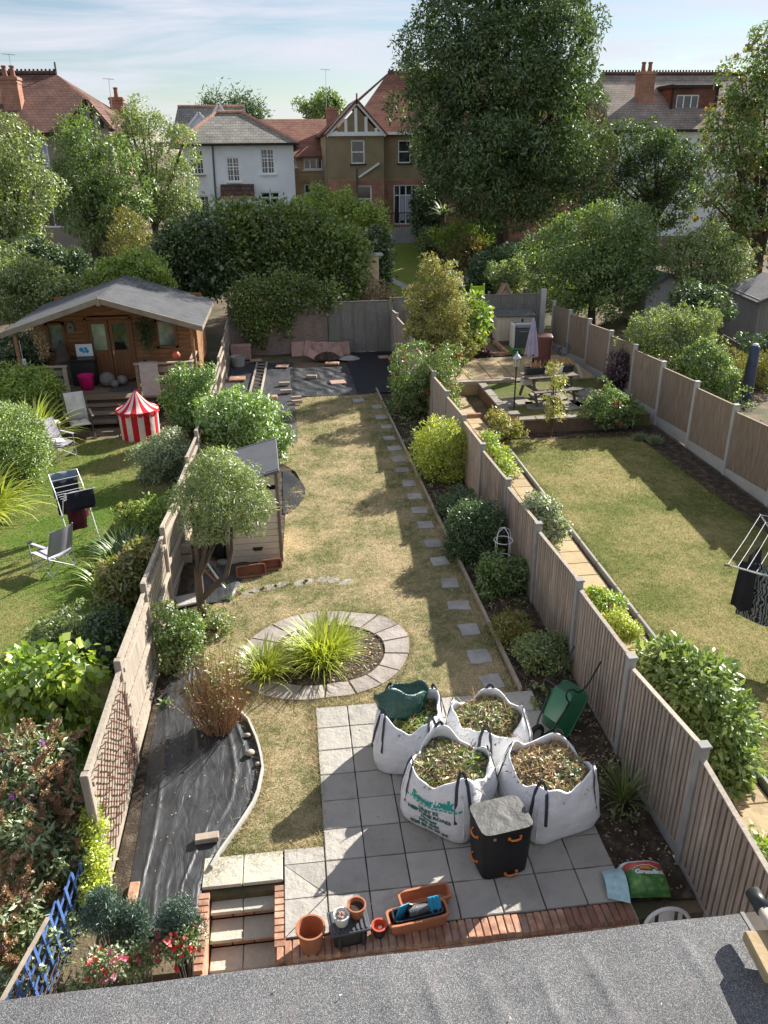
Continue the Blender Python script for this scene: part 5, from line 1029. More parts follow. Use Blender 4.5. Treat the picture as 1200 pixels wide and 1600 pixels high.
for (x, y, L, rz, lb) in [(-1.62, -.86, .62, 3, 'red brick coloured planter trough nearest the steps with petunias'), (-2.10, -1.12, .55, 80, 'terracotta coloured trough of pink petunias beside blue trellis'), (-2.32, -.55, .45, 85, 'terracotta coloured trough under the leftmost blue conifer'), (-1.92, -.60, .40, 85, 'terracotta coloured trough under the middle blue conifer')]:
    trough('planter_trough', lb, (x, y, -.55), R(rz), L, .26, .36, 'terracotta', .02); 
MB().box((-1.75, -.95, -.69), (1.5, .95, .26)).build('planter_plinth', MT['brick']); tag(bpy.data.objects['planter_plinth'], 'brick plinth carrying planters of conifers beside the steps', 'plinth')
o = MB().cbox((0, 0, 0), (.11, .75, .3), .01).build('brick_kerb', MT['brick'], None, (-2.05, .05, -.09)); tag(o, 'short brick kerb between left fence foot and black membrane', 'kerb')
# ---------------------------------------------------------------- right garden
pth = struct(sheet('path', [(4.42, -.8, .012), (5.36, -.8, .012), (5.42, 18.6, .012), (4.42, 18.6, .012)], MT['joint']))
YM = [slabmesh('slab', .46, .46, .03, 20+k) for k in range(4)]
for q in YM: q.materials.append(MT['slab_yellow'])
k = 0
for j in range(40):
    for i in range(2):
        k += 1; y = -.55+j*.475
        if y < 18.2: inst('slab', YM[(k*5+i) % 4], pth, (4.66+i*.472, y, .014), (0, 0, (k*3 % 4)*math.pi/2))
ke = thing('path_kerb', 'grey concrete kerb edging along the yellow path beside right lawn', 'kerb', (5.45, 4, 0))
for k in range(15): MB().cbox((0.0, -4.3+k*.93, .05), (.055, .915, .14), .008).build('kerb_stone', MT['concrete_grey'], ke)
for (y, z) in ((12.6, .05), (16.0, .08)): 
    o = MB().cbox((4.9, y, z), (.98, .12, .12), .01).build('path_step', MT['brick_dark']); tag(o, 'low brick step across the yellow path, %s one' % ('nearer' if y < 14 else 'farther'), 'step')
# raised terrace
grassM('terrace_turf', (.30, .22, .12), (.11, .145, .035), (.06, .06, .02), .5, .85, .6)
tr = thing('terrace_wall', 'low brick retaining wall with coping round the raised terrace', 'wall', (5.95, 14.5, 0))
MB().box((1.6, 0, .19), (3.3, .2, .38)).build('front_wall', MT['terrace_brick'], tr); MB().box((-.02, 1.95, .19), (.2, 3.7, .38)).build('side_wall', MT['terrace_brick'], tr)
for k in range(5): MB().cbox((.30+k*.63, 0, .40), (.61, .25, .05), .008).build('coping', MT['coping_dark'], tr)
for k in range(5): MB().cbox((-.02, .42+k*.74, .40), (.25, .71, .05), .008).build('coping', MT['coping_dark'], tr)
MB().box((-.02, 0, .28), (.26, .26, .56)).build('pier', MT['brick'], tr); MB().cbox((-.02, 0, .58), (.32, .32, .05), .01).build('pier_cap', MT['coping_dark'], tr)
struct(MB().box((7.95, 16.5, .18), (3.9, 3.9, .36)).build('terrace', MT['terrace_turf'])); struct(MB().box((6.95, 20.0, .19), (5.6, 3.2, .42)).build('terrace', MT['slab_yellow'])); struct(MB().box((7.05, 23.2, .16), (5.4, 3.2, .36)).build('terrace', MT['dry_earth']))
pf = thing('far_patio', 'buff paved area with a step beyond the lamp post', 'paving', (6.4, 19.6, .40))
for i in range(6):
    for j in range(3): MB().cbox((-1.9+i*.74, -.6+j*.76, .02), (.72, .74, .05), .01).build('slab', MT['slab_yellow'], pf)
MB().cbox((0, -1.10, -.02), (4.3, .22, .12), .01).build('step_edge', MT['timber'], pf)
for (x, y, w, d, rz) in ((6.4, 16.2, 1.0, .8, 10), (7.2, 15.7, 1.1, .7, -8), (7.9, 15.6, .9, .8, 15), (8.6, 15.9, 1.1, .9, 5), (7.6, 16.6, 1.0, .8, 0), (8.9, 16.8, .9, .8, 20)):
    o = MB().cbox((0, 0, 0), (w, d, .05), .01).build('paving_slab', MT['coping_dark'], None, (x, y, .375), rz=R(rz)); tag(o, 'irregular paving slab set in terrace grass %s the picnic bench' % {6.4: 'at the path end of', 7.2: 'in front of', 7.9: 'just right of', 8.6: 'far right of', 7.6: 'underneath', 8.9: 'at the fence end of'}[x], 'slab', 'paving under the bench')
bw_ = thing('bed_wall', 'low brick bed edging in front of the storage box', 'wall', (7.4, 21.9, .36))
for k in range(11): inst('brick', B_, bw_, (-2.3+k*.24, 0, .08), (0, 0, 0), (1.05, 1.4, 2)); 
for k in range(8): inst('brick', B_, bw_, (.35, .2+k*.24, .08), (0, 0, math.pi/2), (1.05, 1.4, 2))
o = MB().cbox((0, 0, 0), (1.3, 1.3, .06), .02).build('turf_patch', MT['lawn_left'], None, (8.45, 22.6, .39)); tag(o, 'square of bright artificial turf before the storage box', 'turf')
# lamp post
lp = thing('lamp_post', 'black garden lamp post with lantern head on the terrace corner', 'lamp post', (6.02, 14.80, .36))
MB().lathe([(.07, 0), (.06, .04), (.028, .10), (.024, .5), (.034, .52), (.034, .58), (.022, .60), (.020, 1.38), (.03, 1.40), (.03, 1.43), (.001, 1.44)], 12).build('post', MT['metal_black'], lp, smooth=True)
MB().lathe([(.045, 1.44), (.07, 1.46), (.085, 1.66), (.001, 1.66)], 6).build('lantern_glass', MT['glass_pale'], lp)
for k in range(6): a = math.pi*k/3; MB().tube([(.072*math.cos(a), .072*math.sin(a), 1.45), (.09*math.cos(a), .09*math.sin(a), 1.67)], .007, 4).build('lantern_bar', MT['metal_grey'], lp)
MB().lathe([(.125, 1.66), (.12, 1.69), (.05, 1.77), (.03, 1.79), (.02, 1.83), (.001, 1.86)], 12).build('lantern_roof', MT['metal_grey'], lp, smooth=True)
# picnic bench
M('bench_wood', (.17, .14, .11), .3, 3, .9, 12, .5, .006, orand=.15)
pb = thing('picnic_bench', 'weathered wooden picnic bench on the raised terrace', 'picnic bench', (7.45, 16.30, .40), R(8))
for k in range(5): MB().cbox((0, -.30+k*.15, .74), (1.55, .14, .035), .004).build('top_board', MT['bench_wood'], pb)
for s in (-1, 1):
    for q in (0, 1): MB().cbox((0, s*(.62+.14*q), .44), (1.55, .13, .035), .004).build('seat_board', MT['bench_wood'], pb)
    MB().bar((s*.55, -.80, .40), (s*.55, .80, .40), .045, .09).build('cross_bar', MT['timber_dark'], pb); MB().bar((s*.55, -.35, .70), (s*.55, .35, .70), .045, .08).build('cross_bar', MT['timber_dark'], pb)
    for q in (-1, 1): MB().bar((s*.60, q*.62, 0), (s*.60, q*.22, .72), .045, .09).build('leg', MT['timber_dark'], pb)
for (x, y, z, L, lb, mt) in [(-.42, .05, .76, .62, 'black trough of dead plants on the picnic bench, path end', 'plastic_black'), (.22, .12, .76, .45, 'white trough of dry stems on the picnic bench top', 'plastic_white'), (.62, .2, .76, .36, 'black square planter on the fence end of picnic bench', 'plastic_black')]:
    trough('planter_trough', lb, (7.45+x, 16.30+y, .40+z), R(8), L, .22, .2, mt, .01)
    g = np.random.default_rng(int(L*100)); m_ = MB()
    for k in range(22): p = Vector((7.45+x+g.uniform(-.4, .4)*L, 16.3+y+g.uniform(-.07, .07), 1.33)); m_.tube([p, p+Vector((g.normal()*.07, g.normal()*.05, .12+.14*g.random()))], .006, 4)
    o = m_.build('dead_plant', MT['dry_stalk']); tag(o, 'dead brown stems in the %s' % lb.split(' on ')[0].replace('of dead plants', 'at path end').replace('of dry stems', 'planter'), 'plant')
o = MB().cbox((0, 0, 0), (.4, .28, .18), .02).build('stone_trough', MT['concrete'], None, (6.85, 16.35, .95)); tag(o, 'pale stone trough at the left end of the picnic bench', 'trough')
# parasol, wheelie bin, storage box
pa = thing('parasol', 'closed lilac parasol on a pole beside the brown bin', 'parasol', (7.75, 19.10, .42)); MB().tube([(0, 0, 0), (0, 0, 1.82)], .02, 8).build('pole', MT['metal_grey'], pa); MB().lathe([(.26, 0), (.26, .05), (.06, .09), (.04, .2), (.001, .2)], 16).build('base', MT['concrete_grey'], pa)
M('parasol_lilac', (.36, .32, .43), .15, 5, .9, 30, .4); MB().grid(lambda u, v: ((.03+.17*v**.8*(1+.25*math.sin(7*6.283*u)))*math.cos(6.283*u), (.03+.17*v**.8*(1+.25*math.sin(7*6.283*u)))*math.sin(6.283*u), 1.80-1.15*v-.06*math.sin(5*6.283*u)*v), 56, 10, wrap=True).build('canopy', MT['parasol_lilac'], pa, smooth=True)
wbn = thing('wheelie_bin', 'brown wheelie bin behind the closed parasol', 'bin', (8.45, 20.10, .42), R(-12)); M('bin_brown', (.10, .035, .028), .12, 4, .45, 60, .08, spec=.4)
MB().grid(rbox(.56, .64, .98, .05, .86), 40, 4, wrap=True).build('bin_body', MT['bin_brown'], wbn, smooth=True); MB().grid(lambda u, v: (lambda p: (p[0]*(1.06-.06*v)*(1-v**3), p[1]*(1.06-.06*v)*(1-v**3), .97+.05*min(1, v*4)+.07*v))(rbox(.56, .64, 1, .05)(u, 0)), 40, 8, wrap=True).build('bin_lid', MT['bin_brown'], wbn, smooth=True)
MB().tube([(-.22, .36, .97), (.22, .36, .97)], .02, 8).build('handle', MT['bin_brown'], wbn); 
for s in (-1, 1): MB().tube([(s*.24, .30, .1), (s*.30, .30, .1)], .10, 16).build('wheel', MT['rubber'], wbn)
sb = thing('storage_box', 'beige resin garden storage box against the far right fence', 'storage box', (8.50, 24.10, .34), R(-3))
for k in range(9): MB().cbox((-.62+k*.155, -.40, .62), (.15, .03, .92), .006).build('front_plank', MT['resin_beige'], sb)
for s in (-1, 1): MB().box((s*.70, 0, .62), (.03, .8, .92)).build('side_panel', MT['resin_beige'], sb)
MB().cbox((0, 0, .08), (1.45, .84, .18), .01).build('base', MT['resin_brown'], sb); MB().cbox((0, -.02, 1.13), (1.52, .94, .06), .012, rot=Matrix.Rotation(.07, 3, 'X')).build('lid', MT['bag_top'], sb); MB().cbox((.25, -.43, .93), (.06, .03, .12), .005).build('latch', MT['plastic_black'], sb); MB().box((0, .38, .62), (1.4, .03, .92)).build('back_panel', MT['resin_beige'], sb)
gb = thing('gas_barbecue', 'black and white kitchen style barbecue before the storage box', 'barbecue', (8.60, 23.05, .40), R(-3)); MB().cbox((0, 0, .36), (.70, .42, .70), .02).build('cabinet', MT['plastic_grey'], gb); MB().cbox((-.40, 0, .44), (.10, .48, .88), .02).build('side_shelf', MT['plastic_white'], gb); MB().tube([(-.36, -.2, .9), (.36, -.2, .9)], .02, 8).build('rail', MT['plastic_white'], gb); MB().cbox((0, .02, .80), (.66, .40, .16), .04).build('hood', MT['metal_grey'], gb); MB().tube([(-.2, -.24, .62), (.2, -.24, .62)], .014, 6).build('handle', MT['metal_grey'], gb)
o = pot('plant_pot', 'green plastic pot between turf patch and brown bin', (7.85, 21.2, .42), .13, .17, .30, 'wb_green')
# hose and clutter by the far fence
o = MB().tube([(9.3+.18*math.cos(a)+.02*a, 20.6+.03*a, .75+.18*math.sin(a)) for a in np.linspace(0, 16, 60)], .016, 6).build('garden_hose', MT['plastic_grey']); tag(o, 'coiled grey hose hanging on the far right fence', 'hose')
for k, (x, y, L, rz) in enumerate([(9.2, 19.2, 1.6, 70), (9.35, 18.9, 1.8, 76)]):
    o = MB().cbox((0, 0, 0), (L, .12, .06), .006).build('timber_plank', MT['timber'], None, (x, y, .46+.05*k), rz=R(rz)); tag(o, 'loose timber plank on the terrace by the far fence, %s one' % ('left' if k == 0 else 'right'), 'plank')
# gate pier, rotary dryer, pole
t = thing('gate_pier', 'small brick pier with a slab cap beside the yellow path', 'pier', (4.62, -.02, 0)); MB().cbox((0, 0, .15), (.30, .30, .34), .006).build('pier_body', MT['brick'], t); MB().cbox((0, 0, .35), (.38, .38, .05), .01).build('cap', MT['slab_yellow'], t)
o = MB().cbox((0, 0, 0), (.10, 1.1, .12), .01).build('path_kerb_stone', MT['concrete_grey'], None, (4.72, -.75, .06)); tag(o, 'short kerb stone running from the brick pier toward house', 'kerb')
rd = thing('rotary_dryer', 'silver rotary washing line with clothes pegged on it', 'washing line', (7.62, 3.70, 0)); ZT = 1.62
MB().tube([(0, 0, 0), (0, 0, 1.75)], .024, 10).build('mast', MT['metal_grey'], rd); arms = [R(183), R(93), R(3), R(-87)]
for a in arms: MB().tube([(0, 0, 1.05), (1.48*math.cos(a), 1.48*math.sin(a), ZT)], .012, 6).build('arm', MT['metal_grey'], rd); MB().tube([(1.46*math.cos(a), 1.46*math.sin(a), ZT-.01), (1.54*math.cos(a), 1.54*math.sin(a), ZT+.01)], .017, 6).build('arm_tip', MT['plastic_black'], rd)
for k in range(8):
    r = .35+.163*k; ln = MB()
    for q in range(4): a, b = arms[q], arms[(q+1) % 4]; z = 1.05+(ZT-1.05)*r/1.48+.012; ln.tube([(r*math.cos(a), r*math.sin(a), z), (r*.5*(math.cos(a)+math.cos(b)), r*.5*(math.sin(a)+math.sin(b)), z-.02), (r*math.cos(b), r*math.sin(b), z)], .004, 4)
    ln.build('line', MT['metal_white'], rd)
def patt():
    m, t, o = base_mat('cloth_pattern'); v = posvec(t); w = nd(t, 'ShaderNodeTexWave'); w.inputs['Scale'].default_value = 9; w.inputs['Distortion'].default_value = 9; w.inputs['Detail'].default_value = 2; w.inputs['Detail Scale'].default_value = 1.2; t.links.new(v, w.inputs[0])
    c = ramp(t, w.outputs[0], [(.42, (.012, .013, .016)), (.58, (.20, .21, .23))]); finish(t, o, c, .9)
patt()
for k, (x, y, w, h, rz, mt, lb) in enumerate([(6.62, 3.86, .30, .78, -48, 'cloth_black', 'plain black trousers pegged at the outer corner of rotary line'), (6.98, 3.62, .95, .95, -40, 'cloth_pattern', 'black and white patterned dress pegged on the rotary line'), (6.95, 4.25, .7, .6, 40, 'cloth_black', 'black top pegged on the far side of rotary line')]):
    m_ = MB().grid(lambda u, v: (w*(u-.5)*(.8+.25*v), .03*math.sin(9*u+k)*v, -h*v-.05*math.sin(3*u)*v), 16, 16); o = m_.build('washing', MT[mt], None, (x, y, 1.50), smooth=True, rz=R(rz)); tag(o, lb, 'clothing', 'washing on the rotary line')
t = thing('covered_post', 'tall dark blue covered post in the bed beyond right fence', 'post', (13.77, 16.3, 0)); M('cover_blue', (.045, .055, .095), .2, 4, .5, 30, .3)
MB().lathe([(.17, 0), (.18, .05), (.15, 1.70), (.12, 1.76), (.001, 1.78)], 18).build('cover', MT['cover_blue'], t, smooth=True); MB().lathe([(.10, 1.77), (.08, 1.82), (.001, 1.84)], 12).build('cap', MT['metal_white'], t, smooth=True)
for k, (u, v, r) in enumerate([(1000, 688, .22), (1022, 694, .26)]):
    c = G(u, v); g = np.random.default_rng(k); N = 500; d = unit(np.c_[g.normal(size=(N, 2)), .5+g.random(N)]); o = link('grass_tuft', leafmesh('grass_tuft', np.zeros((N, 3))+np.array([c[0], c[1], .02])+g.normal(size=(N, 3))*[.05, .05, 0], d, unit(g.normal(size=(N, 3))), r*(.6+.6*g.random(N)), .04), MT['lf_grey']); tag(o, 'dry silver grass tuft on the bed corner, %s of two' % ('farther' if k == 0 else 'nearer'), 'grass')
# ---------------------------------------------------------------- houses beyond the gardens
brickM('tile_brown', (.165, .088, .068), (.205, .115, .088), (.075, .045, .038), bw=.26, bh=.135, mo=.012, bstr=.8)
brickM('tile_grey', (.24, .225, .20), (.30, .28, .245), (.12, .115, .10), bw=.30, bh=.15, mo=.012, bstr=.8)
brickM('tile_red', (.225, .10, .068), (.27, .13, .09), (.10, .05, .04), bw=.26, bh=.135, mo=.012, bstr=.8)
brickM('tile_dark', (.115, .065, .055), (.14, .085, .07), (.06, .038, .033), bw=.30, bh=.22, mo=.03, bstr=.9)
brickM('tile_tan', (.27, .225, .185), (.33, .28, .235), (.14, .115, .10), bw=.26, bh=.135, mo=.012, bstr=.8)
brickM('wall_brick', (.36, .145, .085), (.42, .185, .115), (.36, .30, .25)); brickM('wall_yellow', (.45, .30, .145), (.52, .36, .19), (.42, .37, .3)); brickM('hang_tile', (.20, .085, .062), (.25, .11, .08), (.08, .04, .035), bw=.18, bh=.11)
brickM('garden_brick', (.60, .44, .26), (.68, .52, .33), (.50, .44, .35), mo=.012)
M('render_white', (.84, .88, .92), .07, .8, .9, 40, .4, .01, stain=((.55, .57, .56), .7, .5, .8, .35)); M('render_tan', (.30, .24, .145), .18, .9, .95, 60, .6, .01, stain=((.17, .14, .09), .8, .5, .75, .5)); M('render_grey', (.31, .27, .225), .12, .9, .95, 60, .5, .01)  # blue tint of the white render stands in for sky light on shaded walls
M('black_timber', (.025, .022, .02), .2, 5, .7); M('curtain', (.42, .46, .55), .2, 9, .9, stretch=(8, 8, 1))
def rebase(e, loc):
    for c in e.children: c.location = (c.location[0]-loc[0], c.location[1]-loc[1], c.location[2]-loc[2])
    e.location = loc
def wall_front(par, mat, x0, x1, z0, z1, y, holes, dep=.14, name='wall'):
    xs_ = sorted({x0, x1, *[h[0] for h in holes], *[h[1] for h in holes]}); zs_ = sorted({z0, z1, *[h[2] for h in holes], *[h[3] for h in holes]}); m_ = MB()
    xs_ = [x for x in xs_ if x0 <= x <= x1]; zs_ = [z for z in zs_ if z0 <= z <= z1]
    for a, b in zip(xs_[:-1], xs_[1:]):
        for c, d in zip(zs_[:-1], zs_[1:]):
            cx_, cz_ = (a+b)/2, (c+d)/2
            if not any(h[0] < cx_ < h[1] and h[2] < cz_ < h[3] for h in holes): m_.poly([(a, y, c), (b, y, c), (b, y, d), (a, y, d)])
    for h in holes:
        a, b, c, d = max(h[0], x0), min(h[1], x1), max(h[2], z0), min(h[3], z1)
        if b <= a or d <= c: continue
        for p, q in (((a, c), (a, d)), ((a, d), (b, d)), ((b, d), (b, c)), ((b, c), (a, c))): m_.poly([(p[0], y, p[1]), (q[0], y, q[1]), (q[0], y+dep, q[1]), (p[0], y+dep, p[1])])
    return m_.build(name, MT[mat], par)
def window(par, h, y, nx=1, nz=1, sill='upvc', fr=.07, bars=None, glass='glass', curtain=False, name='window', topbar=None):
    a, b, c, d = h; w = MB(); yy = y+.09
    w.box(((a+b)/2, yy, c+fr/2), (b-a, .07, fr)); w.box(((a+b)/2, yy, d-fr/2), (b-a, .07, fr)); w.box((a+fr/2, yy, (c+d)/2), (fr, .07, d-c-2*fr)); w.box((b-fr/2, yy, (c+d)/2), (fr, .07, d-c-2*fr))
    for k in range(1, nx): w.box((a+(b-a)*k/nx, yy-.003, (c+d)/2), (.065, .065, d-c-2*fr))
    zb = [c+(d-c)*k/nz for k in range(1, nz)]+([c+(d-c)*topbar] if topbar else [])
    for z in zb: w.box(((a+b)/2, yy-.006, z), (b-a-2*fr, .06, .06))
    o = w.build(name, MT['upvc'], par)
    m_ = MB().box(((a+b)/2, yy+.02, (c+d)/2), (b-a-fr, .012, d-c-fr)); m_.build('pane', MT[glass], o)
    if bars:
        l = MB()
        for k in range(1, bars[0]): l.box((a+(b-a)*k/bars[0], yy-.0, (c+d)/2), (.028, .03, d-c-2*fr))
        for k in range(1, bars[1]): l.box(((a+b)/2, yy+.003, c+(d-c)*k/bars[1]), (b-a-2*fr, .03, .028))
        l.build('glazing_bars', MT['upvc'], o)
    if curtain:
        for s in (0, 1): MB().poly([(a+fr if s == 0 else b-fr, yy+.012, c+fr), ((a+fr+(b-a)*.12) if s == 0 else (b-fr-(b-a)*.12), yy+.012, c+fr), ((a+b)/2, yy+.012, d-fr), (a+fr if s == 0 else b-fr, yy+.012, d-fr)]).build('curtain', MT['curtain'], o)
    if sill: MB().box(((a+b)/2, y-.03, c-.04), (b-a+.16, .16, .07)).build('sill', MT[sill], o)
    return o
def roofpoly(par, pts, mat, th=.10, name='roof'):
    p = [Vector(q) for q in pts]; n = (p[1]-p[0]).cross(p[2]-p[0]).normalized()
    if n.z < 0: p = p[::-1]; n = -n
    k = len(p); lo = [q-n*th for q in p]
    return MB()._add(p+lo, [tuple(range(k)), tuple(reversed(range(k, 2*k)))]+[(i, k+i, k+(i+1) % k, (i+1) % k) for i in range(k)]).build(name, MT[mat], par)
def chimney(par, x, y, z0, z1, w, d, pots, mat='wall_brick'):
    c = MB().box((x, y, (z0+z1)/2), (w, d, z1-z0)); c.box((x, y, z1-.10), (w+.12, d+.12, .12)); c.box((x, y, z1-.30), (w+.06, d+.06, .08)); c = c.build('chimney', MT[mat], par)
    for dx in pots: smoothed(MB().lathe([(.15, 0), (.13, .1), (.11, .42), (.14, .45), (.14, .52), (.10, .52), (.09, .3), (.001, .3)], 12, c=(x+dx, y, z1)).build('chimney_pot', MT['terracotta_dark'], c))
    return c
def aerial(par, x, y, z, h):
    m_ = MB().tube([(x, y, z), (x+.05, y, z+h)], .016, 5); m_.tube([(x-.3, y, z+h), (x+.35, y, z+h-.05)], .012, 4)
    for k in range(7): m_.tube([(x-.27+k*.09, y-.2, z+h-.01), (x-.27+k*.09, y+.2, z+h-.01)], .007, 4)
    return m_.build('aerial', MT['metal_grey'], par)
def H(y): return lambda u0, v0, u1, v1: (V(u0, v1, y)[0], V(u1, v1, y)[0], V(u0, v1, y)[2], V(u0, v0, y)[2])
# --- white rendered house
yw = 46.; h_ = H(yw); x0, x1, ze = -5.62, .80, 7.56
hs = [h_(298, 234, 320, 273), h_(356, 246, 376, 284), h_(409, 232, 430, 272), h_(300, 306, 329, 336), h_(365, 312, 382, 325), h_(408, 300, 438, 322)]
wh_ = thing('white_house', 'white rendered two storey house with grey hipped roof', 'house')
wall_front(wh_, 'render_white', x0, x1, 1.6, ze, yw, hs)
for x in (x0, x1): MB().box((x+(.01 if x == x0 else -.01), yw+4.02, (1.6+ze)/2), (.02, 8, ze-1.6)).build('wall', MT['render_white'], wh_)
for k, h in enumerate(hs): window(wh_, h, yw, 2, 1, 'brick' if k in (0,) else 'upvc', bars=(4, 4) if k < 4 else (2, 2), topbar=.62 if k < 3 else .6)
a = V(338, 177, 49.5); b = V(378, 177, 49.5); zr = a[2]; e = .35
roofpoly(wh_, [(x0-e, yw-e, ze), (x1+e, yw-e, ze), (b[0], 49.6, zr), (a[0], 49.6, zr)], 'tile_grey'); roofpoly(wh_, [(x1+e, yw-e, ze), (x1+e, 54, ze), (b[0], 54, zr), (b[0], 49.6, zr)], 'tile_grey'); roofpoly(wh_, [(x0-e, yw-e, ze), (a[0], 49.6, zr), (a[0], 54, zr), (x0-e, 54, ze)], 'tile_grey')
for p, q in (((x0-e, yw-e, ze+.03), (a[0], 49.6, zr+.05)), ((x1+e, yw-e, ze+.03), (b[0], 49.6, zr+.05)), ((a[0], 49.6, zr+.06), (b[0], 49.6, zr+.06))): MB().tube([p, q], .10, 6).build('ridge_tiles', MT['brick'], wh_)
MB().box(((x0+x1)/2, yw-.30, ze-.02), (x1-x0+.7, .12, .14)).build('gutter', MT['black_timber'], wh_)
p = V(332, 228, yw); q = V(341, 327, yw); MB().tube([(p[0], yw-.06, p[2]), (q[0]-.12, yw-.06, q[2]-1)], .05, 6).build('downpipe', MT['plastic_grey'], wh_)
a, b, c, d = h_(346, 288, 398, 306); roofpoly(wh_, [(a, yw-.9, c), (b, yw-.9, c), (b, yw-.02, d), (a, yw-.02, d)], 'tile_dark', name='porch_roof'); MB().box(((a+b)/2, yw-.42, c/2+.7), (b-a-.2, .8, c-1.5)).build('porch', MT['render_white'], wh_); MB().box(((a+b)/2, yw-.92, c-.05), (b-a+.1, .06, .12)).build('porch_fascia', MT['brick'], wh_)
# taller rear range
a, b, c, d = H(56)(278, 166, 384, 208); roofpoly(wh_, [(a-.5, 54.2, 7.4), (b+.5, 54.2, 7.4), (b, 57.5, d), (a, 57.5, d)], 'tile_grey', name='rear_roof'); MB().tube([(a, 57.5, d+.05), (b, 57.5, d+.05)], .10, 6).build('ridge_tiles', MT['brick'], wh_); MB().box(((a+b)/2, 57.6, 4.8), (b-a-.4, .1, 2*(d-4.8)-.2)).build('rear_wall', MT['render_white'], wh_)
for u, v, w in ((311, 180, 1.5), (342, 166, 1.1)):
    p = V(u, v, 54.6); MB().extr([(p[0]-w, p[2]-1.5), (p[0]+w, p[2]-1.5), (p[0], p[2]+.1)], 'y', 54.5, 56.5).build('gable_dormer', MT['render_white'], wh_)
    for s in (-1, 1): MB().bar((p[0]+s*w*1.08, 54.42, p[2]-1.55), (p[0], 54.42, p[2]+.15), .16, .14).build('barge_board', MT['upvc'], wh_)
rebase(wh_, ((x0+x1)/2, yw, 1.7))
# --- yellow brick link house
lk = thing('link_house', 'yellow brick house with brown tiled roof between two larger houses', 'house'); yl = 50.; h2 = H(yl); hs = [h2(475, 246, 504, 265), h2(452, 246, 464, 261), h2(476, 288, 504, 302)]; x0, x1 = V(440, 250, yl)[0], V(520, 250, yl)[0]; ze = V(480, 243, yl)[2]
wall_front(lk, 'wall_yellow', x0, x1, 1.6, ze, yl, hs)
for h in hs: window(lk, h, yl, 3 if h[1]-h[0] > 1 else 1, 1, topbar=None)
zr = V(450, 186, yl+5)[2]; roofpoly(lk, [(x0-2.5, yl-.4, ze-.05), (x1+.5, yl-.4, ze-.05), (x1+1.5, yl+5, zr), (x0-2.5, yl+5, zr)], 'tile_red'); chimney(lk, V(518, 180, yl+3)[0], yl+3, ze+1, V(518, 168, yl+3)[2], .7, .6, ())
aerial(lk, V(509, 150, 56)[0], 56, 9.0, 3.2); rebase(lk, ((x0+x1)/2, yl, 1.7))
# --- tan gabled house with brick below
tn_ = thing('gabled_house', 'tan rendered house with black and white gable and brick ground floor', 'house'); yb = 45.; hb_ = H(yb); zs = V(600, 281, yb)[2]; zg = V(557, 209, yb)[2]; xg0, xg1 = V(510, 250, yb)[0], V(600, 250, yb)[0]; xr = 13.5
up_ = [hb_(549, 219, 570, 256)]; dn = [hb_(557, 290, 581, 328)]
wall_front(tn_, 'render_tan', xg0, xg1, zs, zg, yb, up_); wall_front(tn_, 'wall_brick', xg0, xg1, 1.5, zs, yb-.02, dn)
y2 = yb+.9; h3 = H(y2); up2 = [h3(622, 219, 642, 255), h3(880, 220, 900, 256)]; dn2 = [h3(615, 289, 653, 351), h3(905, 299, 930, 332)]; zs2 = V(620, 281, y2)[2]; zg2 = V(620, 207, y2)[2]; xr = V(962, 270, y2)[0]
wall_front(tn_, 'render_tan', xg1, xr, zs2, zg2, y2, up2); wall_front(tn_, 'wall_brick', xg1, xr, 1.5, zs2, y2-.02, dn2)
MB().box((xg0+.01, yb+4.5, (1.5+zg)/2), (.02, 9, zg-1.5)).build('wall', MT['render_tan'], tn_); MB().box((xg1-.01, yb+.45, (1.5+zg)/2), (.02, .88, zg-1.5)).build('wall', MT['render_tan'], tn_)
for h in up_+up2: window(tn_, h, yb if h in up_ else y2, 1, 2, 'black_timber', curtain=False)
window(tn_, dn[0], yb-.02, 1, 1, 'upvc', topbar=.45); window(tn_, dn2[1], y2, 1, 1, 'upvc', glass='curtain')
fd = window(tn_, dn2[0], y2-.02, 4, 1, None, topbar=.74, name='french_doors')
a, b, c, d = dn2[0]
for k in (1, 2): MB().box((a+(b-a)*(k+.5)/4, y2+.075, (c+d)/2-.2), ((b-a)/4-.12, .01, (d-c)*.62)).build('curtain', MT['curtain'], fd)
# balcony with steps
MB().box(((a+b)/2+.1, y2-.62, (1.5+c)/2-.1), (b-a+1.9, 1.2, c-1.5-.1)).build('balcony_base', MT['concrete_grey'], tn_)
r_ = MB(); r_.tube([(a-.9, y2-1.15, c+.75), (b+.9, y2-1.15, c+.75)], .03, 5)
for k in range(22): xx = a-.9+(b-a+1.8)*k/21; r_.tube([(xx, y2-1.15, c-.1), (xx, y2-1.15, c+.75)], .014, 4)
r_.build('railing', MT['metal_black'], tn_)
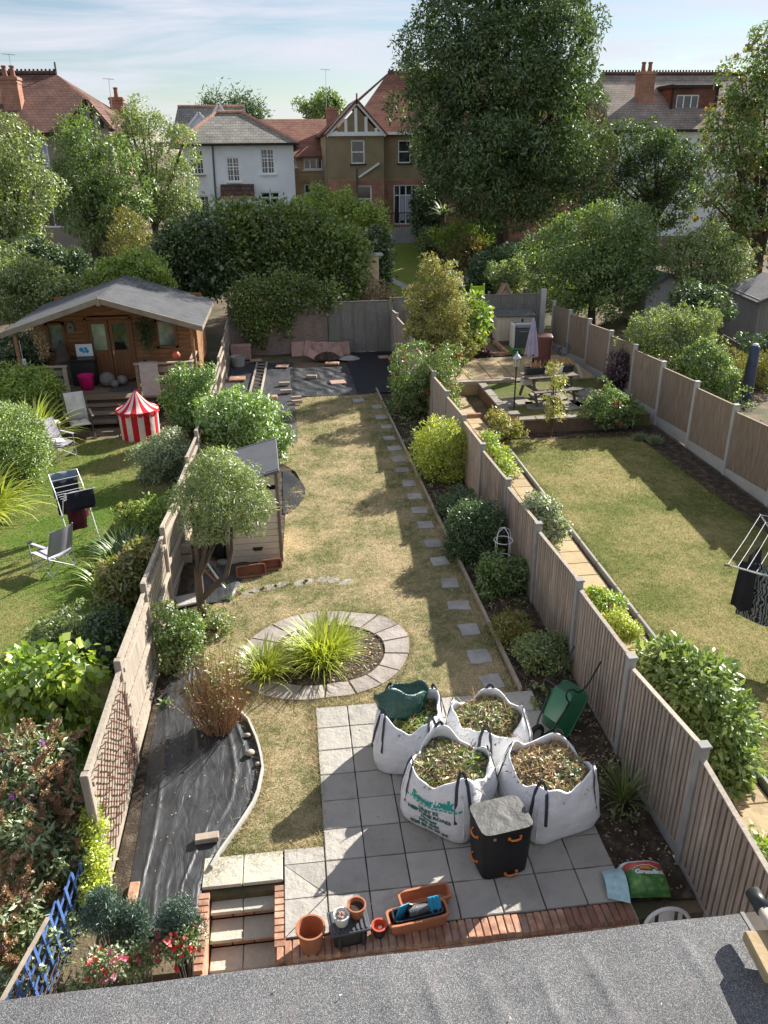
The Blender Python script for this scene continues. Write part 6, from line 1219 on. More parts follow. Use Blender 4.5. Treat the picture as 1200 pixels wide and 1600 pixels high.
# gable
pk = V(557, 160, yb); gx0, gx1 = V(509, 211, yb)[0], V(603, 211, yb)[0]; za = V(557, 211, yb)[2]
MB().extr([(gx0+.35, za), (gx1-.35, za), (pk[0], pk[2]-.25)], 'y', yb-.06, yb-.01).build('gable_panel', MT['render_tan'], tn_)
MB().box(((gx0+gx1)/2, yb-.12, za+.06), (gx1-gx0-.2, .10, .22)).build('gable_beam', MT['upvc'], tn_)
for k in range(1, 6):
    x = gx0+(gx1-gx0)*k/6; zt_ = pk[2]-abs(x-pk[0])*(pk[2]-za)/(gx1-pk[0])-.22; MB().box((x, yb-.11, (za+zt_)/2), (.17, .07, zt_-za)).build('gable_timber', MT['upvc'], tn_)
for s, xx in ((-1, gx0), (1, gx1)):
    MB().bar((xx, yb-.16, za-.02), (pk[0], yb-.16, pk[2]+.05), .10, .24).build('barge_board', MT['upvc'], tn_); roofpoly(tn_, [(xx+s*.1, yb-.3, za+.02), (pk[0], yb-.3, pk[2]+.18), (pk[0], yb+6, pk[2]+.18), (xx+s*.1, yb+6, za+.02)], 'tile_red', name='gable_roof')
MB().tube([(pk[0], yb-.25, pk[2]+.1), (pk[0], yb-.25, pk[2]+.45)], .05, 6).build('finial', MT['brick_dark'], tn_)
rz = V(606, 114, yb+5.5); rx2 = xr-2.8
roofpoly(tn_, [(V(536, 200, yb+2)[0], yb+.7, zg2-.1), (xr+.4, yb+.5, zg2-.1), (rx2, yb+5.5, rz[2]), (rz[0], yb+5.5, rz[2])], 'tile_red'); roofpoly(tn_, [(xg0-.3, yb+1.2, zg2-.1), (rz[0], yb+5.5, rz[2]), (xg0-.3, yb+10, zg2-.1)], 'tile_red'); MB().tube([rz, (rx2, yb+5.5, rz[2])], .12, 6).build('ridge_tiles', MT['tile_dark'], tn_)
m_ = MB()
for k in range(28): m_.box((rz[0]+.1+k*.22, yb+5.5, rz[2]+.17), (.10, .05, .14))
m_.build('ridge_crest', MT['brick_dark'], tn_)
p, q = V(560, 277, yb), V(592, 255, yb); MB().bar((p[0], yb-.12, p[2]), (q[0], yb-.12, q[2]), .10, .10).build('waste_pipe', MT['upvc'], tn_); MB().tube([(p[0]-.1, yb-.1, p[2]+.5), (p[0]-.1, yb-.1, 2)], .05, 6).build('downpipe', MT['plastic_grey'], tn_)
MB().box((xg1+(xr-xg1)/2, y2-.25, zg2-.05), (xr-xg1, .12, .14)).build('gutter', MT['upvc'], tn_)
rebase(tn_, ((xg0+xr)/2, yb, 1.7))
# --- right house with the tile hung dormer
rh = thing('dormer_house', 'house with long tan tiled roof, brick chimney and tile hung dormer', 'house'); yr = 45.5; hr = H(yr); x0, x1 = V(966, 230, yr)[0], V(1240, 230, yr)[0]; ze = V(1020, 203, yr)[2]; hs = [hr(1062, 215, 1076, 238)]
wall_front(rh, 'render_white', x0, x1, 1.5, ze, yr, hs); window(rh, hs[0], yr, 1, 2)
a = V(940, 117, yr+5); zr = a[2]; xe = V(1132, 117, yr+5)[0]; roofpoly(rh, [(a[0]-1.2, yr-.4, ze), (x1, yr-.4, ze), (xe+1.5, yr+5, zr), (a[0], yr+5, zr)], 'tile_tan'); roofpoly(rh, [(a[0]-1.2, yr-.4, ze), (a[0], yr+5, zr), (a[0]-1.2, yr+10, ze)], 'tile_tan')
m_ = MB().tube([(a[0], yr+5, zr+.06), (xe+1.5, yr+5, zr+.06)], .12, 6)
for k in range(44): m_.box((a[0]+.1+k*.2, yr+5, zr+.22), (.09, .05, .13))
m_.build('ridge_tiles', MT['tile_dark'], rh)
cc = V(1006, 150, yr+2.4); chimney(rh, cc[0], yr+2.4, ze+.8, V(1006, 112, yr+2.4)[2], .95, .7, (-.22, .2))
yd = yr+1.6; hd = H(yd); a, b, c, d = hd(1046, 137, 1114, 188); wd = hd(1055, 148, 1090, 173)
wall_front(rh, 'hang_tile', a, b, c-.3, d, yd, [wd], name='dormer_front'); window(rh, wd, yd, 3, 1, 'upvc')
for x in (a, b): MB().box((x, yd+1.6, (c+d)/2), (.04, 3.2, d-c+.4)).build('dormer_cheek', MT['hang_tile'], rh)
MB().box(((a+b)/2, yd+1.5, d+.06), (b-a+.4, 3.5, .16)).build('dormer_roof', MT['black_timber'], rh)
for s in (0, 1): MB().box(((a, b)[s]+(-.02, .02)[s], yd-.03, (c+d)/2), (.14, .06, d-c)).build('dormer_trim', MT['black_timber'], rh)
MB().box(((x0+x1)/2, yr-.42, ze-.06), (x1-x0+1.4, .12, .16)).build('gutter', MT['black_timber'], rh); rebase(rh, ((x0+x1)/2, yr, 1.7))
# --- left house
lh = thing('left_house', 'grey rendered house with large brown tiled roof at far left', 'house'); yl = 42.; hl = H(yl); x0, x1 = V(-60, 250, yl)[0], V(106, 250, yl)[0]; ze = V(70, 208, yl)[2]; hs = [hl(51, 221, 79, 261), hl(62, 306, 112, 356)]
wall_front(lh, 'render_grey', x0, x1+2.4, 1.4, ze, yl, hs); window(lh, hs[0], yl, 1, 2, curtain=True); window(lh, hs[1], yl, 2, 1, None, name='patio_doors')
a, b = V(-60, 116, yl+5), V(88, 116, yl+5); zr = a[2]; xe2 = V(176, 196, yl)[0]
roofpoly(lh, [(a[0]-2, yl-.4, ze), (x1+.2, yl-.4, ze), (V(135, 158, yl+2)[0], yl+2.3, V(135, 158, yl+2.3)[2]), (b[0], yl+5, zr), (a[0], yl+5, zr)], 'tile_brown'); roofpoly(lh, [(x1+.2, yl-.4, ze), (xe2+.9, yl+2, ze), (b[0], yl+5, zr)], 'tile_brown'); roofpoly(lh, [(xe2+.9, yl+2, ze), (b[0], yl+5, zr), (xe2+.9, yl+9, ze)], 'tile_brown')
m_ = MB().tube([(a[0], yl+5, zr+.06), (b[0], yl+5, zr+.06)], .12, 6)
for k in range(26): m_.box((b[0]-.1-k*.22, yl+5, zr+.20), (.10, .05, .13))
m_.tube([(b[0], yl+5, zr), (b[0], yl+5, zr+.6)], .05, 5); m_.build('ridge_tiles', MT['tile_dark'], lh)
pk = V(136, 160, yl+.4); g0, g1 = V(102, 200, yl+.4), V(174, 190, yl+.4)
MB().extr([(g0[0], g0[2]), (g1[0], g0[2]), (pk[0], pk[2])], 'y', yl+.3, yl+.45).build('gable_panel', MT['render_grey'], lh)
MB().box(((g0[0]+g1[0])/2, yl+1.2, (1.4+g0[2])/2), (g1[0]-g0[0]-.4, 1.6, g0[2]-1.4)).build('wall', MT['render_grey'], lh)
for s in (g0, g1): MB().bar((s[0], yl+.25, g0[2]-.1), (pk[0], yl+.25, pk[2]+.1), .10, .2).build('barge_board', MT['black_timber'], lh); roofpoly(lh, [(s[0], yl+.1, g0[2]-.05), (pk[0], yl+.1, pk[2]+.16), (pk[0], yl+4, pk[2]+.16), (s[0], yl+4, g0[2]-.05)], 'tile_brown', name='gable_roof')
for k in range(1, 5): x = g0[0]+(g1[0]-g0[0])*k/5; zz_ = pk[2]-abs(x-pk[0])*(pk[2]-g0[2])/(pk[0]-g0[0]); MB().box((x, yl+.27, (g0[2]+zz_)/2), (.13, .06, zz_-g0[2])).build('gable_timber', MT['black_timber'], lh)
MB().box(((x0+x1)/2+.3, yl-.42, ze-.06), (x1-x0+.8, .12, .16)).build('gutter', MT['black_timber'], lh)
cc = V(17, 135, yl+2); chimney(lh, cc[0], yl+2, ze+.6, V(17, 120, yl+2)[2], .9, .8, (-.2, .2)); aerial(lh, V(17, 110, yl+2)[0], yl+2, V(17, 118, yl+2)[2], 1.0)
cc = V(183, 160, yl+7); chimney(lh, cc[0], yl+7, 6, V(183, 152, yl+7)[2], .75, .7, (0,)); aerial(lh, V(172, 150, yl+6)[0], yl+6, V(172, 165, yl+6)[2]-.5, 1.9)
rebase(lh, ((x0+x1)/2, yl, 1.7))
# dark fence and brick boundary wall between the gardens
o = thing('garden_fence', 'dark brown close board fence below the far left house', 'fence', (-13, 36, 1.0))
for k in range(60): MB().cbox((-5+k*.2, 0, .9), (.19, .03, 1.8), .004).build('board', MT['timber_dark'], o)
bw2 = thing('boundary_wall', 'pale brick wall end showing at the right end of ivy hedge', 'wall', (0, 0, 0)); p0 = V(572, 405, 28.5)
MB().box((0, 0, 1.5), (1.15, .35, 3.0)).build('wall_body', MT['garden_brick'], bw2); MB().cbox((.1, 0, 3.03), (1.3, .5, .08), .01).build('coping', MT['concrete'], bw2); bw2.location = (V(570, 420, 28.5)[0], 28.5, .2)
for r_ in range(26):
    for c_ in range(5): inst('brick', B_, bw2, (-.46+c_*.228+(.11 if r_ % 2 else 0) if c_ < 4 or not r_ % 2 else .46, -.13, 1.05+r_*.075), (0, 0, 0))
for o_ in bw2.children:
    if o_.name.startswith('brick'): o_.data = o_.data
BC = MB().cbox((0, 0, 0), (.218, .102, .066), .005).mesh('brick'); BC.materials.append(MT['brick_cream'])
for o_ in bw2.children:
    if o_.name.startswith('brick'): o_.data = BC
# sheds beyond the right fence
for (cx_, cy_, w, d, h, wm, rm, lb, rzz) in [(19.2, 24.2, 2.6, 3.0, 1.9, 'fence_grey', 'roof_felt', 'grey timber shed beyond the right fence at the picture edge', -8), (15.9, 28.0, 1.9, 1.9, 1.55, 'concrete_grey', 'slate_green', 'small shed with blue grey roof behind the round tree', 5)]:
    if rm not in MT: M(rm, (.22, .29, .30), .15, 3, .7, 40, .2)
    t = thing('garden_shed', lb, 'shed', (cx_, cy_, zt(cy_)), R(rzz))
    for k in range(int(w/.12)): MB().cbox((-w/2+.06+k*.12, -d/2, h/2), (.115, .03, h), .003).build('board', MT[wm], t)
    for s in (-1, 1): MB().box((s*w/2, 0, h/2), (.04, d, h)).build('side_wall', MT[wm], t)
    MB().extr([(-w/2, h), (w/2, h), (0, h+.55)], 'y', -d/2-.01, -d/2+.03).build('gable', MT[wm], t)
    for s in (-1, 1): roofpoly(t, [(s*(w/2+.15), -d/2-.15, h-.08), (0, -d/2-.15, h+.58), (0, d/2+.15, h+.58), (s*(w/2+.15), d/2+.15, h-.08)], rm, .05, 'roof_slope'); MB().bar((s*(w/2+.17), -d/2-.18, h-.12), (0, -d/2-.18, h+.55), .03, .12).build('barge_board', MT['timber_dark'], t)
# playhouse, toy slide and garden furniture beyond the back fence
p = V(788, 440, 28.); t = thing('playhouse', 'little red playhouse gable showing over the far fence', 'playhouse', (p[0], 28., zt(28)-.2)); MB().extr([(-.35, 0), (.35, 0), (.35, 1.3), (0, 1.95), (-.35, 1.3)], 'y', -.3, .3).build('house_body', MT['brick'], t)
for s in (-1, 1): MB().bar((s*.42, -.33, 1.22), (0, -.33, 2.02), .05, .06).build('barge_board', MT['pebble'], t)
p = V(746, 455, 27.); t = thing('toy_slide', 'lime green plastic slide top showing over the far fence', 'slide', (p[0], 27., zt(27))); M('lime_plastic', (.38, .58, .04), .1, 5, .4)
for s in (-1, 1): MB().cbox((s*.26, 0, 1.05), (.07, .1, 2.0), .02).build('side_rail', MT['lime_plastic'], t)
MB().cbox((0, 0, 1.75), (.46, .05, .40), .02).build('panel', MT['lime_plastic'], t)
for k, (u, v) in enumerate([(832, 372), (848, 371)]):
    p = V(u, v, 42.5); t = thing('patio_chair', 'grey metal patio chair under the big tree, %s one' % ('left' if k == 0 else 'right'), 'chair', (p[0], 42.5, 1.85), R(30+90*k)); MB().cbox((0, 0, .45), (.45, .45, .03), .01).build('seat', MT['metal_grey'], t)
    for s in (-1, 1): MB().tube([(s*.2, -.2, 0), (s*.2, -.2, .45)], .015, 5).build('leg', MT['metal_grey'], t); MB().tube([(s*.2, .2, 0), (s*.2, .22, .95)], .015, 5).build('leg', MT['metal_grey'], t)
    for q in range(4): MB().tube([(-.2, .2+.01*q, .55+.12*q), (.2, .2+.01*q, .55+.12*q)], .012, 5).build('back_rail', MT['metal_grey'], t)
# ---------------------------------------------------------------- vegetation
def depth(p): return float(np.dot(np.array(p)-CAM, _fw))
def lob(u, v, y, ru, rv, rd=None):
    p = V(u, v, y); k = depth(p)/FPX; return [p[0], y, p[2], ru*k, (rd if rd else .5*(ru+rv)*k), rv*k]
SEED = [100]
def plant(name, label, cat, mat, n, L, y, lobs, asp=.5,  trunk=None, part='foliage', stem='bark_dark', group=None, stems=True, ground=None, zmin=None, flowers=None, core=None, **kw):
    SEED[0] += 7; lo = [lob(l[0], l[1], l[4] if len(l) > 4 else y, l[2], l[3], l[5] if len(l) > 5 else None) for l in lobs]
    bx_ = lo[0][0] if trunk is None else trunk[0]; by_ = y if trunk is None else trunk[1]; bz = (zt(by_) if ground is None else ground)
    t = thing(name, label, cat, (bx_, by_, bz), 0, group); off = np.array([bx_, by_, bz])
    loc = [[l[0]-off[0], l[1]-off[1], l[2]-off[2]]+l[3:] for l in lo]
    zm = -bz*0+.02 if zmin is None else zmin-bz
    if 'puff' not in kw and 'cr' not in kw and not core: kw['puff'] = min(.9, max(L*2.2, .30*float(np.mean([l[3] for l in loc])))); kw['clump'] = 40; kw.setdefault('rough', .27); kw.setdefault('shell', .45); kw.setdefault('shoot', .34)
    me = crown(part, loc, n, L, asp, seed=SEED[0], zmin=zm, **kw); link(part, me, MT[mat], t)
    # stems and limbs run up into the lobes
    g = random.Random(SEED[0]); m_ = MB(); r0 = (trunk[2] if trunk else .03); cz = np.mean([l[2] for l in loc]); 
    fk = (trunk[3] if trunk else max(.08, cz*.25))
    if trunk: m_.tube([(0, 0, -.15), (g.uniform(-.3, .3)*r0, g.uniform(-.3, .3)*r0, fk*.5), (g.uniform(-.6, .6)*r0, 0, fk)], [r0*1.25, r0, r0*.85], 10)
    for l in loc:
        for q in range(2 if trunk else 3):
            e = Vector((l[0]+g.uniform(-.5, .5)*l[3], l[1]+g.uniform(-.5, .5)*l[4], l[2]+g.uniform(-.2, .55)*l[5])); s = Vector((g.uniform(-.5, .5)*r0, g.uniform(-.5, .5)*r0, fk*(.9 if trunk else 0)))
            mid = s.lerp(e, .5)+Vector((g.uniform(-.15, .15)*l[3], g.uniform(-.15, .15)*l[3], .05*l[5])); m_.tube([s, mid, e], [r0*.55, r0*.34, r0*.12], 6)
    if stems: m_.build('trunk' if trunk and r0 > .05 else 'stems', MT[stem], t)
    if core:                                                            # close inner twigs and leaves that stop one seeing through a clipped bush
        link('inner_foliage', crown('inner_foliage', [[*l[:3], l[3]*.8, l[4]*.8, l[5]*.8] for l in loc], core, L*1.6, .8, seed=SEED[0]+1, zmin=zm, shell=.2, inner=.5), MT[mat], t)
    if flowers:
        for fm, fn_, fL in flowers: (lambda q: tag(q, kind='stuff'))(link('flowers', crown('flowers', loc, fn_, fL, .9, clump=5, cr=fL*.7, seed=SEED[0]+3, zmin=zm, shell=.05, inner=0, out=.9), MT[fm], t))
    return t
TREE = dict(part='crown', clump=110, shell=.45, rough=.28, inner=.12, puff=.62, freq=2.8)
# --- the big ash tree and the trees round the houses
p = GT(776, 388)
plant('ash_tree', 'huge dark green tree towering over the houses', 'tree', 'lf_ash', 92000, .22, 37.5, [(780, -70, 95, 90, 37.5), (735, 20, 78, 80, 37), (840, 30, 75, 85, 37.5), (685, 95, 50, 80, 37), (878, 110, 48, 80, 37), (790, 110, 100, 90, 36.5), (672, 185, 42, 70, 37), (735, 215, 72, 80, 36), (835, 200, 76, 90, 36.2), (905, 215, 32, 70, 37), (695, 262, 36, 36, 37), (765, 285, 76, 45, 36.5), (850, 285, 60, 50, 36.5), (905, 285, 30, 40, 37), (925, 45, 14, 20, 37.5), (775, 335, 40, 22, 37)], asp=.36, trunk=(p[0], p[1], .62, 4.2), droop=.35, stem='bark_dark', part='crown', clump=150, shell=.5, rough=.24, inner=.2, puff=.9, freq=3.0)
plant('garden_tree', 'tall pale green tree filling the far left edge', 'tree', 'lf_olive', 15000, .17, 31, [(15, 235, 38, 50), (38, 290, 32, 55), (5, 320, 40, 60), (28, 370, 35, 45), (-25, 280, 50, 80), (10, 405, 40, 30), (45, 395, 28, 24)], trunk=(V(15, 420, 31)[0], 31, .18, 2.2), asp=.42, **TREE)
plant('garden_tree', 'bushy green tree in front of the far left house gable', 'tree', 'lf_mid', 17000, .17, 36, [(140, 225, 36, 45), (125, 275, 38, 45), (170, 270, 36, 50), (150, 320, 45, 35), (200, 310, 30, 40), (108, 300, 22, 40), (140, 352, 44, 26), (185, 348, 36, 28)], trunk=(V(150, 390, 36)[0], 36, .2, 2.5), asp=.4, **TREE)
plant('garden_tree', 'feathery tall tree left of the white house', 'tree', 'lf_olive', 14000, .16, 39, [(232, 195, 24, 38), (250, 240, 34, 45), (275, 275, 24, 38), (215, 235, 22, 45), (255, 305, 36, 35), (200, 195, 16, 25), (283, 230, 12, 25), (250, 335, 40, 26), (275, 320, 26, 26)], trunk=(V(245, 380, 39)[0], 39, .18, 2.5), asp=.36, **TREE)
plant('conifer', 'golden yellow conifer below the left trees', 'conifer', 'lf_gold', 5500, .12, 32, [(205, 355, 24, 24), (208, 380, 34, 24), (185, 385, 22, 20), (228, 385, 20, 20)], asp=.3, droop=-.5, out=.9, clump=20)
plant('garden_tree', 'leafy tree with lime top in front of the dormer house', 'tree', 'lf_ash', 15000, .19, 38, [(1025, 215, 20, 30), (985, 235, 32, 38), (1040, 255, 36, 45), (1000, 285, 45, 40), (1060, 300, 30, 40), (960, 270, 22, 38), (1075, 255, 18, 35), (1020, 330, 45, 30)], trunk=(V(1018, 390, 38)[0], 38, .17, 2.5), asp=.42, **TREE)
plant('garden_tree', 'large tree with patches of autumn yellow at right edge', 'tree', 'lf_mid', 22000, .18, 32, [(1175, 120, 36, 45), (1205, 90, 40, 40), (1150, 200, 45, 50), (1195, 210, 55, 60), (1140, 270, 42, 50), (1185, 300, 55, 60), (1130, 330, 40, 35), (1180, 370, 50, 45), (1235, 200, 50, 110)], trunk=(V(1185, 420, 32)[0], 32, .22, 2.0), asp=.42, flowers=[('lf_autumn', 4200, .16)], **TREE)
plant('far_tree', 'distant round tree behind the link house chimney', 'tree', 'lf_mid', 4500, .24, 62, [(500, 165, 24, 16), (485, 175, 18, 12), (520, 175, 18, 12)], trunk=(V(502, 200, 62)[0], 62, .25, 5), asp=.5, **TREE)
for k, (u, v, lb) in enumerate([(335, 160, 'distant dark conifer behind the white house, left one'), (372, 158, 'distant dark conifer behind the white house, middle one'), (395, 172, 'distant dark conifer behind the white house, right one')]):
    plant('far_conifer', lb, 'conifer', 'lf_dark', 2600, .30, 66, [(u, v, 9, 12), (u+3, v+16, 16, 10), (u-6, v+12, 12, 8), (u, v+30, 20, 14)], trunk=(V(u, 200, 66)[0], 66, .2, 6), asp=.28, part='crown', clump=12, cr=.8, out=1.0, group='distant conifers')
# --- hedges and bushes beyond the back fence
leafM('lf_ivy', (.04, .07, .018), (.07, .115, .028), (.13, .185, .045), .32, gloss=.10, rough=.42, patch=.8, pscale=.6)
leafM('lf_ivy2', (.085, .14, .025), (.16, .23, .04), (.29, .36, .075), .36, gloss=.09, patch=.7, pscale=.7)
plant('ivy_hedge', 'broad dark ivy covered hedge running behind the back fence', 'hedge', 'lf_ivy2', 26000, .14, 28, [(355, 362, 46, 40), (410, 362, 46, 42), (460, 366, 46, 40), (505, 378, 42, 34), (545, 392, 30, 28), (556, 415, 16, 38), (360, 415, 50, 40), (430, 415, 55, 40), (500, 422, 46, 38), (535, 440, 22, 30), (380, 340, 30, 18), (445, 340, 30, 16)], asp=.62, clump=16, shell=.18, rough=.10, core=4500)
plant('hedge_bush', 'dark rounded bush at the left end of ivy hedge', 'bush', 'lf_ivy', 13000, .14, 27, [(285, 395, 36, 42), (315, 380, 36, 38), (300, 430, 44, 36), (330, 420, 34, 36), (262, 425, 24, 34)], asp=.6, clump=16, shell=.2, core=2500)
plant('climbing_ivy', 'tangled ivy spilling over the pinkish back fence', 'ivy', 'lf_ivy2', 11000, .11, 24.85, [(455, 445, 40, 16, 25.2, .3), (500, 455, 34, 12, 25.2, .3), (400, 460, 40, 22, 24.9, .3), (450, 470, 40, 14, 24.95, .25), (495, 474, 30, 8, 24.95, .2), (375, 482, 14, 26, 24.9, .2), (405, 500, 24, 14, 24.92, .2), (440, 492, 20, 12, 24.92, .2), (408, 528, 6, 26, 24.92, .15), (445, 512, 5, 16, 24.92, .15), (390, 520, 5, 16, 24.92, .15)], asp=.62, clump=12, cr=.2, zmin=.3, stems=False)
plant('bush', 'sunlit shrub with upright shoots behind the ivy hedge', 'bush', 'lf_bright', 9000, .14, 33, [(520, 318, 36, 20), (560, 335, 32, 22), (485, 322, 22, 14), (540, 345, 42, 20), (498, 300, 8, 12), (590, 350, 16, 24)], asp=.42)
plant('ivy_column', 'narrow dark ivy mass beside the brick wall end', 'ivy', 'lf_ivy', 6000, .13, 30, [(588, 385, 14, 26), (590, 420, 13, 30), (588, 450, 12, 20)], asp=.62, core=600)
plant('bush', 'dark bush between summerhouse roof and left trees', 'bush', 'lf_dark', 8000, .12, 27, [(95, 410, 34, 22), (130, 420, 30, 18), (60, 400, 26, 20), (45, 385, 24, 14)], asp=.5)
plant('bush', 'lime green hedge behind the summerhouse ridge', 'bush', 'lf_bright', 12000, .11, 25, [(185, 425, 34, 20), (225, 418, 36, 24), (160, 440, 30, 16), (250, 440, 22, 20)], asp=.5)
plant('bush', 'leafy shrubs at far left behind the summerhouse roof', 'bush', 'lf_olive', 14000, .12, 24, [(25, 425, 40, 32), (70, 440, 40, 26), (5, 465, 40, 34), (50, 475, 40, 24), (110, 455, 28, 18)], asp=.45)
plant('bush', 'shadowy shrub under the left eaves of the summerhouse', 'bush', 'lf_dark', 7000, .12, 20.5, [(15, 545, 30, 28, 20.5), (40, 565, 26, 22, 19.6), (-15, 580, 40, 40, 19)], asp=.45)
plant('bush', 'dark shrub beside the french doors of gabled house', 'bush', 'lf_dark', 7000, .16, 42.5, [(665, 318, 19, 26), (663, 345, 22, 22), (672, 365, 20, 18)], asp=.5)
plant('bush', 'grey green shrub at the foot of balcony wall', 'bush', 'lf_olive', 2500, .13, 41, [(672, 372, 14, 13), (664, 380, 10, 9)], asp=.5)
plant('bush', 'yellow green shrub left of the big tree trunk', 'bush', 'lf_bright', 7000, .14, 39.5, [(730, 360, 28, 18), (705, 370, 24, 18), (748, 368, 18, 18)], asp=.3, out=1.0)
plant('bush', 'golden brown clipped shrub in front of the big tree', 'bush', 'lf_autumn', 5000, .12, 38, [(733, 393, 25, 22), (728, 408, 22, 16)], asp=.45, core=600)
plant('hedge_bush', 'large clipped dark green dome below the big tree', 'bush', 'lf_box', 12000, .10, 31, [(775, 425, 38, 32), (755, 440, 26, 26), (795, 405, 26, 18)], asp=.55, clump=14, rough=.06, shell=.12, core=1800)
plant('bush', 'grey leaved shrub in front of the dark dome', 'bush', 'lf_olive', 5000, .11, 29, [(790, 432, 24, 20), (806, 425, 14, 14)], asp=.5)
plant('bush', 'low dry shrub beside the brick wall end', 'bush', 'lf_dry', 2500, .10, 27.5, [(590, 455, 16, 14), (575, 462, 12, 8), (605, 462, 10, 10)], asp=.4)
plant('garden_tree', 'broad round tree overhanging the right garden fence', 'tree', 'lf_mid', 30000, .13, 27.5, [(905, 385, 50, 42), (960, 370, 46, 45), (860, 405, 40, 40), (920, 430, 60, 45), (985, 400, 38, 45), (880, 450, 45, 36), (950, 460, 50, 36), (995, 350, 26, 28), (985, 440, 30, 35)], trunk=(V(925, 500, 27.5)[0], 27.5, .16, 1.3), asp=.5, part='crown', clump=90, shell=.4, rough=.24, inner=.2, puff=.55)
plant('bush', 'dark glossy shrub between the two sheds at right', 'bush', 'lf_olive', 15000, .12, 27, [(1105, 385, 42, 32), (1080, 415, 40, 34), (1130, 420, 40, 36), (1110, 450, 45, 26), (1060, 400, 22, 24)], asp=.5)
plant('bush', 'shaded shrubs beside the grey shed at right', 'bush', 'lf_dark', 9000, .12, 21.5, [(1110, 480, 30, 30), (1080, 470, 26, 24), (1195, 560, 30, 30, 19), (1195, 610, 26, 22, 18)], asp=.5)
plant('bush', 'tall arching shrub leaning over the right hand fence', 'bush', 'lf_olive', 15000, .10, 17.5, [(1030, 515, 42, 28), (1075, 505, 36, 26), (1050, 550, 45, 32), (1090, 545, 36, 32), (1000, 525, 22, 18), (1100, 500, 22, 12)], asp=.36, droop=.3, out=.9)
plant('bush', 'dense green bush against the back of the right fence', 'bush', 'lf_mid', 11000, .085, 15.6, [(1105, 575, 32, 32), (1085, 600, 30, 28), (1125, 605, 24, 30), (1095, 560, 30, 20)], asp=.5)
plant('bush', 'yellowing perennials behind the dark covered post', 'plant', 'lf_gold', 6000, .10, 17.5, [(1160, 585, 30, 20), (1195, 590, 24, 22), (1135, 560, 18, 14), (1195, 565, 20, 14)], asp=.25, out=1.2, droop=-.5, flowers=[('fl_white', 60, .10)])
plant('bush', 'low grey groundcover below the dark covered post', 'plant', 'lf_grey', 3500, .07, 15.8, [(1150, 640, 34, 8), (1185, 648, 30, 8), (1120, 632, 16, 8)], asp=.4)
# --- right garden
plant('bush', 'tall yellow green shrub at the far end of right fence', 'bush', 'lf_yellowgreen', 26000, .085, 20.6, [(685, 445, 30, 28), (660, 470, 22, 24), (705, 478, 28, 32), (680, 505, 34, 34), (650, 520, 18, 22), (700, 530, 34, 32), (675, 415, 12, 14), (665, 540, 26, 24)], asp=.42, splay=1.2)
plant('bush', 'big leaved bright shrub beside the far grey fence', 'bush', 'lf_bright', 1500, .20, 21.6, [(735, 492, 14, 18), (728, 520, 16, 22), (742, 505, 10, 10)], asp=.7, clump=8)
plant('bush', 'small yellowish shrub on the far patio corner', 'bush', 'lf_yellowgreen', 3000, .08, 21.8, [(745, 528, 12, 15), (735, 540, 10, 12)], asp=.5)
plant('bush', 'low purple leaved plant in the far brick bed', 'plant', 'lf_purple', 900, .08, 21.9, [(752, 552, 11, 6), (760, 554, 8, 5)], asp=.5, flowers=[('fl_pink', 30, .05)], ground=.4)
plant('acer', 'dark purple acer against the far right fence', 'tree', 'lf_purple', 5500, .10, 17.4, [(975, 572, 24, 17), (990, 590, 22, 15), (965, 592, 18, 14), (985, 558, 14, 10)], asp=.4, trunk=(V(980, 630, 17.4)[0], 17.4, .03, .7), part='crown', droop=.4, stem='bark_dark')
plant('rose_bush', 'green rose bush with a red bloom below terrace wall', 'bush', 'lf_mid', 6500, .075, 14.4, [(955, 632, 34, 22), (935, 645, 26, 18), (975, 645, 24, 18)], asp=.55, flowers=[('fl_red', 30, .09)])
plant('rose_bush', 'thin yellowing climbing rose on a stake before the terrace', 'bush', 'lf_yellowgreen', 900, .09, 14.1, [(868, 600, 12, 16), (865, 625, 12, 16), (868, 575, 6, 10), (868, 655, 8, 8)], asp=.55, clump=8, flowers=[('fl_yellow', 20, .08)])
plant('rose_bush', 'small yellow leaved rose at the terrace pier', 'bush', 'lf_yellowgreen', 1800, .08, 13.9, [(790, 665, 18, 12), (775, 655, 10, 10), (808, 672, 12, 8)], asp=.55)
plant('rose_bush', 'straggly rose with pink flowers beside the path step', 'bush', 'lf_bright', 2200, .075, 11.4, [(778, 715, 16, 22), (765, 690, 12, 14), (795, 738, 12, 14)], asp=.5, flowers=[('fl_pink', 40, .05)])
plant('bush', 'variegated ivy bush on the path side of fence', 'bush', 'lf_grey2' if 'lf_grey2' in MT else 'lf_grey', 5500, .06, 6.6, [(848, 800, 18, 18), (862, 825, 18, 24), (835, 785, 12, 10)], asp=.65, flowers=None)
plant('bush', 'bright shrub with pink and dark red flowers beside path', 'bush', 'lf_bright', 3500, .055, 4.0, [(938, 940, 20, 18), (958, 948, 14, 14)], asp=.5, flowers=[('fl_pink', 70, .045)])
plant('bush', 'lime yellow low shrub on the path edge', 'bush', 'lf_lime', 3500, .05, 3.5, [(965, 972, 18, 14), (978, 985, 14, 12)], asp=.4)
leafM('lf_biglaurel', (.13, .20, .05), (.24, .33, .09), (.38, .47, .17), .34, gloss=.07, rough=.45)
plant('laurel_bush', 'large glossy pale green laurel leaning over the fence', 'bush', 'lf_biglaurel', 9500, .105, 1.5, [(1050, 1045, 46, 40, 2.2), (1095, 1075, 52, 50, 1.8), (1120, 1130, 52, 55, 1.5), (1080, 1110, 50, 50, 1.9), (1130, 1190, 44, 50, 1.2), (1120, 1240, 34, 44, 1.0), (1010, 1030, 22, 22, 2.5)], asp=.48, clump=9, cr=.10, shell=.3, droop=.4, out=.7)
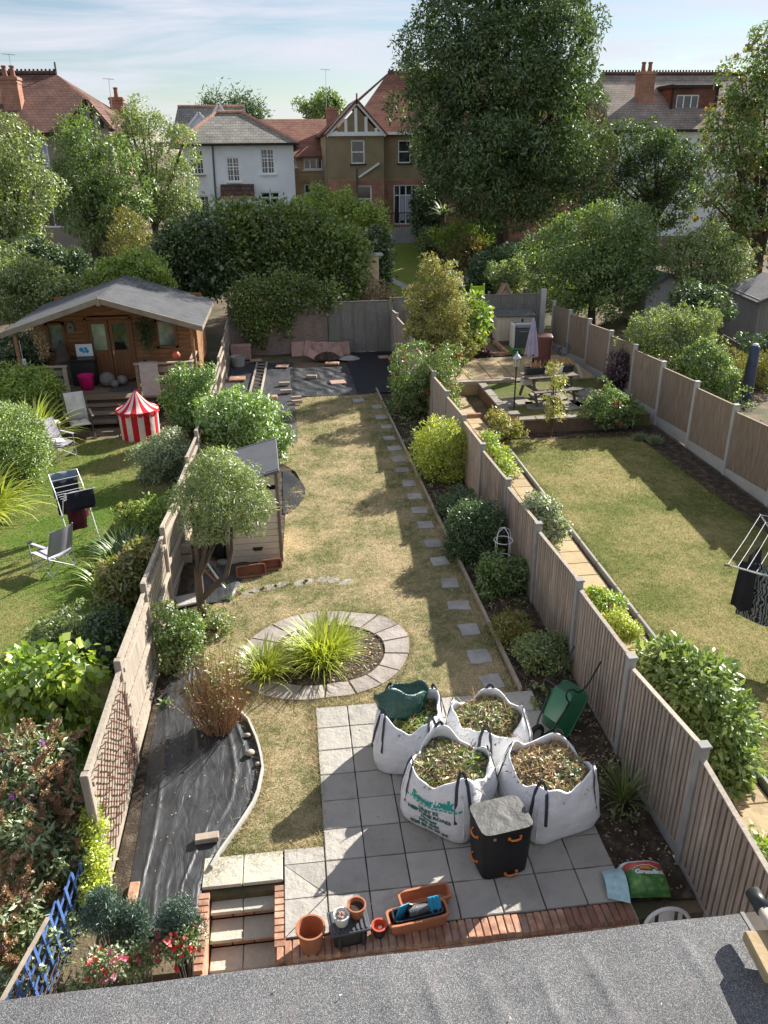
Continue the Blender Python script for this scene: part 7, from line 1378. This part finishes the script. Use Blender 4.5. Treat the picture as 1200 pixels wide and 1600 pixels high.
plant('bush', 'leafy plant at the foot of the near fence panel', 'bush', 'lf_bright', 1200, .09, -.7, [(1195, 1360, 24, 24), (1180, 1340, 14, 14)], asp=.35, clump=8)
# --- our right hand bed
plant('shrub', 'large shrub with red tipped leaves by the far lawn corner', 'shrub', 'lf_mid', 14000, .075, 16.6, [(650, 575, 40, 32), (690, 570, 34, 34), (635, 600, 26, 26), (670, 610, 40, 30), (645, 640, 34, 28), (690, 630, 26, 30)], asp=.45, flowers=[('fl_red', 130, .06), ('lf_autumn', 700, .07)])
plant('shrub', 'lime and yellow feathery shrub against the right fence', 'shrub', 'lf_lime', 11000, .075, 11.4, [(690, 680, 34, 24), (710, 700, 26, 26), (675, 705, 26, 28), (695, 730, 30, 28), (690, 760, 18, 16)], asp=.3, out=1.0, droop=.1)
plant('shrub', 'dark clipped round box bush beside the right fence', 'shrub', 'lf_box', 16000, .045, 7.5, [(743, 822, 41, 38), (755, 845, 36, 36), (728, 850, 30, 30)], asp=.55, clump=14, rough=.05, shell=.10, core=3000)
plant('shrub', 'low grey green shrub behind the round box bush', 'shrub', 'lf_box', 4500, .05, 9.3, [(705, 785, 22, 16), (722, 775, 18, 14)], asp=.45)
plant('rose_bush', 'open leafy rose growing round the white wire support', 'bush', 'lf_mid', 4200, .062, 6.1, [(775, 890, 20, 24), (800, 915, 26, 30), (770, 925, 20, 26), (820, 890, 16, 16), (790, 945, 22, 18)], asp=.55, clump=9)
plant('shrub', 'small upright yellow green shrub below the rose', 'shrub', 'lf_gold', 4500, .05, 4.5, [(790, 980, 20, 22), (808, 985, 18, 24), (798, 1005, 22, 18)], asp=.25, out=.9, droop=-.7)
plant('shrub', 'grey green leafy shrub beside the wheelbarrow handles', 'shrub', 'lf_olive', 6500, .055, 3.75, [(835, 1015, 26, 22), (860, 1020, 26, 24), (840, 1045, 28, 22), (872, 1045, 20, 22)], asp=.45, clump=10)
# --- our left side
plant('rhododendron', 'big glossy light green rhododendron beyond the shed', 'shrub', 'lf_laurel', 13000, .105, 13.2, [(370, 640, 44, 30), (340, 660, 34, 34), (400, 660, 40, 36), (370, 680, 48, 34), (425, 685, 26, 32)], asp=.42, clump=12, droop=.3)
leafM('lf_willow', (.16, .21, .07), (.26, .33, .115), (.40, .47, .20), .42)
tb_ = G(318, 962); tr_ = plant('small_tree', 'small round headed willow like tree by the left fence', 'tree', 'lf_willow', 15000, .075, 6.05, [(340, 765, 50, 46), (375, 785, 42, 44), (310, 790, 36, 44), (345, 810, 55, 34), (345, 735, 40, 30)], asp=.24, trunk=(tb_[0], tb_[1], .075, .9), part='crown', clump=16, shell=.35, droop=.4, stem='bark', splay=1.3, inner=.3)
MB().tube([(.02, 0, .35), (.25, .05, .55), (.45, .02, .75), (.58, 0, 1.2), (.62, 0, 1.7)], [.06, .05, .045, .035, .02], 8).build('side_branch', MT['bark'], tr_, smooth=True)
plant('shrub', 'small leafy shrub against the left fence beside membrane', 'shrub', 'lf_mid2' if 'lf_mid2' in MT else 'lf_mid', 4200, .055, 4.35, [(262, 990, 24, 28), (285, 975, 24, 24), (270, 1025, 26, 24), (300, 1000, 18, 20), (258, 955, 12, 12)], asp=.55, clump=8)
plant('shrub', 'low weedy growth at the foot of the small tree', 'shrub', 'lf_olive', 1200, .05, 5.4, [(335, 965, 22, 10), (310, 975, 16, 10), (350, 975, 12, 8)], asp=.5, clump=8)
# dried canes
c = G(343, 1142); t = thing('dried_canes', 'cut back clump of brown dry canes beside the membrane', 'shrub', (c[0], c[1], 0)); g = np.random.default_rng(5); m_ = MB()
for k in range(230):
    a, r = g.random()*6.28, .17*math.sqrt(g.random()); s = Vector((r*math.cos(a)*1.1, r*math.sin(a), 0)); h = .5+.75*g.random(); d = Vector((math.cos(a)*r*1.6+g.normal()*.10, math.sin(a)*r*1.4+g.normal()*.10, h)); m_.tube([s, s+d*.5+Vector((g.normal()*.02, g.normal()*.02, 0)), s+d], [.006, .005, .003], 3, cap=False)
    if g.random() < .7: e = s+d*(.5+.4*g.random()); m_.tube([e, e+Vector((g.normal()*.10, g.normal()*.10, .08+.12*g.random()))], [.003, .002], 3, cap=False)
m_.build('canes', MT['dry_stalk'], t); (lambda q: tag(q, kind='stuff'))(link('shoots', crown('shoots', [[.1, .05, .75, .34, .3, .5], [-.2, 0, .45, .15, .15, .3]], 420, .065, .45, clump=6, seed=4, shell=.6), MT['lf_yellowgreen'], t)); link('dry_leaves', crown('dry_leaves', [[0, 0, .5, .3, .28, .5]], 500, .05, .4, clump=5, seed=9, shell=.7), MT['lf_dry'], t)
# strap leaved plants
def straps(name, label, x, y, n, L, w, mat, spread=.75, z=.02, seed=1, cat='plant', rr_=.12, up=1.0):
    g = np.random.default_rng(seed); Vv, F = [], []; K = 6
    for k in range(n):
        a = g.random()*6.283; el = R(28+58*g.random()**.8) if up >= 1 else R(15+60*g.random()); Lk = L*(.6+.6*g.random()); p = np.array([rr_*math.cos(a)*math.sqrt(g.random()), rr_*math.sin(a)*math.sqrt(g.random()), 0.]); a += g.normal()*.5
        h = np.array([math.cos(a), math.sin(a), 0]); sd = np.array([-math.sin(a), math.cos(a), 0.]); b = len(Vv); ang = el; q = p.copy()
        for s in range(K+1):
            f = s/K; ww = w*(.5+1.1*f if f < .35 else 1.0*(1-f)/.65+.02)*.5; Vv += [tuple(q-sd*ww), tuple(q+sd*ww)]
            q = q+(h*math.cos(ang)+np.array([0, 0, math.sin(ang)]))*Lk/K; ang -= spread*(1.9*f+.25)*(.35+.3*g.random())
            q[2] = max(q[2], .012)
        for s in range(K): i = b+2*s; F += [(i, i+1, i+3), (i, i+3, i+2)]
    o = thing(name, label, cat, (x, y, z)); link('leaves', npmesh('leaves', np.array(Vv), np.array(F)), MT[mat], o); return o
leafM('lf_lily', (.28, .34, .035), (.42, .48, .06), (.58, .60, .12), .42)
c = G(508, 1048); t = straps('day_lily', 'large clump of lime day lily leaves in the stone ring', c[0]-.02, c[1]+.18, 340, .74, .028, 'lf_lily', .42, .03, 3, rr_=.2); 
for (dx, dy, n_) in ((.12, .2, 120), (-.12, .22, 120)): straps('x', 'x', 0, 0, n_, .70, .027, 'lf_lily', .42, 0, int(50+dx*100), rr_=.2); o = bpy.data.objects['x']; ch_ = o.children[0]; ch_.parent = t; ch_.location = (dx, dy, 0); bpy.data.objects.remove(o)
c = G(412, 1068); straps('day_lily', 'smaller lime day lily clump at left of the stone ring', c[0]+.02, c[1]+.12, 260, .62, .026, 'lf_lily', .5, .03, 8, rr_=.16)
c = G(962, 1255); straps('ornamental_grass', 'spiky grassy plant at the fence foot beside bulk bag', c[0]+.10, c[1], 90, .55, .024, 'lf_olive', .30, .02, 5, rr_=.06)
straps('phormium', 'pale striped strap leaved plant behind the round bush', -7.0, 15.0, 190, 1.55, .07, 'lf_lime', .42, .02, 6, rr_=.3); straps('phormium', 'arching yellow strap leaved plant at lower left edge of lawn', -6.9, 10.6, 260, 1.25, .06, 'lf_lime', .55, .02, 7, rr_=.5); straps('iris_clump', 'dark green iris leaves in the left garden border', -3.35, 7.9, 240, .75, .04, 'lf_mid', .4, .02, 9, rr_=.35); straps('iris_clump', 'lighter arching leaves in front of the iris clump', -3.45, 6.9, 120, .7, .04, 'lf_bright', .5, .02, 12, rr_=.3)
c = V(693, 335, 40.5); t = straps('cordyline', 'spiky cordyline palm beside the gabled house doors', c[0], 40.5, 90, 1.0, .09, 'lf_grey', .35, c[2]-.1, 10, cat='palm', rr_=.05, up=.5); MB().tube([(0, 0, -2.2), (0, 0, 0)], .10, 8).build('trunk', MT['bark'], t)
# --- left garden
plant('round_bush', 'clipped round ball bush at the left picture edge', 'shrub', 'lf_boxlit', 22000, .055, 12.6, [(18, 690, 50, 58), (30, 710, 42, 50), (0, 730, 50, 50)], asp=.5, clump=14, rough=.04, shell=.10, core=3500)
plant('bush', 'lush bright green leafy shrub left of the deck', 'bush', 'lf_bright', 13000, .12, 17.2, [(35, 600, 40, 28), (65, 615, 26, 26), (10, 620, 40, 30), (75, 640, 18, 20), (40, 640, 36, 24)], asp=.28, out=.9)
plant('bush', 'laurel bush with red flowers left of the far fence', 'bush', 'lf_laurel', 13000, .075, 15.2, [(290, 600, 26, 20), (282, 628, 24, 26), (308, 615, 20, 26), (295, 648, 26, 20), (322, 588, 12, 14)], asp=.42, flowers=[('fl_red', 40, .06)])
plant('bush', 'silvery shrub spilling onto the left lawn', 'bush', 'lf_grey', 10000, .07, 12.3, [(262, 692, 28, 20), (238, 712, 28, 20), (278, 715, 26, 26), (250, 735, 34, 18), (216, 706, 12, 10)], asp=.36)
plant('bush', 'bright feathery border shrub beyond the iris leaves', 'bush', 'lf_bright', 9000, .07, 9.3, [(240, 800, 34, 20), (215, 820, 32, 22), (260, 815, 24, 24), (232, 838, 36, 20), (200, 800, 16, 12)], asp=.3, flowers=[('lf_autumn', 500, .06)])
plant('bush', 'mixed yellow and green foliage against the left fence', 'bush', 'lf_yellowgreen', 6500, .08, 6.6, [(205, 890, 28, 24), (190, 930, 30, 24), (225, 865, 18, 16), (175, 905, 20, 20), (215, 950, 18, 20)], asp=.55, clump=9)
plant('bush', 'variegated olive shrub beside the left lawn', 'bush', 'lf_olive2' if 'lf_olive2' in MT else 'lf_olive', 11000, .05, 5.2, [(115, 985, 38, 30), (80, 1000, 34, 28), (145, 1005, 30, 30), (100, 1025, 42, 24)], asp=.5)
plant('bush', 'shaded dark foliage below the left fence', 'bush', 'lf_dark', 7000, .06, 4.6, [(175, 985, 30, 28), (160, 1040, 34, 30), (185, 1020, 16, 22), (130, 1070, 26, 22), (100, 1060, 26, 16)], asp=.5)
plant('hydrangea', 'broad leaved pale green shrub left of the lattice fence', 'bush', 'lf_bright2' if 'lf_bright2' in MT else 'lf_bright', 2600, .13, 2.9, [(60, 1050, 42, 26), (105, 1045, 36, 28), (30, 1085, 36, 32), (90, 1100, 40, 30), (120, 1130, 26, 30), (60, 1140, 46, 28)], asp=.78, clump=5, cr=.2, droop=.5)
m_ = MB(); c = V(75, 1190, 2.9); g = np.random.default_rng(8)
for k in range(60): s = Vector((c[0]+g.normal()*.35, 2.9+g.normal()*.25, 0)); m_.tube([s, s+Vector((g.normal()*.12, g.normal()*.1, .6+.5*g.random()))], [.008, .004], 4)
o = m_.build('dry_stems', MT['dry_stalk']); tag(o, 'bare brown stems under the broad leaved shrub', 'stems')
plant('hanging_plant', 'dark dried plant hanging on the cabin wall right of doors', 'plant', 'lf_dark', 1100, .09, 19.5, [(226, 512, 10, 12, 19.5, .15), (230, 532, 5, 14, 19.5, .1)], asp=.3, clump=10, cr=.15, ground=.6, stems=False); plant('hanging_plant', 'dry trailing plant on the left veranda post', 'plant', 'lf_dry', 700, .07, 18.3, [(58, 520, 8, 10, 18.3, .12), (66, 545, 5, 20, 18.3, .1)], asp=.3, clump=8, cr=.12, ground=.6, stems=False)
# buddleia with brown seed heads
def spikes(par, lobes, n, seed, L, r, mat, name):
    g = np.random.default_rng(seed); lo = np.array(lobes); C, D, Nn = [], [], []; tub = MB()
    for k in range(n):
        l = lo[g.integers(len(lo))]; d = unit(np.array([g.normal(), g.normal()-.3, abs(g.normal())+.25])); p = l[:3]+d*l[3:6]*(.92+.2*g.random()); ax = unit(d+np.array([g.normal()*.5, g.normal()*.5, .1])); Lk = L*(.6+.7*g.random())
        tub.tube([tuple(p), tuple(p+ax*Lk*.5), tuple(p+ax*Lk*.95)], [r*.55, r*.42, r*.1], 5)
        for q in range(120):
            f = g.random(); rad = r*(1-.75*f)*(.6+.4*g.random()); o_ = unit(np.cross(ax, g.normal(size=3))); C.append(p+ax*Lk*f+o_*rad*.6); D.append(unit(o_+ax*.5)); Nn.append(unit(g.normal(size=3)))
    link(name, leafmesh(name, np.array(C), np.array(D), np.array(Nn), .026, .7), MT[mat], par); tag(tub.build(name+'_cores', MT[mat], par), kind='stuff')
bl = [(55, 1190, 60, 36, 1.4), (30, 1240, 60, 46, 1.0), (90, 1260, 44, 46, .9), (50, 1310, 60, 46, .5), (105, 1330, 36, 46, .6), (20, 1380, 50, 50, .7), (85, 1390, 40, 44, .95), (5, 1440, 40, 40, -.3), (35, 1420, 32, 34, .05), (-5, 1520, 30, 36, -.7)]
bd = plant('buddleia', 'buddleia bush covered in brown seed heads beside blue trellis', 'bush', 'lf_budd', 9500, .085, .5, bl, asp=.34, clump=10, droop=.2, ground=0)
lo_ = [lob(l[0], l[1], l[4], l[2], l[3]) for l in bl]; lo_ = [[l[0]-bd.location[0], l[1]-bd.location[1], l[2]]+l[3:] for l in lo_]
spikes(bd, lo_, 260, 3, .24, .046, 'seed_brown', 'seed_heads'); spikes(bd, lo_, 18, 5, .09, .04, 'fl_mauve', 'flower_spikes')
plant('climber', 'yellow variegated climber on the end post of left fence', 'climber', 'lf_lime', 3000, .04, .35, [(145, 1290, 12, 26, .5), (152, 1340, 12, 30, .3), (150, 1390, 16, 26, .1)], asp=.6, clump=9, cr=.08)
plant('climber', 'leafy climber growing through the blue trellis', 'climber', 'lf_budd', 700, .05, -1.3, [(60, 1490, 26, 30, -.6), (110, 1470, 22, 26, -.3), (30, 1535, 26, 22, -.9), (105, 1525, 18, 24, -.9)], asp=.6, clump=7, flowers=[('fl_yellow', 8, .05)])
for k, (u, v, rx_, rz_, yy, lb) in enumerate([(160, 1425, 22, 30, -.62, 'leftmost of three dwarf blue conifers by the steps'), (208, 1448, 20, 34, -.62, 'middle of three dwarf blue conifers by the steps'), (279, 1442, 29, 28, -.80, 'dwarf blue conifer nearest the steps, widest of three')]):
    plant('dwarf_conifer', lb, 'conifer', 'lf_blue', 8500, .032, yy, [(u, v, rx_*.9, rz_*.9), (u-rx_*.45, v+rz_*.3, rx_*.6, rz_*.55), (u+rx_*.45, v+rz_*.1, rx_*.55, rz_*.6), (u+2, v-rz_*.75, rx_*.4, rz_*.45), (u-rx_*.4, v-rz_*.4, rx_*.35, rz_*.5)], asp=.22, droop=-.6, out=.9, clump=30, puff=.085, rough=.3, shell=.5, ground=-.3, zmin=-.35, group='dwarf conifers', inner=.4)
for k, (u, v, r, yy, fm, lb) in enumerate([(160, 1508, 26, -1.15, [('fl_pink', 40, .055), ('fl_red', 25, .055)], 'pink and red petunias beside the blue trellis'), (215, 1500, 26, -1.0, [('fl_red', 20, .06), ('fl_pink', 20, .05)], 'red petunias between trellis and steps'), (285, 1472, 30, -.95, [('fl_red', 55, .065), ('fl_pink', 10, .045)], 'scarlet petunias in the planter nearest steps')]):
    plant('petunia', lb, 'flowers', 'lf_budd', 1100, .035, yy, [(u, v, r*.8, r*.6), (u-r*.4, v+8, r*.6, r*.5), (u+r*.5, v-4, r*.6, r*.5)], asp=.6, clump=8, cr=.07, ground=-.3, zmin=-.4, flowers=fm, group='petunias')
# ---------------------------------------------------------------- grass
def grass(name, label, poly, mat, dens, L, z, ymid, seed, avoid=()):
    g = np.random.default_rng(seed); P = np.array(poly); a, b = P.min(0), P.max(0); N = int((b[0]-a[0])*(b[1]-a[1])*dens)
    x = a[0]+(b[0]-a[0])*g.random(N); y = a[1]+(b[1]-a[1])*g.random(N); k = inpoly(x, y, poly) & (g.random(N) < np.minimum(1, (ymid/np.maximum(y+6, 1))**1.3))
    for ax, ay, rx_, ry_ in avoid: k &= ((x-ax)/rx_)**2+((y-ay)/ry_)**2 > 1
    x, y = x[k], y[k]; N = len(x); s = (1+np.maximum(0, y-4)*.05); an = g.random(N)*6.283; l = L*(.5+g.random(N))*s; w = .0035*s*(.8+.6*g.random(N)); ln = g.normal(size=(N, 2))*.55*l[:, None]
    b0 = np.c_[x-np.cos(an)*w, y-np.sin(an)*w, np.full(N, z)]; b1 = np.c_[x+np.cos(an)*w, y+np.sin(an)*w, np.full(N, z)]; tp = np.c_[x+ln[:, 0], y+ln[:, 1], z+l*.8]
    Vt = np.stack([b0, b1, tp], 1).reshape(-1, 3); o = link(name, npmesh(name, Vt, np.arange(3*N).reshape(-1, 3)), MT[mat]); tag(o, label, 'grass', kind='stuff')
stones = [(*G(*p)[:2], .21, .20) for p in [(560, 627), (589, 637), (596, 653), (604, 668), (608, 686), (616, 702), (623, 719), (629, 736), (639, 757), (648, 777), (656, 799), (665, 822), (677, 851), (687, 879), (703, 913), (717, 948), (733, 986), (749, 1028), (768, 1068)]]+[(*G(*p)[:2], .2, .12) for p in [(395, 926), (430, 916), (475, 911), (512, 907), (540, 911)]]
grass('lawn_grass', 'short dry straw coloured grass of the middle lawn', LAWN, 'blade_dry', 5200, .026, .012, 9, 1, stones+[(.25, 4.5, 1.36, 1.12)])
grass('lawn_grass', 'green and scorched grass of the left hand lawn', [(-2.5, 3), (-2.5, 15.5), (-8.5, 15.5), (-8.5, 9), (-5.5, 3)], 'blade_left', 2600, .03, .010, 9, 2)
grass('lawn_grass', 'olive yellow grass of the right hand lawn', RL, 'blade_right', 2400, .026, .011, 9, 3)
g = np.random.default_rng(21)
def litter(label, poly, n, mat, seed, L=.03, z=.02):
    g = np.random.default_rng(seed); P = np.array(poly); a, b = P.min(0), P.max(0); x = a[0]+(b[0]-a[0])*g.random(n*3); y = a[1]+(b[1]-a[1])*g.random(n*3); k = inpoly(x, y, poly); x, y = x[k][:n], y[k][:n]; N = len(x)
    o = link('leaf_litter', leafmesh('leaf_litter', np.c_[x, y, np.full(N, z)+.008*g.random(N)], unit(np.c_[g.normal(size=(N, 2)), g.normal(size=N)*.2]), unit(np.c_[g.normal(size=(N, 2))*.4, np.ones(N)]), L*(.5+g.random(N)), .5), MT[mat]); tag(o, label, 'litter', kind='stuff')
litter('dry leaf litter on the bed soil by the right fence', [(3.18, -.4), (3.84, -.4), (3.84, 18), (2.75, 18), (3.02, 3.2)], 2600, 'clip_brown', 1, .04, .012)
litter('bits of dry mulch on the stone ring soil', [(ri(t_)*math.cos(t_)*.95+.28, ri(t_)*math.sin(t_)*.95+4.5) for t_ in np.linspace(0, 6.2, 24)], 900, 'clip_brown', 2, .04, .024)
litter('dry crumbs of leaf scattered on the patio', [(0, -.4), (3.1, -.4), (3.1, 3.1), (0, 3.1)], 160, 'clip_brown', 3, .022, .044)

def tufts(label, pts, n, mat, L, seed, z=.012, jit=.05):
    g = np.random.default_rng(seed); P = rs(pts, n); N = len(P); x = P[:, 0]+g.normal(size=N)*jit; y = P[:, 1]+g.normal(size=N)*jit; an = g.random(N)*6.283; l = L*(.4+g.random(N)); ln = g.normal(size=(N, 2))*.6*l[:, None]; w = .004
    Vt = np.stack([np.c_[x-np.cos(an)*w, y-np.sin(an)*w, np.full(N, z)], np.c_[x+np.cos(an)*w, y+np.sin(an)*w, np.full(N, z)], np.c_[x+ln[:, 0], y+ln[:, 1], z+l*.8]], 1).reshape(-1, 3)
    o = link('edge_grass', npmesh('edge_grass', Vt, np.arange(3*N).reshape(-1, 3)), MT[mat]); tag(o, label, 'grass', kind='stuff')
tufts('uneven longer grass along the patio and landing edge', [(-1.15, .70), (-.02, .68), (-.02, 3.19), (2.9, 3.2)], 5200, 'blade_dry', .06, 1)
tufts('longer grass growing against the stone ring', [(.28+(ro(t_)+.03)*math.cos(t_), 4.5+(ro(t_)+.03)*math.sin(t_)) for t_ in np.linspace(0, 6.283, 40)], 5200, 'blade_dry', .06, 2)
tufts('longer grass along the timber edging board', [(ED[0][0]-.06, ED[0][1]), (ED[1][0]-.06, ED[1][1]), (ED[2][0]-.06, ED[2][1]), (ED[3][0]-.06, ED[3][1])], 7000, 'blade_dry', .07, 3)
tufts('longer grass along the curved membrane edging', [(mR[k][0]+.06, mR[k][1]) for k in range(20, 130, 4)], 3000, 'blade_dry', .06, 4)
tufts('rough grass over the half buried stone arc', [G(*p)[:2] for p in [(375, 936), (400, 926), (430, 918), (470, 912), (510, 908), (548, 914)]], 1300, 'blade_dry', .05, 5, jit=.10)
tufts('uneven grass along the kerb of the right lawn', [(5.54, 0), (5.56, 13.8)], 5000, 'blade_right', .07, 6)
def weeds(label, poly, n, seed, mat):
    g = np.random.default_rng(seed); P = np.array(poly); a, b = P.min(0), P.max(0); x = a[0]+(b[0]-a[0])*g.random(n*4); y = a[1]+(b[1]-a[1])*g.random(n*4); k = inpoly(x, y, poly); x, y = x[k][:n], y[k][:n]
    idx = np.repeat(np.arange(len(x)), 14); N = len(idx); d = unit(np.c_[g.normal(size=(N, 2)), .35+.8*g.random(N)]); sz = (.4+1.1*g.random(len(x)))[idx]
    c = np.c_[x[idx]+g.normal(size=N)*.03*sz, y[idx]+g.normal(size=N)*.03*sz, .012+.05*g.random(N)*sz]; o = link('bed_weeds', leafmesh('bed_weeds', c, d, unit(g.normal(size=(N, 3))+np.array([0, 0, 1.])), .06*sz, .45), MT[mat]); tag(o, label, 'weeds', kind='stuff')
weeds('scattered low weeds in the right hand bed', [(3.2, .5), (3.82, .5), (3.82, 18), (2.8, 18), (3.05, 3.3)], 190, 1, 'lf_olive'); weeds('low weeds at the foot of the left fence', [(-2.28, 3.2), (-1.9, 3.2), (-1.3, 5.2), (-.6, 8.5), (-.5, 12.5), (-2.28, 14)], 130, 2, 'lf_mid'); weeds('undergrowth in the left garden border', [(-2.5, 1), (-3.8, 1.5), (-3.9, 6), (-3.2, 10), (-3, 15), (-2.5, 15)], 260, 3, 'lf_olive')
weeds('undergrowth on the slope beyond the back fence', [(-14, 26), (3, 26), (3, 40), (-14, 40)], 900, 4, 'lf_dark'); weeds('undergrowth beyond the right hand fence', [(10.4, 8), (16, 8), (20, 30), (10.4, 26)], 700, 5, 'lf_olive')
litter('dry leaves and grit caught on the flat roof', [(-3, -3.6), (2.9, -3.6), (2.9, -2.3), (-3, -2.3)], 60, 'clip_brown', 5, .02, 2.02)
litter('soil crumbs and dry leaf on the near membrane', [(p_[0], p_[1]) for p_ in mL[::8]]+[(p_[0]-.05, p_[1]) for p_ in mR[::-8]], 120, 'lf_dry', 6, .022, .05)
